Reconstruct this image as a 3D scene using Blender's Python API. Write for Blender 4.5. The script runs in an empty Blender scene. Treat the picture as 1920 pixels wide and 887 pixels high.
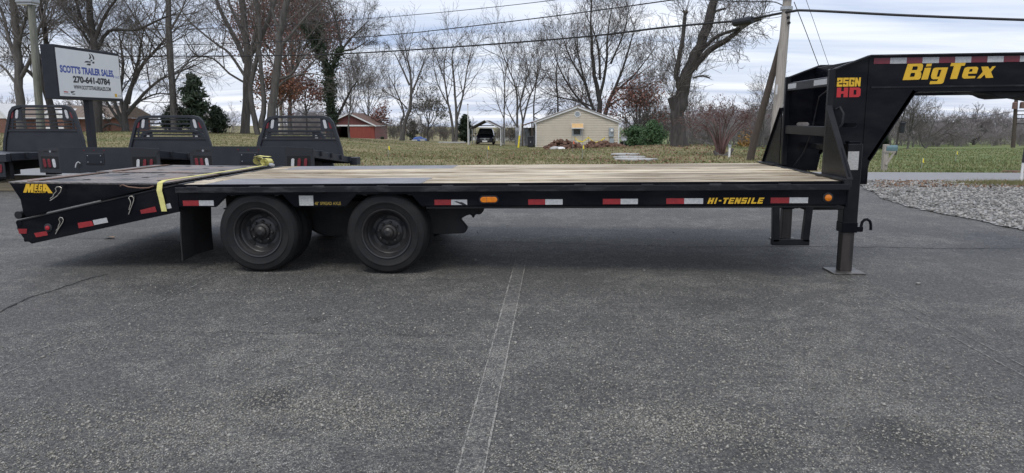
import bpy, bmesh, math, random
import numpy as np
from mathutils import Vector, Matrix

# ---------------------------------------------------------------- camera
SC = bpy.context.scene
COL = SC.collection
CAM_H = 1.45
FPX, CX, CY = 1290.0, 960.0, 443.5          # focal length and centre in photo pixels
VX, VY = 1040.0, 222.0                      # where lines square to the trailer meet
PITCH = math.atan((CY - VY) / FPX)
YAW = math.atan((VX - CX) / FPX * math.cos(PITCH))
cam_d = bpy.data.cameras.new('camera')
cam_d.sensor_width = 36.0
cam_d.lens = 36.0 * FPX / 1920.0
cam_d.clip_start = 0.1
cam_d.clip_end = 3000
cam = bpy.data.objects.new('camera', cam_d)
COL.objects.link(cam)
cam.location = (0, 0, CAM_H)
cam.rotation_euler = (math.pi / 2 - PITCH, 0, YAW)
SC.camera = cam

# ---------------------------------------------------------------- world: broken overcast
SUN_EL, SUN_AZ = math.radians(60), math.radians(200)   # high, behind the camera
world = bpy.data.worlds.new('World')
SC.world = world
world.use_nodes = True
wt = world.node_tree
wt.nodes.clear()
def wn(t, **kw):
    n = wt.nodes.new(t)
    for k, v in kw.items():
        setattr(n, k, v)
    return n
def wmath(op, a, b=None):
    n = wn('ShaderNodeMath', operation=op)
    for i, v in enumerate((a, b)):
        if v is None: continue
        if isinstance(v, (int, float)): n.inputs[i].default_value = v
        else: wt.links.new(v, n.inputs[i])
    return n.outputs[0]
out = wn('ShaderNodeOutputWorld')
bg = wn('ShaderNodeBackground')
bg.inputs['Strength'].default_value = 0.1
sky = wn('ShaderNodeTexSky', sky_type='NISHITA')
sky.sun_disc = False
sky.sun_elevation = SUN_EL
sky.sun_rotation = SUN_AZ
sky.air_density = 1.0
sky.dust_density = 1.5
tc = wn('ShaderNodeTexCoord')
mp = wn('ShaderNodeMapping')
mp.inputs['Rotation'].default_value = (math.radians(1.6), 0, 0)
wt.links.new(tc.outputs['Generated'], mp.inputs['Vector'])
sep = wn('ShaderNodeSeparateXYZ')
wt.links.new(mp.outputs[0], sep.inputs[0])
zc = wmath('MAXIMUM', sep.outputs[2], 0.0)
den = wmath('ADD', zc, 0.11)
u = wmath('DIVIDE', sep.outputs[0], den)
v = wmath('DIVIDE', sep.outputs[1], den)
comb = wn('ShaderNodeCombineXYZ')
wt.links.new(wmath('MULTIPLY', u, 0.42), comb.inputs[0])
wt.links.new(wmath('MULTIPLY', v, 1.9), comb.inputs[1])
nz = wn('ShaderNodeTexNoise')
nz.inputs['Scale'].default_value = 1.15
nz.inputs['Detail'].default_value = 7
nz.inputs['Roughness'].default_value = 0.56
nz.inputs['Distortion'].default_value = 0.5
wt.links.new(comb.outputs[0], nz.inputs['Vector'])
nz2 = wn('ShaderNodeTexNoise')
nz2.inputs['Scale'].default_value = 0.35
nz2.inputs['Detail'].default_value = 3
wt.links.new(comb.outputs[0], nz2.inputs['Vector'])
mixn = wmath('ADD', wmath('MULTIPLY', nz.outputs[0], 0.7), wmath('MULTIPLY', nz2.outputs[0], 0.3))
ramp = wn('ShaderNodeValToRGB')
cr = ramp.color_ramp
cr.elements[0].position = 0.32; cr.elements[0].color = (2.4, 3.2, 5.1, 1)
cr.elements[1].position = 0.64; cr.elements[1].color = (7.0, 7.15, 7.6, 1)
e = cr.elements.new(0.42); e.color = (4.1, 4.6, 5.8, 1)
e = cr.elements.new(0.52); e.color = (5.5, 5.85, 6.7, 1)
wt.links.new(mixn, ramp.inputs[0])
mx = wn('ShaderNodeMixRGB')
mx.inputs[0].default_value = 0.86
wt.links.new(sky.outputs[0], mx.inputs[1])
wt.links.new(ramp.outputs[0], mx.inputs[2])
wt.links.new(mx.outputs[0], bg.inputs['Color'])
wt.links.new(bg.outputs[0], out.inputs['Surface'])

# ---------------------------------------------------------------- sun through cloud
sl = bpy.data.lights.new('sun', 'SUN')
sl.energy = 1.1
sl.angle = math.radians(24)
sl.color = (1.0, 0.96, 0.9)
sun = bpy.data.objects.new('sun', sl)
COL.objects.link(sun)
# Nishita: rotation 0 has the sun on +Y, turning clockwise seen from above
sd = Vector((math.sin(SUN_AZ) * math.cos(SUN_EL), math.cos(SUN_AZ) * math.cos(SUN_EL), math.sin(SUN_EL)))
sun.rotation_euler = (-sd).to_track_quat('-Z', 'Y').to_euler()

vs = SC.view_settings
vs.view_transform = 'Standard'
vs.look = 'None'
vs.exposure = 0.68
vs.gamma = 1.0
vs.use_curve_mapping = False
SC.render.engine = 'CYCLES'
SC.cycles.max_bounces = 6
SC.cycles.transparent_max_bounces = 6

# ---------------------------------------------------------------- where a photo pixel lies at distance Y
_F = np.array([-math.sin(YAW) * math.cos(PITCH), math.cos(YAW) * math.cos(PITCH), -math.sin(PITCH)])
_R = np.array([math.cos(YAW), math.sin(YAW), 0.0])
_U = np.cross(_R, _F)
def at(px, py, Y):
    d = _F * FPX + _R * (px - CX) - _U * (py - CY)
    return np.array([0, 0, CAM_H]) + d * (Y / d[1])
def atz(px, py, z):
    d = _F * FPX + _R * (px - CX) - _U * (py - CY)
    return np.array([0, 0, CAM_H]) + d * ((z - CAM_H) / d[2])

# ---------------------------------------------------------------- materials
def new_mat(name):
    m = bpy.data.materials.new(name)
    m.use_nodes = True
    nt = m.node_tree
    return m, nt, nt.nodes['Principled BSDF']
def N(nt, t, **kw):
    n = nt.nodes.new(t)
    for k, val in kw.items():
        if k.startswith('i_'): n.inputs[k[2:].replace('_', ' ')].default_value = val
        else: setattr(n, k, val)
    return n
def ramp_node(nt, stops):
    r = nt.nodes.new('ShaderNodeValToRGB')
    els = r.color_ramp.elements
    els[0].position, els[0].color = stops[0][0], (*stops[0][1], 1)
    els[1].position, els[1].color = stops[-1][0], (*stops[-1][1], 1)
    for p, c in stops[1:-1]:
        e = els.new(p); e.color = (*c, 1)
    return r
def simple(name, c1, c2=None, rough=0.6, metal=0.0, scale=8.0, stretch=(1, 1, 1), bump=0.0, bscale=None, detail=5.0, lo=0.35, hi=0.65, spec=0.5, rand=0.0):
    """noise between two base colours plus fine relief; rand varies value per object"""
    m, nt, b = new_mat(name)
    b.inputs['Roughness'].default_value = rough
    b.inputs['Metallic'].default_value = metal
    b.inputs['Specular IOR Level'].default_value = spec
    if c2 is None: c2 = tuple(x * 0.8 for x in c1)
    tcn = N(nt, 'ShaderNodeTexCoord')
    mpn = N(nt, 'ShaderNodeMapping')
    mpn.inputs['Scale'].default_value = stretch
    nt.links.new(tcn.outputs['Object'], mpn.inputs[0])
    vec = mpn.outputs[0]
    if rand:
        oi = N(nt, 'ShaderNodeObjectInfo')
        ad = N(nt, 'ShaderNodeVectorMath', operation='ADD')
        ml = N(nt, 'ShaderNodeMath', operation='MULTIPLY'); ml.inputs[1].default_value = 37.0
        nt.links.new(oi.outputs['Random'], ml.inputs[0])
        nt.links.new(vec, ad.inputs[0]); nt.links.new(ml.outputs[0], ad.inputs[1])
        vec = ad.outputs[0]
    nn = N(nt, 'ShaderNodeTexNoise')
    nn.inputs['Scale'].default_value = scale; nn.inputs['Detail'].default_value = detail
    nn.inputs['Roughness'].default_value = 0.6
    nt.links.new(vec, nn.inputs['Vector'])
    rp = ramp_node(nt, [(lo, c1), (hi, c2)])
    nt.links.new(nn.outputs[0], rp.inputs[0])
    col = rp.outputs[0]
    if rand:
        mr = N(nt, 'ShaderNodeMapRange')
        mr.inputs[3].default_value = 1 - rand; mr.inputs[4].default_value = 1 + rand
        nt.links.new(oi.outputs['Random'], mr.inputs[0])
        hv = N(nt, 'ShaderNodeHueSaturation')
        nt.links.new(mr.outputs[0], hv.inputs['Value']); nt.links.new(col, hv.inputs['Color'])
        col = hv.outputs[0]
    nt.links.new(col, b.inputs['Base Color'])
    if bump:
        n2 = N(nt, 'ShaderNodeTexNoise')
        n2.inputs['Scale'].default_value = bscale or scale * 4; n2.inputs['Detail'].default_value = 4
        nt.links.new(vec, n2.inputs['Vector'])
        bp = N(nt, 'ShaderNodeBump'); bp.inputs['Strength'].default_value = bump; bp.inputs['Distance'].default_value = 0.02
        nt.links.new(n2.outputs[0], bp.inputs['Height']); nt.links.new(bp.outputs[0], b.inputs['Normal'])
    return m
M = {}
M['black'] = simple('black_paint', (0.004, 0.0045, 0.0075), (0.017, 0.0175, 0.020), rough=0.24, scale=2.4, detail=9.0, stretch=(0.7, 1, 1.8), bump=0.03, lo=0.45, hi=0.8, spec=0.12)
M['black_dusty'] = simple('dusty_black_paint', (0.007, 0.008, 0.011), (0.06, 0.06, 0.064), rough=0.5, spec=0.3, scale=3.5, detail=9.0, stretch=(1.6, 1, 5), lo=0.48, hi=0.8)
M['black_worn'] = simple('scuffed_black_steel', (0.007, 0.0075, 0.010), (0.05, 0.046, 0.042), rough=0.45, spec=0.35, scale=4, stretch=(1, 1, 0.25), lo=0.42, hi=0.85, bump=0.05)
M['frame_under'] = simple('dirty_black_frame', (0.008, 0.0085, 0.011), (0.02, 0.019, 0.018), rough=0.8, scale=5)
M['jack'] = simple('worn_jack_steel', (0.018, 0.016, 0.016), (0.11, 0.085, 0.07), rough=0.5, scale=3.0, stretch=(3, 3, 0.35), lo=0.42, hi=0.95, bump=0.04)
M['footplate'] = simple('scraped_foot_plate', (0.05, 0.048, 0.046), (0.17, 0.16, 0.15), rough=0.45, metal=0.4, scale=7)
M['rubber'] = simple('tyre_rubber', (0.008, 0.0085, 0.0095), (0.022, 0.021, 0.021), rough=0.7, spec=0.3, scale=6, bump=0.05, lo=0.35, hi=0.9)
M['rim'] = simple('dark_wheel_steel', (0.014, 0.0145, 0.017), (0.04, 0.038, 0.037), rough=0.32, spec=0.5, scale=5, lo=0.35, hi=0.85)
M['flap'] = simple('mud_flap_rubber', (0.01, 0.0105, 0.012), (0.024, 0.023, 0.022), rough=0.8, scale=3)
M['hub'] = simple('hub_steel', (0.01, 0.01, 0.012), (0.035, 0.032, 0.03), rough=0.45, metal=0.1, scale=12)
M['yellow'] = simple('yellow_decal', (0.72, 0.44, 0.02), (0.62, 0.37, 0.02), rough=0.5, scale=14)
M['yellow_dim'] = simple('faded_yellow_decal', (0.45, 0.32, 0.05), (0.28, 0.2, 0.04), rough=0.6, scale=60)
M['red_decal'] = simple('red_decal', (0.46, 0.02, 0.026), (0.4, 0.017, 0.022), rough=0.5, scale=12)
M['red_tape'] = simple('red_reflective_tape', (0.3, 0.02, 0.024), (0.21, 0.016, 0.02), rough=0.35, scale=40, rand=0.12)
M['red_tape_dim'] = simple('red_neck_tape', (0.16, 0.015, 0.03), (0.12, 0.012, 0.025), rough=0.35, scale=40)
M['white_tape'] = simple('silver_reflective_tape', (0.5, 0.5, 0.5), (0.36, 0.37, 0.38), rough=0.35, scale=55, rand=0.1)
M['sticker'] = simple('printed_label', (0.5, 0.5, 0.48), (0.3, 0.3, 0.29), rough=0.5, scale=40, stretch=(1, 1, 3.5))
M['amber'] = simple('amber_lens', (0.75, 0.23, 0.01), (0.6, 0.16, 0.01), rough=0.2, scale=30)
M['red_lens'] = simple('red_lens', (0.2, 0.02, 0.028), (0.11, 0.012, 0.02), rough=0.25, scale=30)
M['bright_red_lens'] = simple('bright_red_lens', (0.4, 0.02, 0.03), rough=0.2, scale=30)
M['white_lens'] = simple('clear_lens', (0.6, 0.6, 0.6), (0.42, 0.43, 0.45), rough=0.2, scale=40)
M['steel_pin'] = simple('zinc_clip', (0.6, 0.57, 0.5), (0.45, 0.42, 0.36), rough=0.35, metal=0.6, scale=30)
M['strap'] = simple('yellow_webbing', (0.7, 0.66, 0.24), (0.56, 0.52, 0.19), rough=0.8, scale=30, stretch=(1, 6, 1), bump=0.1)
M['rust'] = simple('rusty_steel', (0.11, 0.06, 0.04), (0.2, 0.12, 0.085), rough=0.8, scale=10)
M['post_wood'] = simple('weathered_pole', (0.26, 0.235, 0.205), (0.38, 0.35, 0.315), rough=0.85, scale=5, stretch=(6, 6, 0.4), bump=0.3)
M['pole_green'] = simple('green_tinged_pole', (0.13, 0.135, 0.108), (0.22, 0.22, 0.18), rough=0.85, scale=5, stretch=(6, 6, 0.4), bump=0.3)
M['pole_brown'] = simple('brown_treated_pole', (0.055, 0.042, 0.034), (0.085, 0.068, 0.055), rough=0.85, scale=5, stretch=(6, 6, 0.4), bump=0.2)
M['wire'] = simple('black_cable', (0.015, 0.015, 0.018), rough=0.6)
M['wire_thin'] = simple('grey_wire', (0.07, 0.07, 0.075), rough=0.6)
M['galv'] = simple('galvanised_steel', (0.42, 0.43, 0.44), (0.33, 0.34, 0.36), rough=0.45, metal=0.5, scale=14)
M['white'] = simple('white_paint', (0.74, 0.74, 0.73), (0.64, 0.64, 0.63), rough=0.5, scale=5)
M['sign_face'] = simple('sign_face', (0.74, 0.75, 0.76), (0.7, 0.71, 0.72), rough=0.4, scale=2)
M['sign_box'] = simple('dark_sign_box', (0.012, 0.014, 0.021), (0.017, 0.019, 0.026), rough=0.5, scale=3, spec=0.3)
M['blue'] = simple('blue_letters', (0.045, 0.085, 0.37), (0.04, 0.075, 0.33), rough=0.5)
M['ink'] = simple('black_letters', (0.02, 0.022, 0.03), rough=0.5)
M['timber'] = simple('old_timber', (0.33, 0.27, 0.18), (0.22, 0.18, 0.12), rough=0.85, scale=6, stretch=(0.4, 6, 6), bump=0.2)
M['bark'] = simple('grey_bark', (0.058, 0.054, 0.051), (0.135, 0.127, 0.12), rough=0.95, scale=2.2, stretch=(3, 3, 0.5), bump=0.6, bscale=5, lo=0.3, hi=0.7)
M['bark_dark'] = simple('dark_bark', (0.028, 0.025, 0.024), (0.076, 0.069, 0.064), rough=0.95, scale=2.5, stretch=(3, 3, 0.5), bump=0.7, bscale=5, lo=0.3, hi=0.7)
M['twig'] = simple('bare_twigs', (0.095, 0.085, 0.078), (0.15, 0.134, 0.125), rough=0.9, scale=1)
M['twig_far'] = simple('haze_pale_twigs', (0.2, 0.182, 0.182), (0.28, 0.255, 0.255), rough=0.9, scale=0.4)  # paler than the near twigs: distance haze put into the colour
M['twig_red'] = simple('reddish_twigs', (0.12, 0.07, 0.065), (0.17, 0.1, 0.09), rough=0.9, scale=1)
M['cutwood'] = simple('dark_cut_wood', (0.05, 0.04, 0.032), (0.13, 0.105, 0.08), rough=0.9, scale=6)
def leaf_mat(name, c1, c2, c3):
    m, nt, b = new_mat(name)
    b.inputs['Roughness'].default_value = 0.7
    g = N(nt, 'ShaderNodeNewGeometry')
    r = ramp_node(nt, [(0.0, c1), (0.5, c2), (1.0, c3)])
    nt.links.new(g.outputs['Random Per Island'], r.inputs[0])
    nt.links.new(r.outputs[0], b.inputs['Base Color'])
    return m
M['leaf_rust'] = leaf_mat('rusty_oak_leaves', (0.13, 0.05, 0.038), (0.185, 0.08, 0.06), (0.16, 0.08, 0.066))
M['leaf_orange'] = leaf_mat('orange_leaves', (0.15, 0.055, 0.028), (0.2, 0.085, 0.042), (0.13, 0.052, 0.035))
M['leaf_purple'] = leaf_mat('dull_red_leaves', (0.085, 0.03, 0.03), (0.12, 0.05, 0.045), (0.11, 0.065, 0.05))
M['leaf_cedar'] = leaf_mat('cedar_needles', (0.016, 0.030, 0.016), (0.028, 0.048, 0.026), (0.04, 0.06, 0.032))
M['leaf_pine'] = leaf_mat('green_needles', (0.03, 0.07, 0.03), (0.055, 0.115, 0.046), (0.09, 0.155, 0.065))
M['leaf_ivy'] = leaf_mat('ivy_leaves', (0.016, 0.034, 0.018), (0.03, 0.05, 0.026), (0.045, 0.065, 0.032))
M['leaf_brush'] = leaf_mat('olive_brush_leaves', (0.07, 0.075, 0.03), (0.11, 0.105, 0.045), (0.08, 0.06, 0.03))
M['leaf_gold'] = leaf_mat('golden_leaves', (0.3, 0.17, 0.03), (0.22, 0.12, 0.03), (0.16, 0.08, 0.03))
M['fallen'] = leaf_mat('fallen_leaves', (0.16, 0.09, 0.05), (0.3, 0.2, 0.13), (0.12, 0.06, 0.035))
M['blade'] = leaf_mat('grass_blades', (0.095, 0.112, 0.038), (0.15, 0.15, 0.057), (0.25, 0.205, 0.108))
M['blade_green'] = leaf_mat('green_field_blades', (0.075, 0.108, 0.032), (0.125, 0.145, 0.05), (0.21, 0.18, 0.085))
M['chip'] = leaf_mat('bare_aggregate', (0.15, 0.145, 0.125), (0.24, 0.228, 0.195), (0.36, 0.345, 0.31))
M['stone'] = leaf_mat('gravel_stones', (0.12, 0.117, 0.11), (0.24, 0.233, 0.22), (0.37, 0.358, 0.335))
M['siding'] = simple('beige_vinyl_siding', (0.54, 0.485, 0.395), (0.5, 0.45, 0.365), rough=0.6, scale=1.5)
M['trim'] = simple('white_trim', (0.7, 0.71, 0.72), (0.62, 0.63, 0.65), rough=0.5, scale=3)
M['plywood'] = simple('bare_plywood', (0.62, 0.42, 0.2), (0.52, 0.34, 0.16), rough=0.8, scale=5)
M['glass'] = simple('dark_window_glass', (0.03, 0.035, 0.04), (0.06, 0.065, 0.07), rough=0.08, scale=3)
M['grey_box'] = simple('grey_meter_paint', (0.3, 0.34, 0.37), (0.26, 0.3, 0.33), rough=0.5)
M['dirt'] = simple('red_brown_dirt', (0.075, 0.04, 0.025), (0.16, 0.09, 0.06), rough=0.95, scale=3, bump=0.6)
M['caution'] = simple('yellow_tape', (0.85, 0.7, 0.04), (0.75, 0.6, 0.04), rough=0.5)
M['barn_red'] = simple('red_barn_boards', (0.27, 0.058, 0.042), (0.2, 0.045, 0.035), rough=0.8, scale=2, stretch=(6, 6, 0.4))
M['barn_dull'] = simple('faded_red_boards', (0.15, 0.05, 0.048), (0.1, 0.038, 0.038), rough=0.85, scale=2, stretch=(6, 6, 0.4))
M['barn_side'] = simple('pale_faded_red_metal', (0.24, 0.085, 0.08), (0.19, 0.06, 0.055), rough=0.6, scale=2, stretch=(6, 6, 0.4))
M['roof_brown'] = simple('rusty_brown_roof', (0.11, 0.065, 0.05), (0.15, 0.09, 0.07), rough=0.8, scale=3)
M['roof_grey'] = simple('brown_grey_shingles', (0.14, 0.105, 0.085), (0.19, 0.15, 0.12), rough=0.9, scale=4, bump=0.3)
M['dark_inside'] = simple('shade_and_dark_parts', (0.012, 0.012, 0.013), rough=0.9)  # near-black paints shade inside openings; bolts and footing share it
M['tarp_grey'] = simple('grey_tarp', (0.19, 0.2, 0.22), (0.3, 0.31, 0.33), rough=0.5, scale=2, stretch=(1, 1, 4), bump=0.5)
M['tarp_blue'] = simple('blue_tarp', (0.03, 0.09, 0.36), (0.05, 0.14, 0.45), rough=0.5, scale=4, bump=0.4)
M['canopy'] = simple('dark_canopy_cloth', (0.06, 0.055, 0.055), (0.09, 0.08, 0.075), rough=0.8)
M['car_black'] = simple('black_car_paint', (0.012, 0.013, 0.022), rough=0.2)
M['car_silver'] = simple('pale_blue_car_paint', (0.33, 0.4, 0.43), rough=0.3)
M['chrome'] = simple('bright_trim', (0.6, 0.6, 0.62), rough=0.25, metal=0.7)
M['bin'] = simple('dark_bin_plastic', (0.012, 0.013, 0.018), rough=0.5)
M['mailbox'] = simple('teal_grey_mailbox', (0.11, 0.19, 0.21), (0.09, 0.155, 0.175), rough=0.6, scale=12)
M['pink'] = simple('pink_flag', (0.75, 0.06, 0.24), (0.65, 0.05, 0.2), rough=0.7)
M['orange_flag'] = simple('orange_flag', (0.85, 0.16, 0.06), rough=0.7)
M['concrete'] = simple('pale_concrete', (0.42, 0.42, 0.41), (0.34, 0.34, 0.33), rough=0.9, scale=4)
M['silo'] = simple('white_silo', (0.72, 0.73, 0.75), (0.62, 0.63, 0.66), rough=0.7, scale=0.2)
M['transformer'] = simple('rusty_transformer', (0.17, 0.1, 0.085), (0.12, 0.075, 0.065), rough=0.7)
M['bed_paint'] = simple('satin_black_bed', (0.018, 0.0205, 0.027), (0.026, 0.0285, 0.035), rough=0.5, scale=3, spec=0.35)
# diamond tread plate for skirts and ramps
def tread(name, c1, c2, scale, rough, depth=0.4, wear=2.0, lo=0.4, hi=0.75, c3=None):
    m, nt, b = new_mat(name)
    b.inputs['Roughness'].default_value = rough
    tcn = N(nt, 'ShaderNodeTexCoord')
    chk = N(nt, 'ShaderNodeTexWave', wave_type='BANDS', bands_direction='DIAGONAL')
    chk.inputs['Scale'].default_value = scale
    nt.links.new(tcn.outputs['Object'], chk.inputs[0])
    mpn = N(nt, 'ShaderNodeMapping'); mpn.inputs['Scale'].default_value = (-1, 1, 1)
    nt.links.new(tcn.outputs['Object'], mpn.inputs[0])
    ch2 = N(nt, 'ShaderNodeTexWave', wave_type='BANDS', bands_direction='DIAGONAL')
    ch2.inputs['Scale'].default_value = scale
    nt.links.new(mpn.outputs[0], ch2.inputs[0])
    mul = N(nt, 'ShaderNodeMath', operation='MULTIPLY')
    nt.links.new(chk.outputs['Fac'], mul.inputs[0]); nt.links.new(ch2.outputs['Fac'], mul.inputs[1])
    nn = N(nt, 'ShaderNodeTexNoise'); nn.inputs['Scale'].default_value = wear; nn.inputs['Detail'].default_value = 6
    nt.links.new(tcn.outputs['Object'], nn.inputs['Vector'])
    stops = [(lo, c1), (hi, c2)] if c3 is None else [(lo, c1), ((lo + hi) / 2, c2), (hi, c3)]
    rp = ramp_node(nt, stops)
    nt.links.new(nn.outputs[0], rp.inputs[0])
    mixc = N(nt, 'ShaderNodeMixRGB', blend_type='MULTIPLY'); mixc.inputs[0].default_value = 0.55
    r2 = ramp_node(nt, [(0.1, (0.55, 0.55, 0.55)), (0.6, (1.25, 1.25, 1.25))])
    nt.links.new(mul.outputs[0], r2.inputs[0])
    nt.links.new(rp.outputs[0], mixc.inputs[1]); nt.links.new(r2.outputs[0], mixc.inputs[2])
    nt.links.new(mixc.outputs[0], b.inputs['Base Color'])
    bp = N(nt, 'ShaderNodeBump'); bp.inputs['Strength'].default_value = depth; bp.inputs['Distance'].default_value = 0.004
    nt.links.new(mul.outputs[0], bp.inputs['Height']); nt.links.new(bp.outputs[0], b.inputs['Normal'])
    return m
M['gloss_edge'] = simple('glossy_black_steel', (0.005, 0.0055, 0.008), (0.02, 0.0195, 0.02), rough=0.28, spec=0.25, scale=4, lo=0.45, hi=0.9)
M['bed_tread'] = tread('black_diamond_plate', (0.017, 0.019, 0.025), (0.03, 0.033, 0.039), 14, 0.45)
M['ramp_tread'] = tread('worn_ramp_tread', (0.085, 0.083, 0.087), (0.24, 0.215, 0.2), 8, 0.6, c3=(0.27, 0.155, 0.105), depth=0.9, wear=2.6, lo=0.36, hi=0.72)
M['deck_tread'] = tread('worn_deck_tread', (0.2, 0.2, 0.215), (0.3, 0.295, 0.3), 14, 0.5, wear=3)
# deck planks: grain along X, knots, grey weathering and brown splits
def plank_mat():
    m, nt, b = new_mat('weathered_pine_plank')
    b.inputs['Roughness'].default_value = 0.85
    tcn = N(nt, 'ShaderNodeTexCoord'); oi = N(nt, 'ShaderNodeObjectInfo')
    ml = N(nt, 'ShaderNodeMath', operation='MULTIPLY'); ml.inputs[1].default_value = 61.0
    nt.links.new(oi.outputs['Random'], ml.inputs[0])
    ad = N(nt, 'ShaderNodeVectorMath', operation='ADD')
    nt.links.new(tcn.outputs['Object'], ad.inputs[0]); nt.links.new(ml.outputs[0], ad.inputs[1])
    mpn = N(nt, 'ShaderNodeMapping'); mpn.inputs['Scale'].default_value = (0.9, 14, 14)
    nt.links.new(ad.outputs[0], mpn.inputs[0])
    n1 = N(nt, 'ShaderNodeTexNoise'); n1.inputs['Scale'].default_value = 2.2; n1.inputs['Detail'].default_value = 8; n1.inputs['Roughness'].default_value = 0.65
    nt.links.new(mpn.outputs[0], n1.inputs['Vector'])
    rp = ramp_node(nt, [(0.34, (0.09, 0.058, 0.036)), (0.42, (0.36, 0.28, 0.18)), (0.5, (0.58, 0.51, 0.395)), (0.66, (0.74, 0.68, 0.56))])
    nt.links.new(n1.outputs[0], rp.inputs[0])
    n2 = N(nt, 'ShaderNodeTexNoise'); n2.inputs['Scale'].default_value = 0.9; n2.inputs['Detail'].default_value = 3
    mp2 = N(nt, 'ShaderNodeMapping'); mp2.inputs['Scale'].default_value = (0.8, 3, 3)
    nt.links.new(ad.outputs[0], mp2.inputs[0]); nt.links.new(mp2.outputs[0], n2.inputs['Vector'])
    rg = ramp_node(nt, [(0.38, (0.5, 0.47, 0.44)), (0.58, (1.04, 1.03, 1.0))])
    nt.links.new(n2.outputs[0], rg.inputs[0])
    mm = N(nt, 'ShaderNodeMixRGB', blend_type='MULTIPLY'); mm.inputs[0].default_value = 1.0
    nt.links.new(rp.outputs[0], mm.inputs[1]); nt.links.new(rg.outputs[0], mm.inputs[2])
    hv = N(nt, 'ShaderNodeHueSaturation'); mr = N(nt, 'ShaderNodeMapRange')
    mr.inputs[3].default_value = 0.78; mr.inputs[4].default_value = 1.08
    nt.links.new(oi.outputs['Random'], mr.inputs[0]); nt.links.new(mr.outputs[0], hv.inputs['Value'])
    nt.links.new(mm.outputs[0], hv.inputs['Color']); nt.links.new(hv.outputs[0], b.inputs['Base Color'])
    bp = N(nt, 'ShaderNodeBump'); bp.inputs['Strength'].default_value = 0.4; bp.inputs['Distance'].default_value = 0.004
    nt.links.new(n1.outputs[0], bp.inputs['Height']); nt.links.new(bp.outputs[0], b.inputs['Normal'])
    return m
M['plank'] = plank_mat()
def asphalt_mat(name='worn_asphalt', lift=1.0):
    m, nt, b = new_mat(name)
    b.inputs['Roughness'].default_value = 0.62
    b.inputs['Specular IOR Level'].default_value = 0.5
    tcn = N(nt, 'ShaderNodeTexCoord'); P = tcn.outputs['Object']
    vo = N(nt, 'ShaderNodeTexVoronoi'); vo.inputs['Scale'].default_value = 120; vo.inputs['Randomness'].default_value = 1
    nt.links.new(P, vo.inputs['Vector'])
    sepc = N(nt, 'ShaderNodeSeparateColor'); nt.links.new(vo.outputs['Color'], sepc.inputs[0])
    big = N(nt, 'ShaderNodeTexNoise'); big.inputs['Scale'].default_value = 0.9; big.inputs['Detail'].default_value = 5; big.inputs['Roughness'].default_value = 0.6
    nt.links.new(P, big.inputs['Vector'])
    med = N(nt, 'ShaderNodeTexNoise'); med.inputs['Scale'].default_value = 5.2; med.inputs['Detail'].default_value = 8; med.inputs['Roughness'].default_value = 0.72
    nt.links.new(P, med.inputs['Vector'])
    # which aggregate chips are bare: many in the worn patches, few elsewhere
    def mth(op, a, c):
        n = N(nt, 'ShaderNodeMath', operation=op)
        for i, q in enumerate((a, c)):
            if isinstance(q, (int, float)): n.inputs[i].default_value = q
            else: nt.links.new(q, n.inputs[i])
        return n.outputs[0]
    patch = mth('ADD', mth('MULTIPLY', big.outputs[0], 0.5), mth('MULTIPLY', med.outputs[0], 0.62))
    thr = N(nt, 'ShaderNodeMapRange'); thr.inputs[1].default_value = 0.54; thr.inputs[2].default_value = 0.66
    thr.inputs[3].default_value = 0.95; thr.inputs[4].default_value = 0.12
    nt.links.new(patch, thr.inputs[0])
    bare = mth('GREATER_THAN', sepc.outputs[0], thr.outputs[0])
    core = N(nt, 'ShaderNodeMapRange'); core.inputs[1].default_value = 0.55; core.inputs[2].default_value = 0.3
    nt.links.new(vo.outputs['Distance'], core.inputs[0])
    mask = mth('MULTIPLY', bare, core.outputs[0])
    binder = ramp_node(nt, [(0.4, (0.05, 0.049, 0.047)), (0.56, (0.066, 0.0645, 0.061)), (0.7, (0.088, 0.085, 0.078))])
    nt.links.new(patch, binder.inputs[0])
    chipv = ramp_node(nt, [(0.0, (0.02, 0.02, 0.02)), (0.5, (0.072, 0.071, 0.068)), (0.8, (0.112, 0.109, 0.102)), (1.0, (0.19, 0.183, 0.165))])
    nt.links.new(sepc.outputs[1], chipv.inputs[0])
    grain_shade = N(nt, 'ShaderNodeTexNoise'); grain_shade.inputs['Scale'].default_value = 34; grain_shade.inputs['Detail'].default_value = 7; grain_shade.inputs['Roughness'].default_value = 0.75  # random grain in colour, partly standing in for micro-shadows of rough asphalt
    nt.links.new(P, grain_shade.inputs['Vector'])
    gr_ = ramp_node(nt, [(0.38, (0.38, 0.38, 0.39)), (0.49, (0.9, 0.9, 0.89)), (0.56, (1.25, 1.24, 1.2)), (0.64, (2.0, 1.96, 1.85))])
    nt.links.new(grain_shade.outputs[0], gr_.inputs[0])
    mixa = N(nt, 'ShaderNodeMixRGB'); mixa.inputs[0].default_value = 0.55
    nt.links.new(binder.outputs[0], mixa.inputs[1]); nt.links.new(chipv.outputs[0], mixa.inputs[2])
    mix0 = N(nt, 'ShaderNodeMixRGB', blend_type='MULTIPLY'); mix0.inputs[0].default_value = 0.9
    nt.links.new(mixa.outputs[0], mix0.inputs[1]); nt.links.new(gr_.outputs[0], mix0.inputs[2])
    pale = ramp_node(nt, [(0.0, (0.15, 0.143, 0.125)), (0.6, (0.235, 0.222, 0.19)), (1.0, (0.36, 0.35, 0.32))])
    nt.links.new(sepc.outputs[2], pale.inputs[0])
    mix1 = N(nt, 'ShaderNodeMixRGB')
    nt.links.new(mask, mix1.inputs[0]); nt.links.new(mix0.outputs[0], mix1.inputs[1]); nt.links.new(pale.outputs[0], mix1.inputs[2])
    # old oil and tyre stains at fixed places on the lot
    lf = N(nt, 'ShaderNodeVectorMath', operation='SCALE'); lf.inputs['Scale'].default_value = lift
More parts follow.
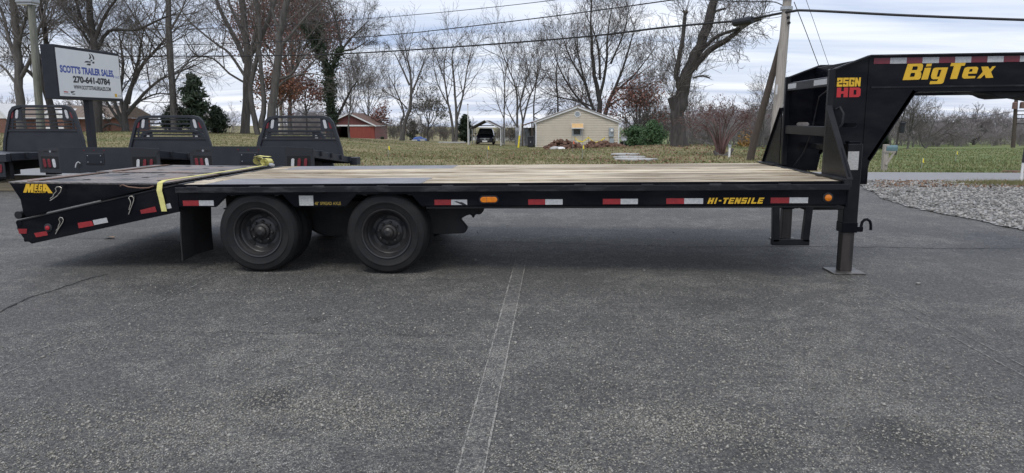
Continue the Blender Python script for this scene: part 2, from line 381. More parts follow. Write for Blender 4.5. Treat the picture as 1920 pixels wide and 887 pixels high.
    nt.links.new(mix1.outputs[0], lf.inputs[0]); colr = lf.outputs[0]
    warp = N(nt, 'ShaderNodeVectorMath', operation='MULTIPLY_ADD'); warp.inputs[1].default_value = (0.35, 0.35, 0.0)
    nt.links.new(med.outputs[1], warp.inputs[0]); nt.links.new(P, warp.inputs[2])
    for (sx, sy), rad_, k_ in (((-1.72, 4.75), .16, .6), ((-1.47, 3.35), .26, .65), ((1.62, 3.05), .42, .5), ((0.2, 3.6), .5, .25), ((1.3, 5.4), .5, .25), ((-3.4, 5.6), .6, .25), ((-.9, 4.4), .45, .2), ((.9, 2.9), .3, .35), ((3.1, 5.0), .5, .25)):
        ds = N(nt, 'ShaderNodeVectorMath', operation='DISTANCE'); ds.inputs[1].default_value = (sx + .17, sy + .17, 0)
        nt.links.new(warp.outputs[0], ds.inputs[0])
        mrs = N(nt, 'ShaderNodeMapRange'); mrs.interpolation_type = 'SMOOTHSTEP'
        mrs.inputs[1].default_value = 0.0; mrs.inputs[2].default_value = rad_; mrs.inputs[3].default_value = 1 - k_; mrs.inputs[4].default_value = 1.0
        nt.links.new(ds.outputs['Value'], mrs.inputs[0])
        ml_ = N(nt, 'ShaderNodeVectorMath', operation='SCALE')
        nt.links.new(colr, ml_.inputs[0]); nt.links.new(mrs.outputs[0], ml_.inputs['Scale']); colr = ml_.outputs[0]
    nt.links.new(colr, b.inputs['Base Color'])
    bp = N(nt, 'ShaderNodeBump'); bp.inputs['Strength'].default_value = 0.9; bp.inputs['Distance'].default_value = 0.009; bp.invert = True
    nt.links.new(vo.outputs['Distance'], bp.inputs['Height'])
    bp2 = N(nt, 'ShaderNodeBump'); bp2.inputs['Strength'].default_value = 0.3; bp2.inputs['Distance'].default_value = 0.03
    nt.links.new(med.outputs[0], bp2.inputs['Height']); nt.links.new(bp.outputs[0], bp2.inputs['Normal'])
    nt.links.new(bp2.outputs[0], b.inputs['Normal'])
    return m
M['asphalt'] = asphalt_mat(lift=1.16)
M['line_asphalt'] = asphalt_mat('faded_painted_asphalt', 1.5)
M['line_fill'] = simple('worn_line_grey', (0.125, 0.122, 0.114), (0.055, 0.054, 0.053), rough=0.7, scale=70, detail=8, lo=0.36, hi=0.6)
M['line_edge'] = simple('worn_white_paint', (0.27, 0.26, 0.235), (0.09, 0.088, 0.084), rough=0.8, scale=55, detail=8, lo=0.46, hi=0.6)
M['line_faint'] = simple('faint_white_paint', (0.26, 0.255, 0.235), (0.105, 0.103, 0.098), rough=0.75, scale=30, detail=8, lo=0.40, hi=0.55)
M['crack'] = simple('crack_dark', (0.014, 0.014, 0.015), (0.03, 0.03, 0.03), rough=1.0, scale=30)
M['road'] = simple('pale_road_asphalt', (0.215, 0.215, 0.22), (0.26, 0.26, 0.262), rough=0.9, scale=5, detail=8, bump=0.2, bscale=60)
M['gravel_base'] = simple('crushed_gravel', (0.12, 0.12, 0.12), (0.42, 0.41, 0.4), rough=0.95, scale=22, detail=8, lo=0.3, hi=0.65, bump=0.8, bscale=40)
def grass_mat():
    m, nt, b = new_mat('autumn_lawn')
    b.inputs['Roughness'].default_value = 0.95
    tcn = N(nt, 'ShaderNodeTexCoord')
    n1 = N(nt, 'ShaderNodeTexNoise'); n1.inputs['Scale'].default_value = 0.16; n1.inputs['Detail'].default_value = 6; n1.inputs['Roughness'].default_value = 0.65
    n2 = N(nt, 'ShaderNodeTexNoise'); n2.inputs['Scale'].default_value = 3.5; n2.inputs['Detail'].default_value = 8; n2.inputs['Roughness'].default_value = 0.7
    nt.links.new(tcn.outputs['Object'], n1.inputs['Vector']); nt.links.new(tcn.outputs['Object'], n2.inputs['Vector'])
    ad = N(nt, 'ShaderNodeMath', operation='MULTIPLY_ADD'); ad.inputs[1].default_value = 0.55
    nt.links.new(n2.outputs[0], ad.inputs[0])
    ml = N(nt, 'ShaderNodeMath', operation='MULTIPLY'); ml.inputs[1].default_value = 0.5
    nt.links.new(n1.outputs[0], ml.inputs[0]); nt.links.new(ml.outputs[0], ad.inputs[2])
    r = ramp_node(nt, [(0.40, (0.075, 0.1, 0.028)), (0.47, (0.132, 0.142, 0.048)), (0.54, (0.195, 0.168, 0.08)), (0.63, (0.31, 0.24, 0.14))])
    nt.links.new(ad.outputs[0], r.inputs[0])
    # the field across the road at the right is greener than the lawn
    rgn = ramp_node(nt, [(0.38, (0.06, 0.105, 0.024)), (0.5, (0.11, 0.155, 0.042)), (0.58, (0.165, 0.175, 0.068)), (0.68, (0.26, 0.21, 0.12))])
    nt.links.new(ad.outputs[0], rgn.inputs[0])
    spx = N(nt, 'ShaderNodeSeparateXYZ'); nt.links.new(tcn.outputs['Object'], spx.inputs[0])
    mrx = N(nt, 'ShaderNodeMapRange'); mrx.inputs[1].default_value = 8.0; mrx.inputs[2].default_value = 12.0
    nt.links.new(spx.outputs[0], mrx.inputs[0])
    mxg = N(nt, 'ShaderNodeMixRGB'); nt.links.new(mrx.outputs[0], mxg.inputs[0]); nt.links.new(r.outputs[0], mxg.inputs[1]); nt.links.new(rgn.outputs[0], mxg.inputs[2])
    nt.links.new(mxg.outputs[0], b.inputs['Base Color'])
    bp = N(nt, 'ShaderNodeBump'); bp.inputs['Strength'].default_value = 0.8; bp.inputs['Distance'].default_value = 0.08
    nt.links.new(n2.outputs[0], bp.inputs['Height']); nt.links.new(bp.outputs[0], b.inputs['Normal'])
    return m
M['grass'] = grass_mat()
def brick_mat():
    m, nt, b = new_mat('brown_red_brick')
    b.inputs['Roughness'].default_value = 0.9
    tcn = N(nt, 'ShaderNodeTexCoord'); mpn = N(nt, 'ShaderNodeMapping'); mpn.inputs['Rotation'].default_value = (math.pi / 2, 0, 0)
    nt.links.new(tcn.outputs['Object'], mpn.inputs[0])
    bt = N(nt, 'ShaderNodeTexBrick')
    bt.inputs['Color1'].default_value = (0.2, 0.075, 0.045, 1); bt.inputs['Color2'].default_value = (0.11, 0.045, 0.033, 1); bt.inputs['Mortar'].default_value = (0.25, 0.2, 0.17, 1)
    bt.inputs['Scale'].default_value = 4.0
    nt.links.new(mpn.outputs[0], bt.inputs['Vector']); nt.links.new(bt.outputs[0], b.inputs['Base Color'])
    return m
M['brick'] = brick_mat()

# ---------------------------------------------------------------- object helpers
def tag(o, label=None, cat=None, group=None, kind=None):
    if label: o['label'] = label
    if cat: o['category'] = cat
    if group: o['group'] = group
    if kind: o['kind'] = kind
    return o
def empty(name, loc=(0, 0, 0), rot=(0, 0, 0), label=None, cat=None, group=None):
    o = bpy.data.objects.new(name, None)
    o.empty_display_size = 0.2
    COL.objects.link(o)
    o.location = loc; o.rotation_euler = rot
    return tag(o, label, cat, group)
class MB:
    def __init__(self): self.v = []; self.f = []
    def add(self, verts, faces):
        k = len(self.v)
        self.v.extend([tuple(map(float, p)) for p in verts])
        self.f.extend([tuple(i + k for i in f) for f in faces])
        return self
    def box(self, x0, x1, y0, y1, z0, z1):
        return self.add([(x0, y0, z0), (x1, y0, z0), (x1, y1, z0), (x0, y1, z0), (x0, y0, z1), (x1, y0, z1), (x1, y1, z1), (x0, y1, z1)],
                        [(0, 3, 2, 1), (4, 5, 6, 7), (0, 1, 5, 4), (1, 2, 6, 5), (2, 3, 7, 6), (3, 0, 4, 7)])
    def cbox(self, c, s): return self.box(c[0] - s[0] / 2, c[0] + s[0] / 2, c[1] - s[1] / 2, c[1] + s[1] / 2, c[2] - s[2] / 2, c[2] + s[2] / 2)
    def prism(self, poly, axis, a0, a1):
        """poly in the two other axes; axis 'y': (x,z), 'x': (y,z), 'z': (x,y)"""
        n = len(poly)
        def p3(q, a):
            return {'y': (q[0], a, q[1]), 'x': (a, q[0], q[1]), 'z': (q[0], q[1], a)}[axis]
        area = sum(poly[i][0] * poly[(i + 1) % n][1] - poly[(i + 1) % n][0] * poly[i][1] for i in range(n))
        vv = [p3(q, a0) for q in poly] + [p3(q, a1) for q in poly]
        cap0 = tuple(range(n)); cap1 = tuple(range(2 * n - 1, n - 1, -1))
        sides = [(i, i + n, (i + 1) % n + n, (i + 1) % n) for i in range(n)]
        fl = [cap0, cap1] + sides
        flip = (area < 0) != (axis == 'y')
        if not flip: fl = [tuple(reversed(f)) for f in fl]
        if axis == 'y' : pass
        return self.add(vv, fl)
    def bar(self, p0, p1, w, h, up=(0, 0, 1)):
        p0, p1 = Vector(p0), Vector(p1)
        d = (p1 - p0).normalized(); upv = Vector(up)
        s = d.cross(upv)
        if s.length < 1e-4: s = d.cross(Vector((0, 1, 0)))
        s.normalize(); t = s.cross(d).normalized()
        vv = []
        for p in (p0, p1):
            for a, b2 in ((-1, -1), (1, -1), (1, 1), (-1, 1)):
                vv.append(p + s * (a * w / 2) + t * (b2 * h / 2))
        return self.add(vv, [(0, 1, 2, 3), (7, 6, 5, 4), (0, 4, 5, 1), (1, 5, 6, 2), (2, 6, 7, 3), (3, 7, 4, 0)])
    def tube(self, pts, r, n=8, cap=True):
        pts = [Vector(p) for p in pts]; m = len(pts)
        rr = list(r) if hasattr(r, '__len__') else [r] * m
        ref = None; vv = []
        for i, p in enumerate(pts):
            d = (pts[min(i + 1, m - 1)] - pts[max(i - 1, 0)]).normalized()
            if ref is None:
                ref = d.cross(Vector((0, 0, 1)))
                if ref.length < 0.05: ref = d.cross(Vector((0, 1, 0)))
            ref = (ref - d * ref.dot(d)).normalized(); b2 = d.cross(ref)
            for k in range(n):
                a = 2 * math.pi * k / n
                vv.append(p + (ref * math.cos(a) + b2 * math.sin(a)) * rr[i])
        ff = [(i * n + k, i * n + (k + 1) % n, (i + 1) * n + (k + 1) % n, (i + 1) * n + k) for i in range(m - 1) for k in range(n)]
        if cap: ff += [tuple(range(n - 1, -1, -1)), tuple((m - 1) * n + k for k in range(n))]
        return self.add(vv, ff)
    def lathe(self, prof, c, axis='y', n=32, close=False):
        """prof: (radius, offset along axis)"""
        vv = []
        for r, a in prof:
            for k in range(n):
                t = 2 * math.pi * k / n
                ca, sa = r * math.cos(t), r * math.sin(t)
                p = {'y': (c[0] + ca, c[1] + a, c[2] + sa), 'z': (c[0] + ca, c[1] + sa, c[2] + a), 'x': (c[0] + a, c[1] + ca, c[2] + sa)}[axis]
                vv.append(p)
        m = len(prof); ff = []
        for i in range(m if close else m - 1):
            j = (i + 1) % m
            for k in range(n):
                q = (i * n + k, i * n + (k + 1) % n, j * n + (k + 1) % n, j * n + k)
                ff.append(q)
        return self.add(vv, ff)
    def oval(self, c, w, h, y0, y1, lean=0.0, n=6):
        """upright or lying stadium in XZ, extruded along Y"""
        pts = []
        r = min(w, h) / 2
        if h >= w: cs = [((0, h / 2 - r), 0), ((0, -h / 2 + r), math.pi)]
        else: cs = [((w / 2 - r, 0), -math.pi / 2), ((-w / 2 + r, 0), math.pi / 2)]
        for (ox, oz), a0 in cs:
            for k in range(n + 1):
                a = a0 + math.pi * k / n
                x, z = ox + r * math.cos(a), oz + r * math.sin(a)
                pts.append((c[0] + x + lean * z, c[1] + z))
        return self.prism(pts, 'y', y0, y1)
    def build(self, name, mat, parent=None, bevel=0.0, smooth=False, fix=True, segs=1):
        me = bpy.data.meshes.new(name)
        me.from_pydata(self.v, [], self.f)
        if fix:
            bm = bmesh.new(); bm.from_mesh(me)
            bmesh.ops.recalc_face_normals(bm, faces=bm.faces)
            bm.to_mesh(me); bm.free()
        o = bpy.data.objects.new(name, me)
        me.materials.append(M[mat] if isinstance(mat, str) else mat)
        COL.objects.link(o)
        if parent: o.parent = parent
        if smooth:
            me.polygons.foreach_set('use_smooth', [True] * len(me.polygons))
            me.set_sharp_from_angle(angle=math.radians(35))
        if bevel:
            md = o.modifiers.new('bevel', 'BEVEL'); md.width = bevel; md.segments = segs; md.limit_method = 'ANGLE'; md.angle_limit = math.radians(40)
        return o
def np_mesh(name, verts, faces, mat, parent=None, smooth=False):
    """verts (n,3), faces (m,k) arrays of one size k"""
    me = bpy.data.meshes.new(name)
    verts = np.asarray(verts, dtype=np.float32); faces = np.asarray(faces, dtype=np.int32)
    k = faces.shape[1]; m = len(faces)
    me.vertices.add(len(verts)); me.vertices.foreach_set('co', verts.ravel())
    me.loops.add(m * k); me.loops.foreach_set('vertex_index', faces.ravel())
    me.polygons.add(m)
    me.polygons.foreach_set('loop_start', np.arange(0, m * k, k, dtype=np.int32))
    me.polygons.foreach_set('loop_total', np.full(m, k, dtype=np.int32))
    if smooth: me.polygons.foreach_set('use_smooth', np.ones(m, dtype=bool))
    me.update(calc_edges=True)
    me.materials.append(M[mat] if isinstance(mat, str) else mat)
    o = bpy.data.objects.new(name, me)
    COL.objects.link(o)
    if parent: o.parent = parent
    return o
def copy_tree(o, parent=None):
    c = o.copy(); COL.objects.link(c)
    if parent: c.parent = parent
    for ch in list(o.children): copy_tree(ch, c)
    return c
def curve_mesh(name, cu, mat, parent, mw):
    """turn a filled curve or text into a thin mesh part placed by matrix mw (parent space)"""
    tmp = bpy.data.objects.new('tmp', cu); COL.objects.link(tmp)
    dg = bpy.context.evaluated_depsgraph_get()
    me = bpy.data.meshes.new_from_object(tmp.evaluated_get(dg))
    bpy.data.objects.remove(tmp)
    me.name = name; me.transform(mw)
    me.materials.clear(); me.materials.append(M[mat])
    o = bpy.data.objects.new(name, me); COL.objects.link(o); o.parent = parent
    return o
def text_curve(s, size=1.0, weight=0.0, shear=0.0, space=1.0, align='LEFT'):
    cu = bpy.data.curves.new('text', 'FONT')
    cu.body = s; cu.size = size; cu.offset = weight; cu.shear = shear; cu.space_character = space
    cu.align_x = align; cu.extrude = 0.0; cu.resolution_u = 3
    return cu
def fit_text(name, s, mat, parent, origin, ux, uz, w, h, weight=0.0, shear=0.0, space=1.0):
    """text scaled to a w x h box whose lower left corner is origin; ux, uz unit vectors"""
    cu = text_curve(s, 1.0, weight, shear, space)
    tmp = bpy.data.objects.new('tmp', cu); COL.objects.link(tmp)
    dg = bpy.context.evaluated_depsgraph_get()
    me = bpy.data.meshes.new_from_object(tmp.evaluated_get(dg)); bpy.data.objects.remove(tmp)
    co = np.empty(len(me.vertices) * 3, dtype=np.float32); me.vertices.foreach_get('co', co); co = co.reshape(-1, 3)
    lo, hi = co.min(0), co.max(0)
    s2 = (co[:, :2] - lo[:2]) / (hi[:2] - lo[:2])
    P = np.array(origin) + np.outer(s2[:, 0] * w, ux) + np.outer(s2[:, 1] * h, uz)
    me.vertices.foreach_set('co', P.astype(np.float32).ravel()); me.update()
    me.name = name; me.materials.clear(); me.materials.append(M[mat])
    o = bpy.data.objects.new(name, me); COL.objects.link(o); o.parent = parent
    return o
def poly_glyphs(name, polys, mat, parent, to3):
    """filled outlines (inner ones are holes); to3 maps (u, v) to parent space"""
    cu = bpy.data.curves.new('g', 'CURVE'); cu.dimensions = '2D'; cu.fill_mode = 'BOTH'
    for pl in polys:
        sp = cu.splines.new('POLY'); sp.points.add(len(pl) - 1)
        for q, (a, b2) in zip(sp.points, pl): q.co = (a, -b2, 0, 1)
        sp.use_cyclic_u = True
    tmp = bpy.data.objects.new('tmp', cu); COL.objects.link(tmp)
    dg = bpy.context.evaluated_depsgraph_get()
    me = bpy.data.meshes.new_from_object(tmp.evaluated_get(dg)); bpy.data.objects.remove(tmp)
    for vtx in me.vertices: vtx.co = Vector(to3(vtx.co.x, -vtx.co.y))
    me.update(); me.name = name; me.materials.clear(); me.materials.append(M[mat])
    o = bpy.data.objects.new(name, me); COL.objects.link(o); o.parent = parent
    return o
BLOCK = {
 '2': ([(0, 0), (1, 0), (1, .6), (.36, .6), (.36, .76), (1, .76), (1, 1), (0, 1), (0, .42), (.64, .42), (.64, .23), (.36, .23), (.36, .34), (0, .34)],),
 '5': ([(0, 0), (1, 0), (1, .23), (.36, .23), (.36, .38), (1, .38), (1, 1), (0, 1), (0, .68), (.36, .68), (.36, .77), (.64, .77), (.64, .6), (0, .6)],),
 'S': ([(0, 0), (1, 0), (1, .25), (.34, .25), (.34, .39), (1, .39), (1, 1), (0, 1), (0, .75), (.66, .75), (.66, .61), (0, .61)],),
 'G': ([(0, 0), (1, 0), (1, .32), (.64, .32), (.64, .22), (.36, .22), (.36, .78), (.64, .78), (.64, .63), (.5, .63), (.5, .45), (1, .45), (1, 1), (0, 1)],),
 'N': ([(0, 0), (.36, 0), (.68, .5), (.68, 0), (1, 0), (1, 1), (.64, 1), (.32, .5), (.32, 1), (0, 1)],),
 'H': ([(0, 0), (.38, 0), (.38, .37), (.62, .37), (.62, 0), (1, 0), (1, 1), (.62, 1), (.62, .63), (.38, .63), (.38, 1), (0, 1)],),
 'D': ([(0, 0), (.82, 0), (1, .16), (1, .84), (.82, 1), (0, 1)], [(.38, .25), (.62, .25), (.62, .75), (.38, .75)]),
 'I': ([(.15, 0), (.75, 0), (.75, 1), (.15, 1)],), '-': ([(.1, .38), (.9, .38), (.9, .6), (.1, .6)],),
 'T': ([(0, 0), (1, 0), (1, .26), (.68, .26), (.68, 1), (.32, 1), (.32, .26), (0, .26)],),
 'E': ([(0, 0), (1, 0), (1, .24), (.36, .24), (.36, .39), (.9, .39), (.9, .6), (.36, .6), (.36, .76), (1, .76), (1, 1), (0, 1)],),
 'L': ([(0, 0), (.36, 0), (.36, .76), (1, .76), (1, 1), (0, 1)],),
}
def block_text(s, gap=0.14, widths=None, shear=0.0):
    polys = []; x = 0.0
    for ch in s:
        w = (widths or {}).get(ch, 1.0)
        for pl in BLOCK[ch]: polys.append([(x + a * w, b2) for a, b2 in pl])
        x += w + gap
    x -= gap
    return [[(a / x + shear * (1 - b2) / x, b2) for a, b2 in pl] for pl in polys]

# ---------------------------------------------------------------- terrain: the lot is level, the land beyond falls gently away
LOT_END = 16.6
ROAD0, ROAD1 = 16.6, 21.2
def base_z(Y): return -0.028 * np.maximum(0.0, np.asarray(Y, dtype=float) - LOT_END)
CTRL = [(900, 271, 74), (1005, 276, 71), (1160, 275.5, 71), (1100, 281, 63), (640, 258.5, 118), (725, 261, 118), (1275, 273, 36), (1355, 294, 28), (1405, 299, 25),
        (1180, 297, 29), (465, 251, 55), (505, 254, 52), (620, 258, 60), (365, 251, 50), (235, 247, 50), (100, 252, 88), (10, 252, 88), (757, 264, 80), (860, 268, 80), (970, 270, 85),
        (660, 307, 23), (900, 306, 23.2), (1100, 305, 23.6), (1300, 303, 24.6), (1230, 274, 58), (1480, 283, 60), (1650, 282.5, 62), (1900, 282.5, 62), (1680, 326.5, 22), (1900, 326, 22),
        (420, 281, 28), (190, 281, 28), (0, 281, 28), (1560, 283, 60), (700, 286, 40), (950, 286, 42), (1800, 300, 37), (800, 275, 60),
        (-200, 255, 90), (300, 252, 120), (900, 263, 200), (500, 258, 200), (1300, 264, 200), (1700, 266, 200), (100, 252, 200), (2200, 268, 120), (2100, 300, 37)]
_cu, _cr = [], []
for px, py, Y in CTRL:
    p = at(px, py, Y); _cu.append((p[0] / Y * 2.2, math.log(Y) * 1.3)); _cr.append(p[2] - float(base_z(Y)))
for q in (-1.4, -1.0, -.7, -.4, -.1, .2, .5, .8):                    # meets the road edge at grade
    _cu.append((q * 2.2, math.log(21.3) * 1.3)); _cr.append(0.0)
_cu = np.array(_cu); _cr = np.array(_cr)
def _tps(d2): return 0.5 * d2 * np.log(d2 + 1e-9)
_n = len(_cu)
_K = _tps(((_cu[:, None] - _cu[None]) ** 2).sum(-1)) + np.eye(_n) * 0.02
_P = np.hstack([np.ones((_n, 1)), _cu])
_A = np.vstack([np.hstack([_K, _P]), np.hstack([_P.T, np.zeros((3, 3))])])
_w = np.linalg.solve(_A, np.concatenate([_cr, np.zeros(3)]))
def ground(X, Y):
    X = np.asarray(X, dtype=float); Y = np.asarray(Y, dtype=float)
    Yc = np.clip(Y, 21.3, 220.0)
    uu = np.clip(X / Yc, -1.3, 0.95) * 2.2; vv = np.log(Yc) * 1.3
    sh = uu.shape; q = np.stack([uu.ravel(), vv.ravel()], 1)
    res = _tps(((q[:, None] - _cu[None]) ** 2).sum(-1)) @ _w[:_n] + _w[_n] + q @ _w[_n + 1:]
    res = np.clip(res, -2.5, 4.0).reshape(sh)
    fade = np.clip((Y - 21.0) / 1.2, 0, 1)
    return base_z(np.minimum(Y, 260)) + res * fade
def gz(X, Y): return float(ground(np.array([X]), np.array([Y]))[0])
def on(px, Y, py=280):
    """ground point seen in column px at distance Y"""
    X = at(px, py, Y)[0]
    return X, Y, gz(X, Y)

def grid_sheet(name, xs, ys, zf, mat, parent=None, smooth=True):
    XX, YY = np.meshgrid(xs, ys)
    V = np.stack([XX.ravel(), YY.ravel(), zf(XX, YY).ravel()], 1)
    nx, ny = len(xs), len(ys)
    i = np.arange((nx - 1) * (ny - 1)); r, c = i // (nx - 1), i % (nx - 1)
    a = r * nx + c
    return np_mesh(name, V, np.stack([a, a + 1, a + nx + 1, a + nx], 1), mat, parent, smooth)
_rng = np.random.default_rng(5)
xs = np.concatenate([np.linspace(-420, -60, 30)[:-1], np.linspace(-60, 60, 161), np.linspace(60, 420, 30)[1:]])
ys = np.concatenate([np.linspace(-60, 15, 12), np.linspace(16.4, 80, 130), np.geomspace(81, 600, 40)])
def terr(XX, YY):
    z = ground(XX, YY)
    w = np.clip((YY - 21.4) / 2, 0, 1)
    z = z + w * 0.018 * (np.sin(XX * 1.7 + np.sin(YY * 1.1)) * np.cos(YY * 1.9 + XX * .6) + 0.8 * np.sin(XX * 0.53 + 1.2) * np.sin(YY * 0.61))
    return z - 0.03 * (1 - np.clip((YY - ROAD1) / 0.3, 0, 1))
tag(grid_sheet('ground', xs, ys, terr, 'grass'), kind='structure')
lot = tag(grid_sheet('parking_lot', np.linspace(-40, 24, 17), np.linspace(-30, 16.45, 13), lambda X, Y: X * 0, 'asphalt', smooth=False), kind='structure')
road = tag(grid_sheet('road', np.linspace(-90, 90, 61), np.linspace(ROAD0 - 0.1, ROAD1, 6), lambda X, Y: base_z(Y) - 0.004, 'road'), kind='structure')
# gravel shoulder at the right: a shallow layer over the asphalt edge
ga = [atz(px, py, 0) for px, py in ((1612, 346), (1650, 372), (1700, 388), (1780, 405), (1860, 420), (1920, 434), (2050, 462), (2300, 500))]
_rg = random.Random(3)
edge = []
for i in range(len(ga) - 1):
    for k in range(8):
        q = ga[i] + (ga[i + 1] - ga[i]) * (k / 8)
        edge.append((q[0] + _rg.uniform(-.06, .06), q[1] + _rg.uniform(-.06, .06)))
mb = MB()
poly = [(edge[0][0] - 6, ROAD0 + .1), (edge[0][0] - 5.5, 15.6)] + [(edge[0][0] - 1.2, 15.75)] + edge + [(24, edge[-1][1]), (24, ROAD0 + .1)]
mb.add([(a, b2, 0.012) for a, b2 in poly], [tuple(reversed(range(len(poly))))])
gravel = tag(mb.build('gravel_shoulder', 'gravel_base', fix=False), kind='structure')
def in_gravel(X, Y):
    ex = np.array([e_[0] for e_ in edge]); ey = np.array([e_[1] for e_ in edge])
    # boundary Y as function of X along the edge (edge runs towards the camera as X grows)
    inside = np.zeros(X.shape, bool)
    n = len(poly); px_ = np.array([p[0] for p in poly]); py_ = np.array([p[1] for p in poly]); j = n - 1
    for i in range(n):
        c = ((py_[i] > Y) != (py_[j] > Y)) & (X < (px_[j] - px_[i]) * (Y - py_[i]) / (py_[j] - py_[i] + 1e-12) + px_[i])
        inside ^= c; j = i
    return inside
def stones(name, X, Y, Z, S, seed, mat, parent=None):
    """many small angular stones joined in one mesh"""
    rng = np.random.default_rng(seed); n = len(X)
    phi = (1 + 5 ** .5) / 2
    octv = np.array([(1, 0, 0), (-1, 0, 0), (0, 1, 0), (0, -1, 0), (0, 0, 1), (0, 0, -1)], float)
    octf = np.array([(0, 2, 4), (2, 1, 4), (1, 3, 4), (3, 0, 4), (2, 0, 5), (1, 2, 5), (3, 1, 5), (0, 3, 5)])
    a = rng.uniform(0, 6.28, n); ca, sa = np.cos(a), np.sin(a)
    V = octv[None] * rng.uniform(.55, 1.1, (n, 6, 1)) * S[:, None, None] * np.array([1, 1, .6])
    V = V + rng.normal(0, .18, (n, 6, 3)) * S[:, None, None]
    R = np.stack([V[..., 0] * ca[:, None] - V[..., 1] * sa[:, None], V[..., 0] * sa[:, None] + V[..., 1] * ca[:, None], V[..., 2]], -1)
    R += np.stack([X, Y, Z], -1)[:, None]
    F = octf[None] + (np.arange(n) * 6)[:, None, None]
    return np_mesh(name, R.reshape(-1, 3), F.reshape(-1, 3), mat, parent)
nst = 26000
Xs = _rng.uniform(5.2, 14.5, nst); Ys = 7.0 + (ROAD0 - 7.0) * _rng.uniform(0, 1, nst) ** 0.8
k = in_gravel(Xs, Ys)
Xs, Ys = Xs[k], Ys[k]
Ss = _rng.gamma(4, 0.0055, len(Xs)) + .008
tag(stones('gravel_stones', Xs, Ys, np.full(len(Xs), .014) + Ss * .2, Ss, 4, 'stone'), 'loose grey crushed stones covering the gravel shoulder', 'gravel', kind='stuff')
# stray stones kicked onto the asphalt
Xs = _rng.uniform(-5, 10, 620); Ys = _rng.uniform(2.6, 15, 620)
k = (~in_gravel(Xs, Ys)) & (_rng.uniform(0, 1, 620) < np.clip(.12 + (Xs + 1) * .07, .1, .9))
Xs, Ys = Xs[k], Ys[k]; Ss = _rng.gamma(2.5, .0032, len(Xs)) + .003
tag(stones('loose_pebbles', Xs, Ys, Ss * .3 + .002, Ss, 9, 'stone'), 'pale pebbles scattered over the dark asphalt lot', 'pebbles', kind='stuff')

# old painted stall lines: a worn strip between two paler edges
def stall_line(x, y0, y1, w, m_edge, fill=True, ew=0.012):
    rg = random.Random(int(x * 100))
    if fill:
        tag(MB().add([(x - w / 2, y0, .002), (x + w / 2, y0, .002), (x + w / 2, y1, .002), (x - w / 2, y1, .002)], [(0, 1, 2, 3)]).build('stall_line', 'line_asphalt', lot))
    for s in (-1, 1):
        mb = MB(); n = int((y1 - y0) / .06); L_, R_ = [], []
        for i in range(n + 1):
            y = y0 + (y1 - y0) * i / n
            cx_ = x + s * w / 2 + rg.uniform(-.0015, .0015); hw = ew * rg.uniform(.1, .6)
            L_.append((cx_ - hw, y, .0032)); R_.append((cx_ + hw, y, .0032))
        vv = L_ + R_
        mb.add(vv, [(i, i + n + 1, i + n + 2, i + 1) for i in range(n)])
        mb.build('stall_line_edge', m_edge, lot)
stall_line(-.335, 2.0, 7.05, .11, 'line_edge')
stall_line(-3.2, 3.4, 6.6, .11, 'line_faint', fill=False, ew=.012)
stall_line(2.74, 3.4, 6.6, .11, 'line_faint', fill=False, ew=.012)
def crack(pts, w, seed):
    rg = random.Random(seed); L_, R_ = [], []
    P = [np.array(p, float) for p in pts]
    seq = []
    for i in range(len(P) - 1):
        n = max(3, int(np.linalg.norm(P[i + 1] - P[i]) / .05))
        for k in range(n): seq.append(P[i] + (P[i + 1] - P[i]) * k / n)
    off = 0
    for i, q in enumerate(seq):
        off = off * .85 + rg.uniform(-.012, .012)
        d = seq[min(i + 1, len(seq) - 1)] - seq[max(i - 1, 0)]; d = d / (np.linalg.norm(d) + 1e-9)
        nrm = np.array([-d[1], d[0]]); c = q + nrm * off; hw = w * rg.uniform(.15, .55)
        L_.append((*(c - nrm * hw), .004)); R_.append((*(c + nrm * hw), .004))
    m = len(seq)
    return MB().add(L_ + R_, [(i, i + m, i + m + 1, i + 1) for i in range(m - 1)]).build('crack', 'crack', lot)
def gp(px, py): return tuple(atz(px, py, 0)[:2])
crack([gp(-30, 600), gp(60, 556), gp(180, 520), gp(215, 512)], .022, 1)
crack([gp(1290, 464), gp(1500, 463), gp(1700, 465), gp(1925, 467)], .02, 2)
crack([gp(560, 449), gp(800, 452), gp(1000, 455), gp(1290, 464)], .018, 3)
crack([gp(0, 451), gp(110, 447), gp(240, 449), gp(340, 452)], .015, 4)
crack([gp(20, 628), gp(300, 622), gp(640, 625), gp(830, 630)], .004, 5)
crack([gp(1080, 622), gp(1300, 610), gp(1500, 618)], .004, 6)
mb = MB()
q = atz(206, 447, 0)
mb.add([(q[0] - .05, q[1] - .06, .012), (q[0] + .01, q[1] - .04, .03), (q[0] + .06, q[1], .01), (q[0] + .01, q[1] + .07, .02), (q[0] - .05, q[1] + .03, .012)], [(0, 1, 4), (1, 3, 4), (1, 2, 3)])
tag(mb.build('dry_leaf', 'fallen'), 'single dry tan leaf lying on asphalt under the ramp', 'leaf')

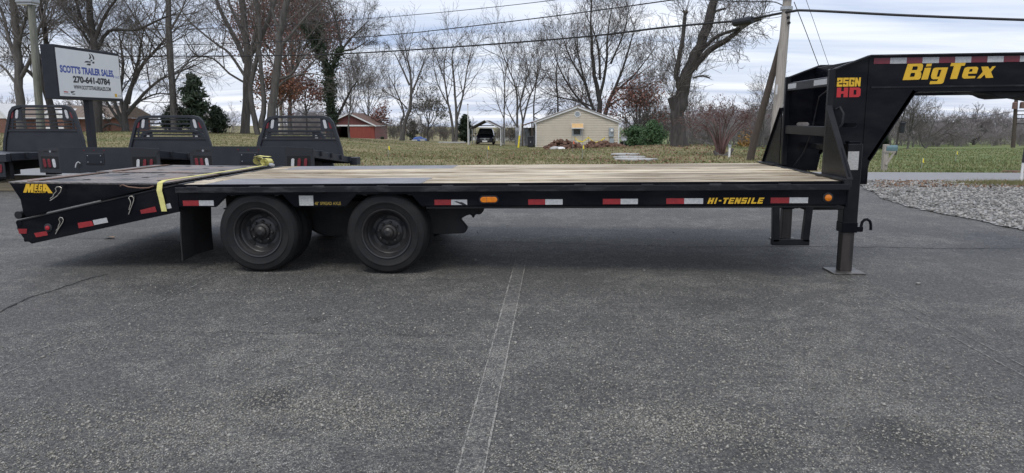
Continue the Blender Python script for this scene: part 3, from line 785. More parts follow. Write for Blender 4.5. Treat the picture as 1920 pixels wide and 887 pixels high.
# aggregate laid bare in worn patches of the lot: pale chips bedded in the binder
rng = np.random.default_rng(77)
CX_, CYy, CS = [], [], []
for px, py, rx, n_ in ((150, 640, .35, 500), (330, 800, .3, 1300), (90, 790, .28, 900), (470, 745, .35, 900), (610, 755, .26, 1300), (690, 785, .24, 1300), (440, 650, .45, 700), (745, 620, .4, 700), (820, 690, .3, 600), (640, 690, .35, 600),
                       (1250, 785, .3, 1500), (1330, 800, .25, 1200), (1150, 705, .45, 900), (1420, 700, .45, 700), (1560, 650, .5, 600), (1800, 815, .3, 1200), (1700, 740, .4, 700), (1050, 876, .2, 700), (1080, 640, .4, 600), (1340, 625, .4, 600), (60, 880, .25, 700), (250, 870, .3, 700), (1480, 850, .25, 500), (1640, 700, .4, 500), (960, 780, .5, 700), (1180, 840, .3, 500), (560, 560, .8, 500), (1200, 560, .9, 500)):
    c = atz(px, py, 0)
    CX_.append(c[0] + rng.normal(0, rx, n_)); CYy.append(c[1] + rng.normal(0, rx * .55, n_)); CS.append(rng.gamma(3.5, .0011, n_) + .0018)
n_ = 9000
CX_.append(rng.uniform(-4.2, 4.2, n_)); CYy.append(2.3 + 3.6 * rng.uniform(0, 1, n_) ** 1.3); CS.append(rng.gamma(3, .0009, n_) + .0016)
CX_ = np.concatenate(CX_); CYy = np.concatenate(CYy); CS = np.concatenate(CS)
k = CYy > 1.9
tag(stones('bare_aggregate', CX_[k], CYy[k], CS[k] * .1 + .0005, CS[k], 13, 'chip'), 'pale stone chips showing through worn patches of the asphalt', 'aggregate', kind='stuff')

# ================================================================ gooseneck trailer
TH = 0.011                                    # nose jacked slightly up
_A1, _A2 = at(495.6, 434, 6.4), at(732, 437, 6.4)
XA = (_A1[0] + _A2[0]) / 2                    # midway between the axles
YC = 7.495                                    # centre line of the deck
TR = empty('gooseneck_trailer', (XA, YC, 0), (0, -TH, 0), 'long black gooseneck flatbed trailer with pale plank deck and dual wheels', 'trailer')
def tl(px, py, yl):
    """photo pixel on the trailer plane at local y -> local (x, z)"""
    P = at(px, py, YC + yl); dx, dz = P[0] - XA, P[2]
    return (dx * math.cos(TH) + dz * math.sin(TH), -dx * math.sin(TH) + dz * math.cos(TH))
def tl3(px, py, yl):
    a, b2 = tl(px, py, yl); return (a, yl, b2)
RW = 0.383
def lz(xl, zw): return zw - xl * TH          # local z of a world height
SY = -1.25                                   # side plate plane

# side frame and rub rails, both sides
cut = [(-1.35, .645), (-1.0, .645), (-.875, .757), (-.345, .757), (-.24, .645), (.245, .645), (.35, .757), (.868, .757), (.965, .645), (4.77, .645), (4.77, .852), (-1.35, .852)]
for s, lab in ((-1, None), (1, None)):
    mb = MB().prism(cut, 'y', s * 1.238, s * 1.25)
    mb.build('side_plate', 'black', TR, bevel=.002)
    # folded lip along the lower edge, following the wheel cut-outs
    lip = MB()
    for (x0, z0), (x1, z1) in zip(cut[:9], cut[1:10]):
        lip.bar((x0, s * 1.232, z0), (x1, s * 1.232, z1), .03, .012)
    lip.build('lower_lip', 'black', TR)
    MB().box(-1.35, 4.775, min(s * 1.288, s * 1.298), max(s * 1.288, s * 1.298), .778, .83).build('rub_rail', 'black_dusty', TR, bevel=.003)
    px_ = -1.25
    n = 0
    while px_ < 4.7:
        MB().box(px_, px_ + .105, min(s * 1.2515, s * 1.2865), max(s * 1.2515, s * 1.2865), .775, .836).build('stake_pocket', 'black_dusty', TR, bevel=.002)
        px_ += .602; n += 1
    # bottom flange of the side channel
    MB().box(1.0, 4.7, min(s * 1.18, s * 1.235), max(s * 1.18, s * 1.235), .617, .633).build('bottom_flange', 'frame_under', TR)
# main beams, crossmembers, axles
for s in (-1, 1):
    mb = MB().box(-1.3, 4.78, s * .42 - .006, s * .42 + .006, .53, .79).box(-1.3, 4.78, s * .42 - .07, s * .42 + .07, .518, .53).box(-1.3, 4.78, s * .42 - .07, s * .42 + .07, .79, .80)
    mb.build('main_beam', 'frame_under', TR)
for i in range(15):
    x = -1.25 + i * .42
    MB().box(x - .02, x + .02, -1.236, 1.236, .74, .81).build('crossmember', 'frame_under', TR)
for x in (-.617, .617):
    MB().tube([(x, -1.0, lz(x, RW)), (x, 1.0, lz(x, RW))], .063, 12).build('axle', 'frame_under', TR, smooth=True)
for s in (-1, 1):
    for x in (-.617, .617):
        mb = MB()
        for k in range(4):
            hw = .5 - .1 * k; zz = lz(x, RW) + .09 + .016 * k
            mb.box(x - hw, x + hw, s * .56 - .035, s * .56 + .035, zz, zz + .012)
        mb.box(x - .07, x + .07, s * .56 - .05, s * .56 + .05, lz(x, RW) - .07, lz(x, RW) + .09)
        mb.build('leaf_spring', 'frame_under', TR)
        MB().tube([(x, s * .80, lz(x, RW)), (x, s * .9, lz(x, RW))], .175, 20).build('brake_drum', 'frame_under', TR, smooth=True)
    MB().prism([(-.22, .62), (.22, .62), (.13, .30), (-.1, .30)], 'y', s * .56 - .06, s * .56 + .06).build('spring_hanger', 'frame_under', TR)
    MB().prism([(-.5, .62), (.3, .62), (.28, .27), (-.16, .27), (-.3, .36)], 'y', s * .66 - .03, s * .66 + .03).build('hanger_plate', 'frame_under', TR)
    hp = [(.95, .63), (1.49, .63), (1.505, .555), (1.47, .515), (1.42, .52), (1.40, .475), (1.375, .52), (1.33, .505), (1.275, .475), (1.345, .385), (1.315, .335), (1.25, .33), (.93, .32)]
    MB().prism(hp, 'y', s * .90 - .035, s * .90 + .035).build('front_hanger', 'frame_under', TR, bevel=.012)
# dual wheels
def make_wheel(full=True):
    prof = [(.222, .035), (.236, .014), (.262, .006), (.292, .0), (.296, -.003), (.303, -.003), (.307, .001), (.34, .006), (.352, .008), (.356, .013), (.371, .024), (.380, .042), (RW, .05),
            (RW, .072), (.374, .074), (.374, .082), (RW, .084), (RW, .121), (.374, .123), (.374, .131), (RW, .133), (RW, .155), (.38, .163), (.371, .181), (.34, .199), (.292, .205), (.236, .191), (.222, .17)]
    w = MB().lathe(prof, (0, 0, 0), 'y', 56, close=True).build('wheel', 'rubber', None, smooth=True)
    rp = [(.224, .03), (.238, .012), (.232, .004), (.222, .008), (.214, .03), (.206, .04), (.2, .05), (.196, .085), (.185, .095), (.176, .115), (.16, .13), (.135, .132), (.115, .118), (.1, .116), (.0, .116)]
    r = MB().lathe(rp, (0, 0, 0), 'y', 48).build('rim', 'rim', w, smooth=True)
    if full:
        hp = [(.08, .118), (.078, .098), (.07, .09), (.056, .086), (.052, .066), (.045, .058), (.03, .054), (.026, .05), (.0, .05)]
        MB().lathe(hp, (0, 0, 0), 'y', 24).build('hub', 'hub', w, smooth=True)
        for k in range(8):
            a = k * math.pi / 4 + .2
            c = (.098 * math.cos(a), 0, .098 * math.sin(a))
            MB().lathe([(.014, .117), (.014, .098), (.009, .094), (.0, .094)], c, 'y', 6).build('lug_nut', 'hub', w)
        for k in range(5):
            a = k * 2 * math.pi / 5 + .5
            mb = MB(); ca, sa = math.cos(a), math.sin(a); pts = []
            for j in range(12):
                t = 2 * math.pi * j / 12; rr = .155 + .021 * math.sin(t); tt = .036 * math.cos(t)
                pts.append((rr * ca - tt * sa, .1215 if rr < .155 else .119, rr * sa + tt * ca))
            mb.add(pts, [tuple(range(12))]); mb.build('hand_hole_shade', 'dark_inside', w)  # dark disc on the rim; the shade of the hole is painted
    return w
wh = make_wheel(True); wi = make_wheel(False)
for x in (-.617, .617):
    for s in (-1, 1):
        for k, (src, off) in enumerate(((wh, 1.245), (wi, .985))):
            w = copy_tree(src, TR)
            w.location = (x, s * off, lz(x, RW + .001))
            w.rotation_euler = (0, .35 if x < 0 else 1.15, 0 if s < 0 else math.pi)
            if k == 0 and s < 0: pass
for o in (wh, wi):
    for ch in list(o.children): bpy.data.objects.remove(ch)
    bpy.data.objects.remove(o)
# mud flaps behind the rear tyres
for s in (-1, 1):
    mb = MB(); V = []; nz_ = 6
    for i in range(nz_ + 1):
        z = .63 - .50 * i / nz_
        bow = -.03 * math.sin(i / nz_ * 1.7)
        for y in (1.2, 1.0, .62): V.append((-1.36 + bow + (.012 if y == 1.0 else 0), s * (y - .02 * i / nz_ * (y == .62)), z - (.02 if (i == nz_ and y != 1.0) else 0)))
    off = len(V)
    V2 = [(a - .012, b2, c) for a, b2, c in V]
    F = []
    for i in range(nz_):
        for j in range(2):
            a = i * 3 + j
            F += [(a, a + 1, a + 4, a + 3), (off + a, off + a + 3, off + a + 4, off + a + 1)]
    rim_ = [0, 1, 2] + [3 * i + 2 for i in range(1, nz_ + 1)] + [3 * nz_ + 1, 3 * nz_] + [3 * i for i in range(nz_ - 1, 0, -1)]
    for a, b2 in zip(rim_, rim_[1:] + rim_[:1]): F.append((a, b2, off + b2, off + a))
    mb.add(V + V2, F); mb.build('mud_flap', 'flap', TR)

# deck: planks laid lengthwise, steel tread plates over the wheels, steel edge bars
pw = 2.476 / 12
def plank(x0, x1, i, dz):
    y0 = -1.238 + i * pw
    g = .016 if i in (3, 6, 9) else .011
    o = MB().box(0, x1 - x0, 0, pw - g, 0, .035).build('deck_plank', 'plank', TR, bevel=.003)
    o.location = (x0, y0 + g / 2, .818 + dz)
rg = random.Random(8)
for i in range(12):
    dz = rg.uniform(-.004, .004)
    if i < 3 or i > 8:
        plank(-1.305, -1.10, i, dz); plank(.962, 4.725, i, dz)
    else:
        plank(-1.305, 4.725, i, dz)
for y0, y1 in ((-1.236, -1.238 + 3 * pw - .004), (-1.238 + 9 * pw + .004, 1.236)):
    mb = MB().box(0, 2.054, 0, y1 - y0, 0, .03)
    o = mb.build('tread_plate', 'deck_tread', TR, bevel=.002); o.location = (-1.096, y0, .822)
MB().box(-1.352, -1.31, -1.236, 1.236, .80, .858).build('rear_edge_bar', 'black_worn', TR, bevel=.003)
MB().box(4.727, 4.79, -1.29, 1.29, .80, .862).build('front_edge_bar', 'black_worn', TR, bevel=.003)
MB().box(4.772, 4.79, -1.25, 1.25, .617, .80).build('front_channel', 'black', TR, bevel=.003)

# dovetail with two folded ramps lying over it
dv = [(-1.354, .845), (-1.354, .594), (-2.86, .287), (-2.94, .35), (-2.985, .43), (-2.985, .475), (-2.945, .51)]
for s in (-1, 1):
    MB().prism(dv, 'y', s * 1.225, s * 1.25).build('dovetail_side', 'black', TR, bevel=.003)
    mb = MB().bar((-1.36, s * 1.232, .85), (-2.95, s * 1.232, .515), .05, .012)
    mb.build('dovetail_top_flange', 'black_worn', TR)
mb = MB().prism([(-1.36, .80), (-1.36, .70), (-2.88, .36), (-2.9, .44)], 'y', -1.22, 1.22)
mb.build('dovetail_floor', 'frame_under', TR)
MB().box(-2.96, -2.86, -1.22, 1.22, .30, .42).build('rear_bumper', 'black', TR, bevel=.006)
rp_side = [(-3.03, .884), (-2.936, .716), (-2.925, .58), (-2.90, .545), (-1.58, .826), (-1.52, .838), (-1.52, .858)]
rgr = random.Random(4)
for y0, y1 in ((-1.222, -.07), (.07, 1.222)):
    for yy in (y0, y1 - .014):
        MB().prism(rp_side, 'y', yy, yy + .014).build('ramp_side', 'black', TR, bevel=.002)
    # ramp skin: worn tread sheet with raised edge flats
    sl = (.858 - .884) / (3.03 - 1.52)
    def rz(x): return .884 + (x + 3.03) * sl
    mb = MB().add([(-3.03, y0, rz(-3.03) - .012), (-1.52, y0, rz(-1.52) - .012), (-1.52, y1, rz(-1.52) - .012), (-3.03, y1, rz(-3.03) - .012),
                   (-3.035, y0 - .004, rz(-3.03) + .002), (-1.52, y0 - .004, rz(-1.52) + .002), (-1.52, y1 + .004, rz(-1.52) + .002), (-3.035, y1 + .004, rz(-3.03) + .002)],
                  [(0, 3, 2, 1), (4, 5, 6, 7), (0, 1, 5, 4), (1, 2, 6, 5), (2, 3, 7, 6), (3, 0, 4, 7)])
    skin = mb.build('ramp_tread', 'ramp_tread', TR)
    # dark strip as a gap; dark ovals paint the shade of cleat slots
    for xg in (-2.79,):
        MB().bar((xg, y0 + .10, rz(xg) + .004), (xg + .02, y1 - .05, rz(xg) + .004), .022, .006).build('ramp_seam', 'dark_inside', skin)
        MB().bar((xg - .06, y0 + .04, rz(xg) + .006), (xg - .05, y1 - .02, rz(xg) + .006), .05, .008).build('edge_flat', 'rust', skin)
    for xr in (-2.45, -2.05, -1.72):
        for yr in (y0 + .3 + .3 * (xr == -2.05), y1 - .22):
            pts = [(xr + rgr.uniform(-.05, .05) + .05 * math.cos(t) , yr + .018 * math.sin(t), rz(xr) + .006) for t in [k * .7854 for k in range(8)]]
            cx_ = sum(p[0] for p in pts) / 8
            pts = [(cx_ + .045 * math.cos(k * .7854), yr + .03 * math.sin(k * .7854), rz(cx_) + .0055) for k in range(8)]
            MB().add(pts, [tuple(range(8))]).build('cleat_slot_shade', 'dark_inside', skin)
    for xb in (-2.9, -2.2, -1.6):
        MB().box(xb - .03, xb + .03, y0 + .02, y1 - .02, rz(xb) - .1 * (xb < -2) - .06, rz(xb) - .013).build('ramp_rib', 'frame_under', TR)
for s in (-1, 1):
    MB().tube([(-2.965, s * 1.24, .565), (-2.965, s * .9, .565)], .038, 14).build('hinge_barrel', 'black_worn', TR, smooth=True)
    MB().tube([(-2.955, s * 1.255, .49), (-2.955, s * 1.1, .49)], .03, 14).build('hinge_pin', 'black', TR, smooth=True)
def tquad(name, pts, mat, yl=SY, th=.0025, parent=TR):
    P = [tl(a, b2, yl) for a, b2 in pts]
    return MB().prism(P, 'y', yl - .0005, yl - .0005 - th).build(name, mat, parent)
# reflective tape
for (xr0, xm, xw1, zt, zb) in ((-1.31, -1.155, -1.011, .702, .652), (1.082, 1.236, 1.385, .70, .651), (1.946, 2.1, 2.259, .70, .651), (2.623, 2.782, 2.938, .702, .653), (3.192, 3.35, 3.519, .704, .654), (4.113, 4.276, 4.439, .708, .657)):
    for a, b2, mt in ((xr0, xm, 'red_tape'), (xm + .001, xw1, 'white_tape')):
        MB().box(a, b2, SY - .003, SY - .0005, zb, zt).build('reflective_tape', mt, TR)
for q, mt in (([(263, 394), (291, 387), (294, 397), (265, 401)], 'red_tape'), ([(301, 386), (319, 381), (322, 390), (303, 394)], 'white_tape'),
              ([(146, 418), (172, 414), (176, 423), (148, 428)], 'red_tape'), ([(174, 413), (200, 408), (203, 417), (177, 422)], 'white_tape'),
              ([(64, 437), (88, 433), (90, 441), (68, 445)], 'red_tape'), ([(34, 429), (51, 429), (50, 438), (36, 438)], 'red_tape')):
    tquad('reflective_tape', q, mt)
# scraped patch on one white tape
MB().prism([tl(a, b2, SY) for a, b2 in ((852, 378), (856, 377), (862, 379), (866, 379), (872, 382), (875, 384), (868, 384.5), (860, 381))], 'y', SY - .0032, SY - .0045).build('tape_scrape', 'black_dusty', TR)
# lamps
mb = MB().oval((1.586, .70), .185, .075, SY, SY - .006); mb.build('lamp_bezel', 'bin', TR, bevel=.002)
lamp = MB().oval((1.586, .70), .158, .052, SY - .006, SY - .02).build('side_marker_lamp', 'amber', TR, bevel=.006, segs=2)
MB().box(1.565, 1.568, SY - .0215, SY - .0195, .676, .724).build('lens_rib', 'rust', lamp)
mb = MB().lathe([(.046, 0), (.046, -.006), (.036, -.01), (.0, -.01)], (4.61, SY, .705), 'y', 20); mb.build('lamp_bezel', 'bin', TR, smooth=True)
MB().lathe([(.031, -.008), (.029, -.018), (.015, -.024), (.0, -.025)], (4.61, SY, .705), 'y', 20).build('round_marker_lamp', 'amber', TR, smooth=True)
a, b2 = tl(91, 427, SY)
MB().lathe([(.042, 0), (.04, -.008), (.03, -.012), (.0, -.012)], (a, SY, b2), 'y', 18).build('lamp_bezel', 'bin', TR, smooth=True)
MB().lathe([(.022, -.011), (.02, -.02), (.0, -.024)], (a, SY, b2), 'y', 18).build('tail_marker_lamp', 'bright_red_lens', TR, smooth=True)
MB().box(-.19, -.055, SY - .002, SY - .0005, .65, .743).build('spec_plate', 'sticker', TR)
X3, Z3 = (1, 0, 0), (0, 0, 1)
fit_text('lettering', '48" SPREAD AXLE', 'yellow_dim', TR, (-.045, SY - .003, .655), X3, Z3, .25, .03, weight=.0)
gl = block_text('HI-TENSILE', .2, {'I': .55, '-': .6}, shear=.38)
poly_glyphs('lettering', gl, 'yellow', TR, lambda u_, v_: (3.556 + u_ * .485, SY - .003, .708 - v_ * .054))
# hairpin clips and pull handle on the dovetail
def clip(pts, name='hairpin_clip', r=.0035, mt='steel_pin', yl=SY - .012, ox=0, oy=290, sc=4.67):
    MB().tube([tl3(ox + a / sc, oy + b2 / sc, yl) for a, b2 in pts], r, 6).build(name, mt, TR, smooth=True)
clip([(438, 403), (500, 362), (530, 325), (540, 292), (525, 281), (497, 283), (485, 298), (494, 320), (470, 348), (464, 368), (440, 384)])
clip([(486, 694), (518, 640), (545, 600), (556, 572), (545, 552), (527, 549), (515, 565), (526, 592), (512, 622), (508, 645), (492, 664)])
clip([(183, 496), (203, 440), (224, 385), (226, 362), (212, 345), (193, 347), (182, 360), (196, 384), (200, 405), (190, 440), (186, 460)], ox=200, sc=4.436)
clip([(112, 262), (130, 250), (180, 268), (280, 278), (350, 276), (388, 262)], 'pull_handle', .006, 'rust', SY - .02, 200, 290, 4.436)
for q in ((541, 287, 0, 4.67), (545, 562, 0, 4.67), (228, 352, 200, 4.436)):
    a, b2 = tl(q[2] + q[0] / q[3], 290 + q[1] / q[3], SY)
    MB().lathe([(.018, .0), (.018, -.012), (.0, -.014)], (a, SY, b2), 'y', 10).build('clip_pin', 'black_worn', TR)
# MEGA RAMP
def z1(u_, v_, yl): return tl3(u_ / 4.67, 290 + v_ / 4.67, yl)
mega = [[(203, 332), (228, 256), (258, 256), (261, 290), (274, 256), (297, 256), (291, 332), (268, 332), (271, 298), (259, 332), (245, 332), (242, 298), (232, 332)],
        [(302, 258), (332, 258), (331, 271), (317, 271), (316, 280), (329, 280), (328, 292), (315, 292), (314, 302), (329, 302), (328, 316), (298, 316)],
        [(340, 258), (370, 258), (369, 274), (360, 274), (360, 271), (352, 271), (349, 302), (358, 302), (358, 293), (354, 293), (355, 281), (370, 281), (368, 316), (334, 316)],
        [(376, 258), (404, 258), (462, 338), (421, 336), (413, 320), (399, 320), (398, 332), (374, 332)], [(395, 287), (404, 303), (396, 304)]]
poly_glyphs('lettering', mega, 'yellow', TR, lambda u_, v_: z1(u_, v_, SY + .0255))
a, b2 = tl(296 / 4.67, 290 + 336 / 4.67, SY + .0255); c, d = tl(392 / 4.67, 290 + 321 / 4.67, SY + .0255)
fit_text('lettering', 'RAMP', 'yellow', TR, (a, SY + .0255, b2), X3, Z3, c - a, d - b2, weight=.03, space=1.15)

# ---- the neck: two deep side plates, posts, crossbars, gussets, jacks
NY = .625
neck = [(4.83, .80), (4.83, 1.852), (5.15, 1.972), (7.7, 1.972), (7.7, 1.645), (5.60, 1.645), (5.225, 1.0), (5.19, .80)]
hole = [(4.95, 1.31), (5.06, 1.31), (5.08, 1.33), (5.06, 1.352), (4.95, 1.352), (4.93, 1.33)]
for s in (-1, 1):
    o = poly_glyphs('neck_side', [neck, hole], 'black', TR, lambda u_, v_: (u_, s * NY, v_))
    md = o.modifiers.new('solid', 'SOLIDIFY'); md.thickness = .012; md.offset = 0
    mb = MB()
    top = [(4.83, 1.852), (5.15, 1.972), (7.7, 1.972)]
    for p, q in zip(top, top[1:]): mb.bar((p[0], s * NY, p[1] + .004), (q[0], s * NY, q[1] + .004), .075, .012)
    mb.build('neck_top_flange', 'black_dusty', TR)
    mb = MB().box(5.60, 7.7, s * NY - .045, s * NY + .045, 1.632, 1.644)
    mb.bar((5.60, s * NY, 1.638), (5.225, s * NY, .995), .07, .012, up=(0, 1, 0)) if False else None
    mb.build('neck_bottom_flange', 'black', TR)
    yo = s * NY - .014 if s < 0 else s * NY + .007
    MB().box(5.18, 7.7, yo, yo + .007, 1.675, 1.69).build('neck_weld_strip', 'black_dusty', TR)
    MB().bar((5.212, s * NY, .995), (5.587, s * NY, 1.645), .04, .012, up=(0, 1, 0)).build('riser_flange', 'black', TR)
    MB().box(5.145, 5.158, yo, yo + .007, .82, 1.96).build('neck_corner_weld', 'black', TR)
    MB().box(4.785, 4.845, s * NY - .022, s * NY + .03, .863, 1.858).build('neck_post', 'gloss_edge', TR, bevel=.006)
    gp_ = [(s * .664, .864), (s * 1.27, .864), (s * 1.26, .90), (s * .70, 1.50), (s * .664, 1.52)]
    MB().prism(gp_, 'x', 4.775, 4.787).build('corner_gusset', 'black', TR)
    mb = MB().bar((4.78, s * 1.275, .866), (4.78, s * .69, 1.515), .012, .05, up=(1, 0, 0)); mb.build('gusset_flange', 'gloss_edge', TR)
    MB().box(4.70, 4.80, min(s * .66, s * 1.29), max(s * .66, s * 1.29), .8625, .872).build('gusset_foot', 'black_worn', TR)
    # jacks
    jy = s * .86; jx = 4.955
    MB().box(jx - .068, jx + .068, jy - .065, jy + .065, .345, 1.165).build('jack_outer_tube', 'gloss_edge', TR, bevel=.006)
    MB().box(jx - .055, jx + .055, jy - .052, jy + .052, lz(jx, .014), .36).build('jack_leg', 'jack', TR, bevel=.005)
    MB().box(jx - .072, jx + .072, jy - .069, jy + .069, .335, .43).build('jack_collar', 'black', TR, bevel=.004)
    o = MB().box(-.15, .15, -.14, .14, 0, .012).build('jack_foot', 'footplate', TR, bevel=.003); o.location = (jx, jy, lz(jx, .002)); o.rotation_euler = (0, TH, .0)
    MB().box(jx - .055, jx + .055, jy - .05, jy + .05, 1.165, 1.19).build('jack_cap', 'black', TR, bevel=.008)
    MB().box(4.79, jx - .07, jy - .1, jy + .1, .60, .86).build('jack_bracket', 'black', TR, bevel=.004)
    MB().box(4.795, 5.0, s * NY - .05 if s > 0 else s * NY - .2, s * NY + .2 if s > 0 else s * NY + .05, .62, .80).build('neck_foot', 'black', TR, bevel=.004)
    pts = [(jx + .065, jy - .03, .365), (jx + .13, jy - .03, .365)]
    MB().bar(pts[0], pts[1], .05, .05).build('jack_pin_housing', 'black', TR, bevel=.005)
    hk = [(jx + .115, jy - .03, .375), (jx + .125, jy - .03, .43), (jx + .145, jy - .03, .452), (jx + .17, jy - .03, .456), (jx + .195, jy - .03, .44), (jx + .205, jy - .03, .41), (jx + .21, jy - .03, .355)]
    MB().tube(hk, .0135, 8).build('jack_pin_handle', 'black', TR, smooth=True)
MB().box(4.882 + .01, 4.99, -.928, -.9255, .925, 1.095).build('jack_decal', 'sticker', TR)
for z0, z1_ in ((1.70, 1.79), (1.225, 1.32)):
    MB().box(4.80, 4.85, -.59, .59, z0, z1_).build('neck_crossbar', 'gloss_edge', TR, bevel=.005)
for y0, y1 in ((-.56, -.22), (.30, .56)):
    MB().box(4.7965, 4.799, y0, y1, 1.722, 1.775).build('crossbar_sticker', 'white_tape', TR)
MB().box(4.98, 5.03, -.6, .6, 1.07, 1.13).build('rear_neck_tie', 'black', TR, bevel=.004)
mb = MB().box(5.10, 5.13, -.61, .61, 1.36, 1.95); mb.build('neck_bulkhead', 'black', TR, bevel=.003)
MB().box(5.40, 5.475, -.04, .04, .705, 1.36).build('centre_post', 'black', TR, bevel=.006)
MB().bar((5.13, 0, 1.30), (5.45, 0, 1.30), .12, .1).build('centre_post_arm', 'black', TR, bevel=.005)
MB().box(4.5, 4.86, -1.0, -.55, .56, .63).build('battery_box', 'frame_under', TR, bevel=.01)
# coupler housing under the far end of the neck
MB().prism([(6.10, 1.63), (6.30, 1.603), (6.36, 1.575), (6.42, 1.562), (6.50, 1.568), (6.56, 1.582), (6.85, 1.53), (7.4, 1.50), (7.4, 1.63)], 'y', -.615, -.3).build('coupler_plate', 'frame_under', TR, bevel=.006)
MB().tube([(7.2, 0, 1.5), (7.2, 0, 1.2)], .06, 14).build('coupler_tube', 'black', TR, smooth=True)
MB().lathe([(.0, .22), (.08, .22), (.085, .1), (.11, .06), (.11, -.02), (.0, -.02)], (7.2, 0, 1.0), 'z', 18).build('coupler', 'black', TR, smooth=True)
MB().box(6.9, 7.7, -.56, .56, 1.69, 1.96).build('neck_nose', 'black', TR, bevel=.02)
# hose hanging inside the neck
MB().tube([(4.98, -.2, 1.70), (4.96, .05, 1.62), (4.95, .12, 1.4), (4.94, .18, 1.2), (4.92, .3, 1.02), (4.87, .42, .87)], .009, 8).build('brake_hose', 'black_dusty', TR, smooth=True)
MB().tube([(4.855, -.675, 1.48), (4.88, -.70, 1.50), (4.90, -.74, 1.44), (4.89, -.75, 1.34), (4.86, -.74, 1.30)], .012, 8).build('grab_handle', 'black_worn', TR, smooth=True)
# step hung from the near rail
st = MB()
for a, b2 in (((4.175, .64), (4.19, .30)), ((4.47, .64), (4.45, .30))): MB().bar((a[0], -1.2, a[1]), (b2[0], -1.2, b2[1]), .06, .06, up=(0, 1, 0)).build('step_hanger', 'gloss_edge', TR, bevel=.005)
MB().box(4.155, 4.485, -1.23, -1.17, .268, .325).build('step_tread', 'gloss_edge', TR, bevel=.005)
# neck tape and lettering
NYF = -NY - .008
xs_ = [5.187, 5.336, 5.487, 5.63, 5.78, 5.925, 6.07, 6.215, 6.36, 6.505, 6.65]
for i in range(len(xs_) - 1):
    MB().box(xs_[i] + .001, xs_[i + 1], NYF - .002, NYF, 1.898, 1.952).build('neck_tape', 'red_tape_dim' if i % 2 == 0 else 'white_tape', TR)
def z8(u_, v_): return tl3(1620 + u_ / 6.4, 80 + v_ / 6.4, NYF - .001)
bt_ = [[(525, 255), (688, 250), (704, 258), (710, 275), (700, 326), (688, 342), (674, 349), (686, 362), (688, 378), (680, 420), (668, 437), (648, 444), (462, 450)],
       [(588, 285), (640, 283), (646, 290), (640, 320), (632, 328), (574, 330)], [(564, 363), (608, 362), (613, 370), (606, 402), (600, 409), (548, 411)],
       [(730, 303), (805, 300), (765, 441), (686, 444)], [(755, 252), (816, 250), (806, 284), (744, 287)],
       [(862, 300), (1010, 297), (957, 468), (950, 482), (935, 491), (915, 495), (786, 498), (795, 462), (868, 462), (880, 458), (890, 437), (832, 440), (812, 432), (804, 416), (806, 392), (826, 322), (840, 306)],
       [(896, 325), (930, 324), (903, 408), (872, 410)],
       [(1048, 244), (1222, 240), (1208, 277), (1166, 278), (1116, 434), (1032, 437), (1080, 281), (1034, 282)],
       [(1238, 292), (1348, 288), (1366, 296), (1371, 312), (1352, 370), (1252, 373), (1245, 392), (1254, 402), (1340, 400), (1330, 427), (1206, 432), (1184, 424), (1176, 406), (1180, 384), (1202, 316), (1216, 300)],
       [(1272, 317), (1300, 316), (1304, 322), (1296, 348), (1256, 350)],
       [(1408, 288), (1490, 286), (1510, 322), (1540, 284), (1582, 282), (1524, 350), (1552, 421), (1462, 424), (1446, 384), (1400, 427), (1354, 430), (1424, 352)]]
poly_glyphs('lettering', bt_, 'yellow', TR, lambda u_, v_: z8(u_, v_))
g25 = block_text('25GN', .1)
def zz5(px0, px1, py0, py1):
    a = tl(px0, py0, NYF - .001); b_ = tl(px1, py1, NYF - .001)
    return lambda u_, v_: (a[0] + u_ * (b_[0] - a[0]), NYF - .001, a[1] + v_ * (b_[1] - a[1]))
poly_glyphs('lettering', g25, 'yellow', TR, zz5(1570, 1613, 146, 162))
poly_glyphs('lettering', block_text('HD', .12), 'red_decal', TR, zz5(1569.5, 1613, 164.5, 182))

# ---------------------------------------------------------------- ratchet strap over the ramps
ST = empty('cargo_strap', (XA - 1.5, YC - 1.25, .85), label='yellow webbing strap pulled across the folded ramps with coiled end', cat='strap')
def stp(xl, yl, zl):
    c, s = math.cos(TH), math.sin(TH)
    return (xl * c - zl * s - (-1.5), yl + 1.25, xl * s + zl * c - .85)
path = [(-1.488, -1.27, .602), (-1.505, -1.268, .72), (-1.52, -1.265, .80), (-1.515, -1.25, .868), (-1.50, -1.2, .885), (-1.49, -.6, .882), (-1.485, 0, .88), (-1.48, .6, .878), (-1.478, 1.15, .88)]
hwid = .026
V, F = [], []
for i, (x, y, z) in enumerate(path):
    flat = i >= 3
    for sx in (-1, 1):
        for t in (0, .004): V.append(stp(x + sx * hwid, y - (0 if flat else t), z + (t if flat else 0)))
for i in range(len(path) - 1):
    a = i * 4; b2 = a + 4
    F += [(a, b2, b2 + 2, a + 2), (a + 1, a + 3, b2 + 3, b2 + 1), (a, a + 1, b2 + 1, b2), (a + 2, b2 + 2, b2 + 3, a + 3)]
MB().add(V, F).build('webbing', 'strap', ST)
def roll(cx_, cy_, cz_, r0, turns, w, ang):
    V, F = [], []; n = int(turns * 18)
    for i in range(n + 1):
        a = i / 18 * 2 * math.pi; r = .012 + (r0 - .012) * i / n
        for s in (-1, 1):
            for t in (0, .003):
                x, z = (r + t) * math.cos(a), (r + t) * .75 * math.sin(a)
                y = s * w / 2 * 1.0
                V.append(stp(cx_ + x * math.cos(ang) - y * math.sin(ang), cy_ + x * math.sin(ang) + y * math.cos(ang), cz_ + z))
    for i in range(n):
        a = i * 4; b2 = a + 4
        F += [(a, b2, b2 + 2, a + 2), (a + 1, a + 3, b2 + 3, b2 + 1), (a, a + 1, b2 + 1, b2), (a + 2, b2 + 2, b2 + 3, a + 3)]
    return MB().add(V, F).build('coiled_webbing', 'strap', ST, smooth=True)
roll(-1.585, 1.12, .937, .068, 4, .09, .25)
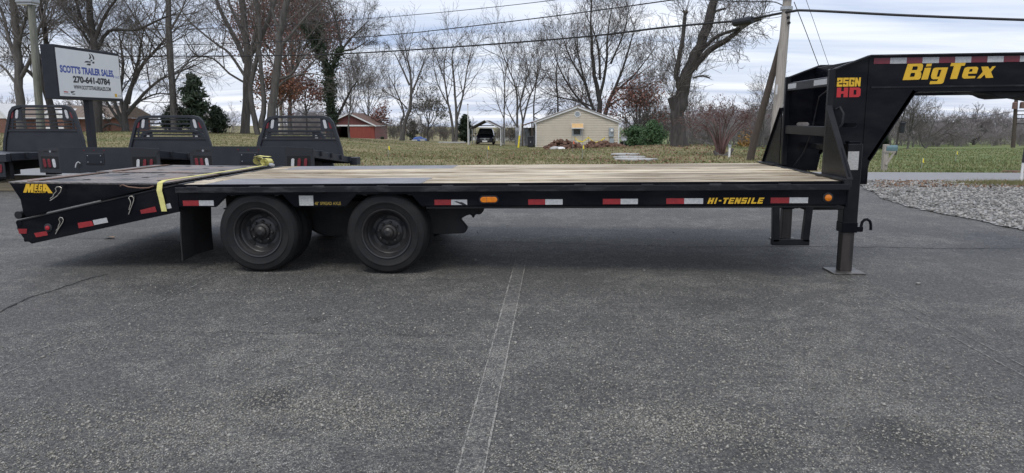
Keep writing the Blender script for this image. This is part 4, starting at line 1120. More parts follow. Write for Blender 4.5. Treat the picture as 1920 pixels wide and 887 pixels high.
roll(-1.43, 1.0, .928, .064, 4, .1, -.2)
pth = [(-1.60, 1.05, .985), (-1.55, 1.06, 1.0), (-1.50, 1.06, .992), (-1.45, 1.05, .99), (-1.40, 1.04, .985)]
V, F = [], []
for x, y, z in pth:
    for s in (-1, 1):
        for t in (0, .004): V.append(stp(x, y + s * .045, z + t))
for i in range(len(pth) - 1):
    a = i * 4; b2 = a + 4
    F += [(a, b2, b2 + 2, a + 2), (a + 1, a + 3, b2 + 3, b2 + 1), (a, a + 1, b2 + 1, b2), (a + 2, b2 + 2, b2 + 3, a + 3)]
MB().add(V, F).build('webbing_loop', 'strap', ST)
mb = MB().bar(stp(-1.36, .93, .90), stp(-1.31, .9, .885), .05, .03); mb.build('ratchet', 'galv', ST, bevel=.005)

# ================================================================ flatbed truck bodies with headache racks
def rack_parts(par, x0, y0, z0, hgt=.98, wb=1.02, wt_=.74, tilt=0.0, lower=True, white='white_lens', bars=6):
    """rack standing in the XZ plane at y0, base z0"""
    P = lambda x, z: (x0 + x, y0 - (z) * tilt, z0 + z)
    def edge_pts(sgn):
        return [(sgn * wb, 0), (sgn * (wb - .035), hgt * .25), (sgn * (wt_ + .105), hgt * .72), (sgn * (wt_ + .06), hgt * .86), (sgn * (wt_ - .03), hgt * .965), (sgn * (wt_ - .18), hgt)]
    loop = edge_pts(-1) + edge_pts(1)[::-1]
    mb = MB()
    inn = [(a * (1 - .075 / max(abs(a), .3)) if abs(a) > .3 else a, b2 - (.06 if b2 > hgt * .9 else (.035 if b2 > hgt * .8 else 0))) for a, b2 in loop]
    V = []; n = len(loop)
    for (a, b2), (c, d) in zip(loop, inn):
        for dy in (-.04, .04):
            p = P(a, b2); q = P(c, d)
            V += [(p[0], p[1] + dy, p[2]), (q[0], q[1] + dy, q[2])]
    F = []
    for i in range(n - 1):
        a = i * 4; b2 = a + 4
        F += [(a, b2, b2 + 1, a + 1), (a + 2, a + 3, b2 + 3, b2 + 2), (a, a + 2, b2 + 2, b2), (a + 1, b2 + 1, b2 + 3, a + 3)]
    mb.add(V, F); mb.build('rack_frame', 'bed_paint', par, bevel=.008)
    for s in (-1, 1):
        pl = [(s * (wt_ - .24), hgt - .05), (s * (wt_ - .05), hgt - .07), (s * (wt_ + .03), hgt * .80), (s * (wt_ + .065), hgt * .66), (s * (wt_ - .24), hgt * .66)]
        V = [(P(a, b2)[0], P(a, b2)[1] - .012, P(a, b2)[2]) for a, b2 in pl] + [(P(a, b2)[0], P(a, b2)[1] + .012, P(a, b2)[2]) for a, b2 in pl]
        MB().add(V, [tuple(range(5)), tuple(range(9, 4, -1))] + [(i, (i + 1) % 5, (i + 1) % 5 + 5, i + 5) for i in range(5)]).build('light_panel', 'bed_paint', par)
        for xo, mt in ((wt_ - .01, 'red_lens'), (wt_ - .13, white)):
            c = P(s * xo, hgt * .80)
            MB().oval((c[0], c[2]), .07, .205, c[1] - .014, c[1] - .026, lean=-s * .18).build('rack_light', mt, par, bevel=.004)
    zs = [hgt * q for q in ((.90, .80, .70, .62, .54, .47) if bars == 6 else (.84, .73, .64, .56, .50))]
    for z in zs:
        w = wt_ - .235 if z > hgt * .66 else wb - .19
        a, b2 = P(-w, z), P(w, z)
        MB().bar(a, b2, .035, .034).build('rack_bar', 'bed_paint', par)
    for s in (-1, 1):
        MB().bar(P(s * (wt_ + .01), hgt * .46), P(s * (wt_ + .0), hgt * .68), .035, .03, up=(0, 1, 0)).build('rack_upright', 'bed_paint', par)
    if lower:
        a = [(-wb + .06, 0), (wb - .06, 0), (wb - .14, hgt * .44), (-wb + .14, hgt * .44)]
        V = [(P(*q)[0], P(*q)[1] - .01, P(*q)[2]) for q in a] + [(P(*q)[0], P(*q)[1] + .01, P(*q)[2]) for q in a]
        MB().add(V, [(0, 1, 2, 3), (7, 6, 5, 4), (0, 4, 5, 1), (1, 5, 6, 2), (2, 6, 7, 3), (3, 7, 4, 0)]).build('rack_panel', 'bed_paint', par)
        MB().bar(P(-wb + .12, hgt * .445), P(wb - .12, hgt * .445), .06, .035).build('serrated_ledge', 'bed_tread', par)

def truck_bed(X, Y, ztop, pitch, label, skirt=True, rack_h=.98, legs=True, white='white_lens', bars=6):
    g = empty('flatbed_body', (X, Y, 0), label=label, cat='truck bed', group='flatbed truck bodies parked behind the trailer')
    W, Lg = 1.22, 2.75
    dz = math.sin(pitch)
    def zt(y): return ztop - .06 * skirt - y * dz
    # deck, tilted slightly down to the front
    V = [(-W + .02, .1, zt(.1)), (W - .02, .1, zt(.1)), (W - .02, Lg, zt(Lg)), (-W + .02, Lg, zt(Lg))]
    MB().add(V + [(a, b2, c - .05) for a, b2, c in V], [(0, 1, 2, 3), (7, 6, 5, 4), (0, 4, 5, 1), (1, 5, 6, 2), (2, 6, 7, 3), (3, 7, 4, 0)]).build('bed_deck', 'bed_tread', g)
    for s in (-1, 1):
        V = [(s * W, .14, zt(.14) + .012), (s * W, Lg, zt(Lg) + .012), (s * W, Lg, zt(Lg) - .11), (s * W, .14, zt(.14) - .14)]
        MB().add(V + [(a - s * .03, b2, c) for a, b2, c in V], [(0, 1, 2, 3), (7, 6, 5, 4), (0, 4, 5, 1), (1, 5, 6, 2), (2, 6, 7, 3), (3, 7, 4, 0)]).build('side_rail', 'bed_paint', g, bevel=.004)
        for k in range(4):
            y = .5 + k * .62
            MB().box(s * W - .02 if s > 0 else s * W - .04, s * W + .04 if s > 0 else s * W + .02, y, y + .07, zt(y) - .09, zt(y) + .016).build('stake_pocket', 'bed_paint', g)
        MB().box(s * .45 - .04, s * .45 + .04, .3, Lg - .05, zt(Lg) - .32, zt(Lg) - .05).build('sill_beam', 'frame_under', g)
    MB().box(-W * .98, W * .98, Lg - .02, Lg + .04, zt(Lg) - .12, zt(Lg) + .02).build('front_crossmember', 'bed_paint', g)
    MB().box(W - .02, W + .14, Lg - .25, Lg + .05, zt(Lg) - .14, zt(Lg) + .03).build('corner_box', 'bed_paint', g, bevel=.006)
    if skirt:
        h = .50
        plan = [(-W, .12), (-.70, 0), (.70, 0), (W, .12)]
        tops = [ztop - .03, ztop, ztop, ztop - .03]
        for i, mt in ((0, 'bed_tread'), (1, 'bed_paint'), (2, 'bed_tread')):
            (xa, ya), (xb, yb) = plan[i], plan[i + 1]
            V = [(xa, ya, ztop - h), (xb, yb, ztop - h), (xb, yb, tops[i + 1]), (xa, ya, tops[i])]
            MB().add(V + [(a, b2 + .02, c) for a, b2, c in V], [(0, 1, 2, 3), (7, 6, 5, 4), (0, 4, 5, 1), (1, 5, 6, 2), (2, 6, 7, 3), (3, 7, 4, 0)]).build('rear_skirt', mt, g)
        for s in (-1, 1):
            x0, x1 = (.74, 1.16) if s > 0 else (-1.16, -.74)
            def yk(x): return .12 * (abs(x) - .70) / (W - .70)
            zc_ = ztop - .30
            V = [(x0, yk(x0) - .004, zc_ - .12), (x1, yk(x1) - .004, zc_ - .12), (x1, yk(x1) - .004, zc_ + .12), (x0, yk(x0) - .004, zc_ + .12)]
            pan = MB().add(V, [(0, 1, 2, 3)]).build('lamp_recess_shade', 'dark_inside', g)  # flat dark sheet, recess shade put into its colour
            order = (('red_lens', 1.07), ('red_lens', .955), ('white_lens', .84))
            for mt, xo in order:
                x = s * xo
                MB().oval((x, zc_ - .01), .062, .17, yk(x) - .006, yk(x) - .02, lean=s * .1).build('tail_light', mt, g, bevel=.004)
        MB().box(-.19, .19, -.012, -.001, ztop - .33, ztop - .11).build('plate_mount', 'bed_paint', g, bevel=.012)
        pb = MB().box(-.165, .165, -.018, -.0125, ztop - .31, ztop - .13).build('plate_holder', 'sign_box', g, bevel=.01)
        for a, b2 in ((-.13, -.16), (.13, -.16), (-.13, -.28), (.13, -.28)):
            MB().lathe([(.008, 0), (.006, -.004), (.0, -.004)], (a, -.0185, ztop + b2), 'y', 8).build('bolt', 'white_lens', pb)
        em = MB()
        for k, w_ in enumerate((.03, .035, .03, .05, .03, .035, .03)):
            x0_ = -1.12 + k * .048 + .06; yk_ = .12 * (abs(x0_) - .70) / (W - .70)
            if w_ == .05: pl_ = [(x0_ + .03 * math.cos(q * .6283 + 1.57) * (1 if q % 2 == 0 else .45), ztop - .085 + .03 * math.sin(q * .6283 + 1.57) * (1 if q % 2 == 0 else .45)) for q in range(10)]
            else: pl_ = [(x0_ - w_ / 2, ztop - .10), (x0_ + w_ / 2, ztop - .10), (x0_ + w_ / 2, ztop - .07), (x0_, ztop - .085), (x0_ - w_ / 2, ztop - .07)]
            MB().prism(pl_, 'y', yk_ - .001, yk_ - .006).build('emblem', 'galv' if w_ == .05 else 'black_worn', g)
        for a in (-.2, 0, .2):
            MB().lathe([(.013, 0), (.01, -.005), (.0, -.006)], (a, -.001, ztop - .06), 'y', 8).build('clearance_lamp', 'red_lens', g)
    else:
        MB().box(-W, W, 0, .12, ztop - .16, ztop).build('rear_crossmember', 'bed_paint', g, bevel=.006)
        MB().box(-W, W, -.004, .004, ztop - .012, ztop + .003).build('worn_edge', 'galv', g)
        for s in (-1, 1):
            x0, x1 = (.62, 1.14) if s > 0 else (-1.14, -.62)
            MB().box(x0, x1, .03, .05, ztop - .46, ztop - .16).build('light_panel', 'bed_paint', g)
            for xo in (.70, .82, .94, 1.06):
                MB().oval((s * xo, ztop - .29), .062, .17, .028, .016, lean=s * .1).build('tail_light', 'red_lens', g, bevel=.004)
        MB().box(-1.1, 1.1, .2, .3, ztop - .52, ztop - .16).build('hitch_beam', 'frame_under', g)
    rack_parts(g, 0, Lg - .1, zt(Lg) + .012, hgt=rack_h, tilt=-.06, white=white, bars=bars)
    for y in (.55, 2.2):
        for s in (-1, 1):
            MB().box(s * .5 - .12, s * .5 + .12, y - .1, y + .1, .175, zt(Lg) - .315 if zt(Lg) - .315 > .2 else .2).build('stand_leg', 'frame_under', g)
    return g
truck_bed(at(178, 300, 12.75)[0], 12.75, .905, .105, 'black flatbed body with cable hanging beside its plate holder, between the other two', rack_h=.95)
truck_bed(at(467, 300, 12.85)[0], 12.85, .925, .115, 'black flatbed body with coiled yellow strap in front of it, nearest the barn', rack_h=.95, bars=5)
truck_bed(at(-98, 300, 13.0)[0], 13.0, .76, .03, 'black flatbed body with lower rear edge under the sign, cut by photo edge', skirt=False, rack_h=1.07)
# hanging trailer plug on the middle bed
mid = [o for o in COL.objects if o.name.startswith('flatbed_body')][0]
MB().tube([(-.28, -.03, .60), (-.30, -.05, .63), (-.34, -.05, .60), (-.37, -.05, .52)], .012, 8).build('plug_cable', 'white_lens', mid, smooth=True)
# spare racks standing behind the two skirted bodies
for px, lab in ((325, 'spare black headache rack standing behind the middle flatbed body'), (548, 'spare black headache rack behind the flatbed body nearest the barn')):
    X = at(px, 270, 16.15)[0]
    r = empty('headache_rack', (X, 16.15, 0), label=lab, cat='rack', group='spare racks behind the flatbed bodies')
    rack_parts(r, 0, 0, 0.06, hgt=1.12, wb=1.02, wt_=.74, bars=5)
    for s in (-1, 1): MB().box(s * .9 - .08, s * .9 + .08, -.3, .25, .0, .06).build('rack_foot', 'frame_under', r)
# timbers under the bodies
for px, lab in ((-98, 'long timber under the lower flatbed body at photo edge'), (178, 'long timber under the flatbed body with the cable'), (467, 'long timber under the flatbed body behind the strap')):
    X = at(px, 300, 12.9)[0]
    for y, w_ in ((13.3, 'rear '), (14.95, 'front ')):
        o = MB().box(-1.25, 1.25, -.09, .09, 0, .17).build('timber', 'timber', bevel=.01)
        o.location = (X, y, .003)
        tag(o, w_ + lab, 'timber', 'timbers under the flatbed bodies')

# ================================================================ roadside sign
SX = at(107, 130, 21.9)[0]; SY0, SY1 = 21.9, 25.15
sz1 = at(107.3, 88.6, SY0)[2]; sz0 = at(112, 179.8, SY0)[2]
SG = empty('roadside_sign', (SX - .2, (SY0 + SY1) / 2, gz(SX, 23.4)), label='white trailer sales sign board in dark box on a post', cat='sign')
ox, oy, oz = SG.location
MB().box(SX - .46 - ox, SX - ox, SY0 - .06 - oy, SY1 + .06 - oy, sz0 - .1 - oz, sz1 + .1 - oz).build('sign_box', 'sign_box', SG, bevel=.01)
MB().box(SX - .002 - ox, SX + .012 - ox, SY0 - oy, SY1 - oy, sz0 - oz, sz1 - oz).build('sign_panel', 'sign_face', SG)
MB().box(-.1, .1, -.11, .11, -.2, sz0 - oz - .09).build('sign_post', 'sign_box', SG)
SH = sz1 - sz0; SL = SY1 - SY0
def recede(k_): return k_ * 503.0 / (577.0 - k_ * 74.0)      # share of the picture width -> share of the board length
def sgn_o(u_, v_): return (SX + .0145 - ox, SY0 - oy + u_ * SL, sz1 - oz - v_ * SH)
UY = (0, 1, 0)
def stext(s, mat, u0, u1, v0, v1, wgt=.0, spc=1.0, slope=0.0):
    u0, u1 = recede(u0), recede(u1)
    o = sgn_o(u0, v1)
    return fit_text('lettering', s, mat, SG, o, UY, Z3, (u1 - u0) * SL, (v1 - v0) * SH, weight=wgt, space=spc)
stext("SCOTT'S TRAILER SALES,", 'blue', .04, .905, .345, .535, .045)
stext('LLC', 'blue', .925, .985, .475, .525, .01)
stext('270-641-0784', 'ink', .235, .83, .55, .705, .05)
stext('WWW.SCOTTSTRAILERSALES.COM', 'ink', .235, .83, .75, .84, .03)
def su(zx, zy):
    """zoomed sign photo coordinates -> (u, v) on the panel"""
    u_ = (zx - 300) / 770.0
    k_ = u_
    t_ = 118 + (285 - 118) * u_; b_ = 695 + (788 - 695) * u_
    return recede(k_), (zy - t_) / (b_ - t_)
sail = [[(708, 218), (728, 245), (738, 270), (722, 292), (702, 288), (718, 262)], [(722, 222), (752, 240), (770, 268), (772, 302), (755, 300), (752, 268), (740, 242)],
        [(642, 325), (662, 308), (704, 312), (690, 330)], [(724, 298), (746, 303), (742, 320), (722, 314)], [(690, 330), (706, 316), (724, 318), (722, 334)], [(742, 324), (770, 324), (766, 348), (742, 344)], [(664, 355), (684, 340), (726, 346), (712, 368)]]
poly_glyphs('sail_emblem', [[su(*q) for q in pl] for pl in sail], 'ink', SG, lambda u_, v_: sgn_o(u_, v_))
for a, mt in (([(350, 642), (405, 652), (405, 664), (350, 656)], 'red_decal'), ([(348, 668), (424, 678), (424, 685), (348, 675)], 'grey_box'), ([(434, 650), (496, 654), (470, 668), (440, 676)], 'ink'), ([(452, 680), (490, 684), (488, 694), (450, 690)], 'ink'),
              ([(982, 722), (1010, 726), (1012, 766), (984, 762)], 'yellow'), ([(1022, 748), (1066, 752), (1066, 760), (1022, 756)], 'grey_box')):
    poly_glyphs('sponsor_mark', [[su(*q) for q in a]], mt, SG, lambda u_, v_: sgn_o(u_, v_))

# ================================================================ poles and wires
def pole(name, px, py_base, Y, px_top, py_top, r0, r1, mat, label, cat='pole', extend=0.0, dY=0.0):
    b0 = at(px, py_base, Y); X = b0[0]; z0 = gz(X, Y)
    t = at(px_top, py_top, Y + dY)
    g = empty(name, (X, Y, z0), label=label, cat=cat)
    top = Vector((t[0] - X, dY, t[2] - z0)); n = 6
    if extend: top = top * extend
    pts = [Vector((0, 0, -.3))] + [top * (i / n) for i in range(1, n + 1)]
    MB().tube(pts, [r0 + (r1 - r0) * i / n for i in range(n + 1)], 14).build('pole_shaft', mat, g, smooth=True)
    return g, top
LP, ltop = pole('light_pole', 76, 250, 23.6, 58, 4, .135, .115, 'pole_green', 'green-tinged wooden pole with grey lamp head left of the sign', 'light pole')
MB().box(ltop.x - .42, ltop.x + .18, -.22, .22, ltop.z - .06, ltop.z + .34).build('lamp_head', 'galv', LP, bevel=.05, segs=2)
MB().box(ltop.x - .38, ltop.x + .14, -.18, .18, ltop.z - .10, ltop.z - .062).build('lamp_lens', 'white_lens', LP)
UP, utop = pole('utility_pole', 1449, 308, 24.2, 1481.5, -60, .18, .13, 'post_wood', 'tall weathered grey utility pole beside the neck posts', 'utility pole')
MB().box(-.2 + utop.x * .46, -.15 + utop.x * .46, -.26, -.2, utop.z * .36, utop.z * .41).build('pole_tag', 'white_lens', UP)
BP, btop = pole('brace_pole', 1404, 299, 25.2, 1470, 62, .135, .10, 'pole_brown', 'brown leaning brace pole propped against the utility pole', 'pole', dY=-.75)
for z_ in (.80, .855, .875):
    a = utop * z_
    MB().lathe([(.0, .05), (.2, .05), (.2, -.05), (.0, -.05)], (a.x, 0, a.z), 'z', 12).build('pole_band', 'galv', UP)
for px, py in ((1478, 33), (1479.5, 43)):
    q = at(px, py, 24.0)
    MB().lathe([(.05, 0), (.05, -.05), (.0, -.05)], (q[0] - UP.location.x, -.17, q[2] - UP.location.z), 'y', 8).build('pole_bolt', 'dark_inside', UP)
def cable(label, pts, r, mat='wire', name='power_line', group='overhead lines'):
    P = [Vector(at(*p)) for p in pts]
    # smooth through the given points
    out = []
    for i in range(len(P) - 1):
        p0, p1, p2, p3 = P[max(i - 1, 0)], P[i], P[i + 1], P[min(i + 2, len(P) - 1)]
        for k in range(6):
            t = k / 6
            out.append(.5 * ((2 * p1) + (p2 - p0) * t + (2 * p0 - 5 * p1 + 4 * p2 - p3) * t * t + (3 * p1 - p0 - 3 * p2 + p3) * t ** 3))
    out.append(P[-1])
    o = MB().tube(out, r, 6).build(name, mat, smooth=True)
    return tag(o, label, 'wire', group)
FP, ftop = pole('far_utility_pole', 528, 255, 74, 524, 108, .2, .15, 'post_wood', 'distant pale wooden pole with metal mast between the big trunks and ivy tree', 'utility pole')
MB().tube([(.45, -.1, -.2), (.35, -.1, ftop.z * .97)], .06, 8).build('mast', 'galv', FP, smooth=True)
MB().lathe([(.0, .0), (.16, .0), (.1, .2), (.0, .25)], (.35, -.1, ftop.z * .97), 'z', 10).build('weatherhead', 'galv', FP)
cable('thickest overhead cable crossing the sign top and passing the pole to the right edge', [(-150, 108, 60), (0, 107, 57), (250, 105.5, 52), (500, 104.5, 47), (700, 98, 42), (1050, 73, 34), (1250, 51, 29), (1385, 38.5, 26.3), (1478, 22.5, 24.0), (1520, 20, 23.6), (1700, 29, 23), (1925, 37.5, 22.5), (2200, 45, 22)], .042)
cable('middle overhead cable rising from left trees and leaving the frame top above the house', [(-100, 92, 60), (230, 86, 53), (440, 81.5, 48), (700, 68, 42), (960, 40, 36), (1260, 0, 29.5), (1420, -28, 25.5), (1482, -42, 24.1)], .026)
cable('thin topmost wire leaving the frame top above the carport', [(-100, 66, 62), (300, 56, 52), (550, 46, 46), (690, 35, 42), (850, 21, 38), (1040, 0, 34), (1300, -38, 27.5), (1483, -70, 24.1)], .017)
cable('thin wire meeting the utility pole just below the frame top', [(1180, -14, 31), (1310, -1, 28), (1400, 3, 25.8), (1452, 4, 24.6), (1478, 18, 24.05)], .018)
cable('lower lashing wire beside the splice case', [(1424, 35, 25.3), (1452, 33.5, 24.7), (1476, 28, 24.1)], .008, 'wire_thin')
cable('upper lashing wire beside the splice case', [(1424, 26, 25.3), (1452, 21.5, 24.7), (1476, 19, 24.1)], .008, 'wire_thin')
cable('dark guy wire falling right of the utility pole behind the neck', [(1489, 4, 24.1), (1512, 62, 25.4), (1536, 126, 27), (1610, 320, 31)], .014)
cable('thin pale guy wire farther right of the utility pole', [(1508, -10, 25.5), (1530, 52, 26.8), (1556, 128, 28.4), (1625, 320, 32)], .009, 'wire_thin')
cable('thin horizontal wire crossing the trunks left of the sail-topped sign', [(-60, 92, 30), (90, 100, 29), (260, 92, 29), (450, 84, 30)], .006, 'wire_thin')
cable('sagging wire far off under the neck', [(1640, 231, 92), (1740, 230, 90), (1830, 221, 85), (1890, 211, 80), (1960, 203, 78)], .03, 'wire_thin')
a, b2 = Vector(at(1376, 42, 26.0)), Vector(at(1411, 36, 25.4))
SPL = empty('cable_splice_case', a, label='black cylindrical splice case hung on cable at the cut limb', cat='splice case')
MB().tube([(0, 0, -.02), b2 - a + Vector((0, 0, -.02))], .135, 12).build('case', 'bin', SPL, bevel=.02)
for t_ in (.06, .5, .94):
    q = (b2 - a) * t_
    MB().tube([q + Vector((0, 0, .02)), q + Vector((.01, 0, .19))], .02, 6).build('hanger', 'wire', SPL)

# ================================================================ beige house and yard
HY = 71.0
hx0, hx1 = at(1005, 255, HY)[0], at(1160, 255, HY)[0]
hg = gz((hx0 + hx1) / 2, HY)
hz_e = at(1080, 229.5, HY)[2]; hz_r = at(1082, 200.5, HY)[2]
HW = hx1 - hx0; HC = (hx0 + hx1) / 2
H = empty('beige_house', (HC, HY, hg), label='beige sided house with white gable trim and round vent', cat='house')
e_, r_ = hz_e - hg, hz_r - hg
mb = MB().prism([(-HW / 2, -.6), (HW / 2, -.6), (HW / 2, e_), (0, r_), (-HW / 2, e_)], 'y', .03, 12)
mb.build('wall', 'siding', H)
# lap siding on the gable end: each course proud of the one above
mb = MB(); z = -.3; st_ = .17
def half_w(z): return HW / 2 if z <= e_ else HW / 2 * max(0, (r_ - z) / (r_ - e_))
while z < r_ - .1:
    a, b2 = half_w(z) - .02, half_w(z + st_) - .02
    if b2 < .05: break
    mb.add([(-a, -.03, z), (a, -.03, z), (b2, .022, z + st_), (-b2, .022, z + st_), (-a, .03, z), (a, .03, z)], [(0, 1, 2, 3), (4, 5, 1, 0)])
    z += st_
o = mb.build('siding_courses', 'siding', H); o['kind'] = 'stuff'
ov = .25
for s in (-1, 1):
    MB().bar((0, -.14, r_ + .03), (s * (HW / 2 + ov), -.14, e_ - .02 - ov * (r_ - e_) / (HW / 2) + .12), .06, .26, up=(0, 0, 1)).build('rake_board', 'trim', H)
    V = [(0, -.2, r_ + .17), (s * (HW / 2 + ov + .05), -.2, e_ + .05), (s * (HW / 2 + ov + .05), 12.2, e_ + .05), (0, 12.2, r_ + .17)]
    MB().add(V + [(a, b2, c - .06) for a, b2, c in V], [(0, 1, 2, 3), (7, 6, 5, 4), (0, 4, 5, 1), (1, 5, 6, 2), (2, 6, 7, 3), (3, 7, 4, 0)]).build('roof', 'roof_grey', H)
    MB().box(s * (HW / 2) - .06, s * (HW / 2) + .06, -.03, .07, -.5, e_ - .02).build('corner_trim', 'trim', H)
MB().lathe([(.0, -.03), (.24, -.03), (.24, .04), (.0, .04)], (0 - .0, -.0, r_ - .72), 'y', 20).build('round_vent', 'grey_box', H)
MB().lathe([(.31, -.05), (.31, .05), (.24, .05), (.24, -.05)], (0, 0, r_ - .72), 'y', 24, close=True).build('vent_ring', 'trim', H)
def hp(px, py): q = at(px, py, HY); return q[0] - HC, q[2] - hg
wa, wb_ = hp(1074.5, 241.5), hp(1089, 253)
MB().box(wa[0] - .06, wb_[0] + .06, -.05, .02, wb_[1] - .07, wa[1] + .06).build('window_frame', 'grey_box', H)
MB().box(wa[0] + .07, wb_[0] - .07, -.06, -.045, wb_[1] + .05, wa[1] - .05).build('window_pane', 'glass', H)
pa, pb_ = hp(1072, 231.5), hp(1093.5, 239.5)
aw = MB().add([(pa[0], -.02, pa[1]), (pb_[0], -.02, pa[1]), (pb_[0], -.42, pb_[1]), (pa[0], -.42, pb_[1]), (pa[0], -.02, pb_[1]), (pb_[0], -.02, pb_[1])], [(0, 1, 2, 3), (0, 3, 4), (1, 5, 2), (4, 3, 2, 5)]).build('awning', 'plywood', H)
MB().box(pa[0] - .05, pb_[0] + .05, -.46, -.40, pb_[1] - .09, pb_[1] + .0).build('awning_edge', 'trim', aw)
for s in (-1, 1): MB().box((pa[0] if s < 0 else pb_[0]) - .04, (pa[0] if s < 0 else pb_[0]) + .04, -.05, .0, pb_[1], pa[1]).build('awning_trim', 'trim', aw)
for px in (1072, 1092):
    q = hp(px, 250); MB().tube([(q[0], -.45, -.25), (q[0], -.45, pb_[1] - .05)], .022, 6).build('awning_prop', 'galv', H)
ma, mb_ = hp(1141.5, 240), hp(1150, 256.5)
m_ = MB().box(ma[0], mb_[0], -.22, .0, mb_[1], ma[1]).build('meter_box', 'grey_box', H, bevel=.02)
MB().lathe([(.14, -.02), (.14, -.13), (.08, -.17), (.0, -.17)], ((ma[0] + mb_[0]) / 2 + .05, -.21, ma[1] - .27), 'y', 16).build('meter_dial', 'trim', m_, smooth=True)
MB().box(ma[0] + .1, mb_[0] + .06, -.2, .0, mb_[1] - .92, mb_[1] - .2).build('breaker_box', 'grey_box', H, bevel=.02)
MB().box((ma[0] + mb_[0]) / 2 - .05, (ma[0] + mb_[0]) / 2 + .05, -.14, -.02, mb_[1] - .2, mb_[1]).build('conduit', 'grey_box', H)
MB().bar((HW / 2 + .05, 1.0, e_ - 1.0), (HW / 2 + .55, 1.0, e_ - .55), .07, .07).box(HW / 2, HW / 2 + .6, .96, 1.04, e_ - .56, e_ - .48).build('eave_bracket', 'trim', H)
# patio cover along the left side, with tarp wall behind
PC = empty('porch_cover', (hx0, HY + 2, hg), label='brown lean-to porch cover attached to left side of the house', cat='porch')
q0, q1 = at(978, 234.5, HY + 1), at(1003, 227.5, HY + 1)
V = [(q0[0] - hx0, -1.2, q0[2] - hg), (-.32, -1.2, q1[2] - hg), (-.32, 5, q1[2] - hg), (q0[0] - hx0, 5, q0[2] - hg)]
MB().add(V + [(a, b2, c - .12) for a, b2, c in V], [(0, 1, 2, 3), (7, 6, 5, 4), (0, 4, 5, 1), (1, 5, 6, 2), (2, 6, 7, 3), (3, 7, 4, 0)]).build('cover_roof', 'roof_brown', PC)
for x in (q0[0] - hx0 + .1, -.45):
    MB().box(x - .07, x + .07, -1.1, -.96, -.5, (q0[2] if x < -.7 else q1[2]) - hg - .1).build('porch_post', 'pole_brown', PC)
TPx0, TPx1 = at(966, 255, HY + 5)[0], at(1003, 255, HY + 5)[0]
tz = at(980, 239.5, HY + 5)[2]
n = 16
V = []
for i in range(n + 1):
    x = TPx0 + (TPx1 - TPx0) * i / n
    for j in range(6):
        V.append((x, HY + 5 + .12 * math.sin(i * 1.3 + j * .8) + .05 * math.sin(i * 3.1), hg - .6 + (tz - hg + .6 + .04 * math.sin(i * 2.2)) * j / 5))
F = [(i * 6 + j, (i + 1) * 6 + j, (i + 1) * 6 + j + 1, i * 6 + j + 1) for i in range(n) for j in range(5)]
o = MB().add(V, F).build('tarp_screen', 'tarp_grey', smooth=True); md = o.modifiers.new('s', 'SOLIDIFY'); md.thickness = .03
tag(o, 'grey wrinkled tarp hung as a wall under the porch cover', 'tarp')
X, Y, z = on(995, HY - 1)
o = empty('wheeled_bin', (X, Y, z), label='black wheeled bin standing at the left corner of the house', cat='bin')
MB().prism([(-.27, 0), (.27, 0), (.32, 1.0), (-.32, 1.0)], 'y', -.3, .3).build('bin_body', 'bin', o, bevel=.03)
MB().box(-.34, .34, -.34, .34, 1.0, 1.07).build('bin_lid', 'bin', o, bevel=.03)
for s in (-1, 1): MB().tube([(s * .28, .28, .1), (s * .34, .28, .1)], .1, 12).build('bin_wheel', 'rubber', o)
MB().box(-.03, .03, -.312, -.302, .5, .58).build('bin_mark', 'white', o)
X, Y, z = on(971.5, HY - 4)
o = empty('leaning_post', (X, Y, z), label='yellow and white post leaning left of the porch tarp', cat='post')
tt = at(977, 231, Y); v0 = Vector((tt[0] - X, 0, tt[2] - z))
MB().tube([Vector((0, 0, -.2)), v0 * .5], .085, 10).build('lower_post', 'caution', o); MB().tube([v0 * .5, v0], .085, 10).build('upper_post', 'white', o)
# dish and water heater at the right corner of the house
X, Y, z = on(1167, HY - .5)
o = empty('satellite_dish', (X, Y, z), label='grey satellite dish at the right corner of the house', cat='dish')
MB().lathe([(.0, .08), (.2, .06), (.36, .0), (.38, -.04), (.36, -.05)], (0, 0, 0), 'y', 18).build('dish_bowl', 'galv', o, smooth=True).location = (.15, 0, .95)
MB().tube([(.15, .1, -.1), (.15, .1, .95)], .03, 8).build('dish_mast', 'galv', o)
MB().box(-.2, .5, .2, .6, -.1, .55).build('dish_footing', 'dark_inside', o)
# caution tape on four stakes
CT = empty('caution_tape', on(1115, 66), label='yellow caution tape strung on thin stakes in front of the house', cat='barrier tape')
tp = [(1078, 258.5, 66), (1083, 264, 66), (1092, 265.8, 66), (1098, 262, 66), (1103.3, 257.5, 66), (1109, 263, 66), (1116, 267, 66), (1124, 265.5, 66), (1134, 258.5, 66)]
W = [Vector(at(*p)) - CT.location for p in tp]
V = []
for w in W: V += [w + Vector((0, 0, .055)), w - Vector((0, 0, .055)), w + Vector((0, .01, .055)), w + Vector((0, .01, -.055))]
F = []
for i in range(len(W) - 1):
    a = i * 4; b2 = a + 4
    F += [(a, b2, b2 + 1, a + 1), (a + 2, a + 3, b2 + 3, b2 + 2), (a, a + 2, b2 + 2, b2), (a + 1, b2 + 1, b2 + 3, a + 3)]
MB().add(V, F).build('tape', 'caution', CT)
for px, py in ((1078.5, 257.5), (1103.5, 257), (1133.5, 258)):
    p = Vector(at(px, py, 66)) - CT.location; g0 = gz(p.x + CT.location.x, 66) - CT.location.z
    MB().tube([(p.x, p.y + .03, g0 - .2), (p.x - .02, p.y + .03, p.z + .08)], .02, 6).build('stake', 'pole_brown', CT)
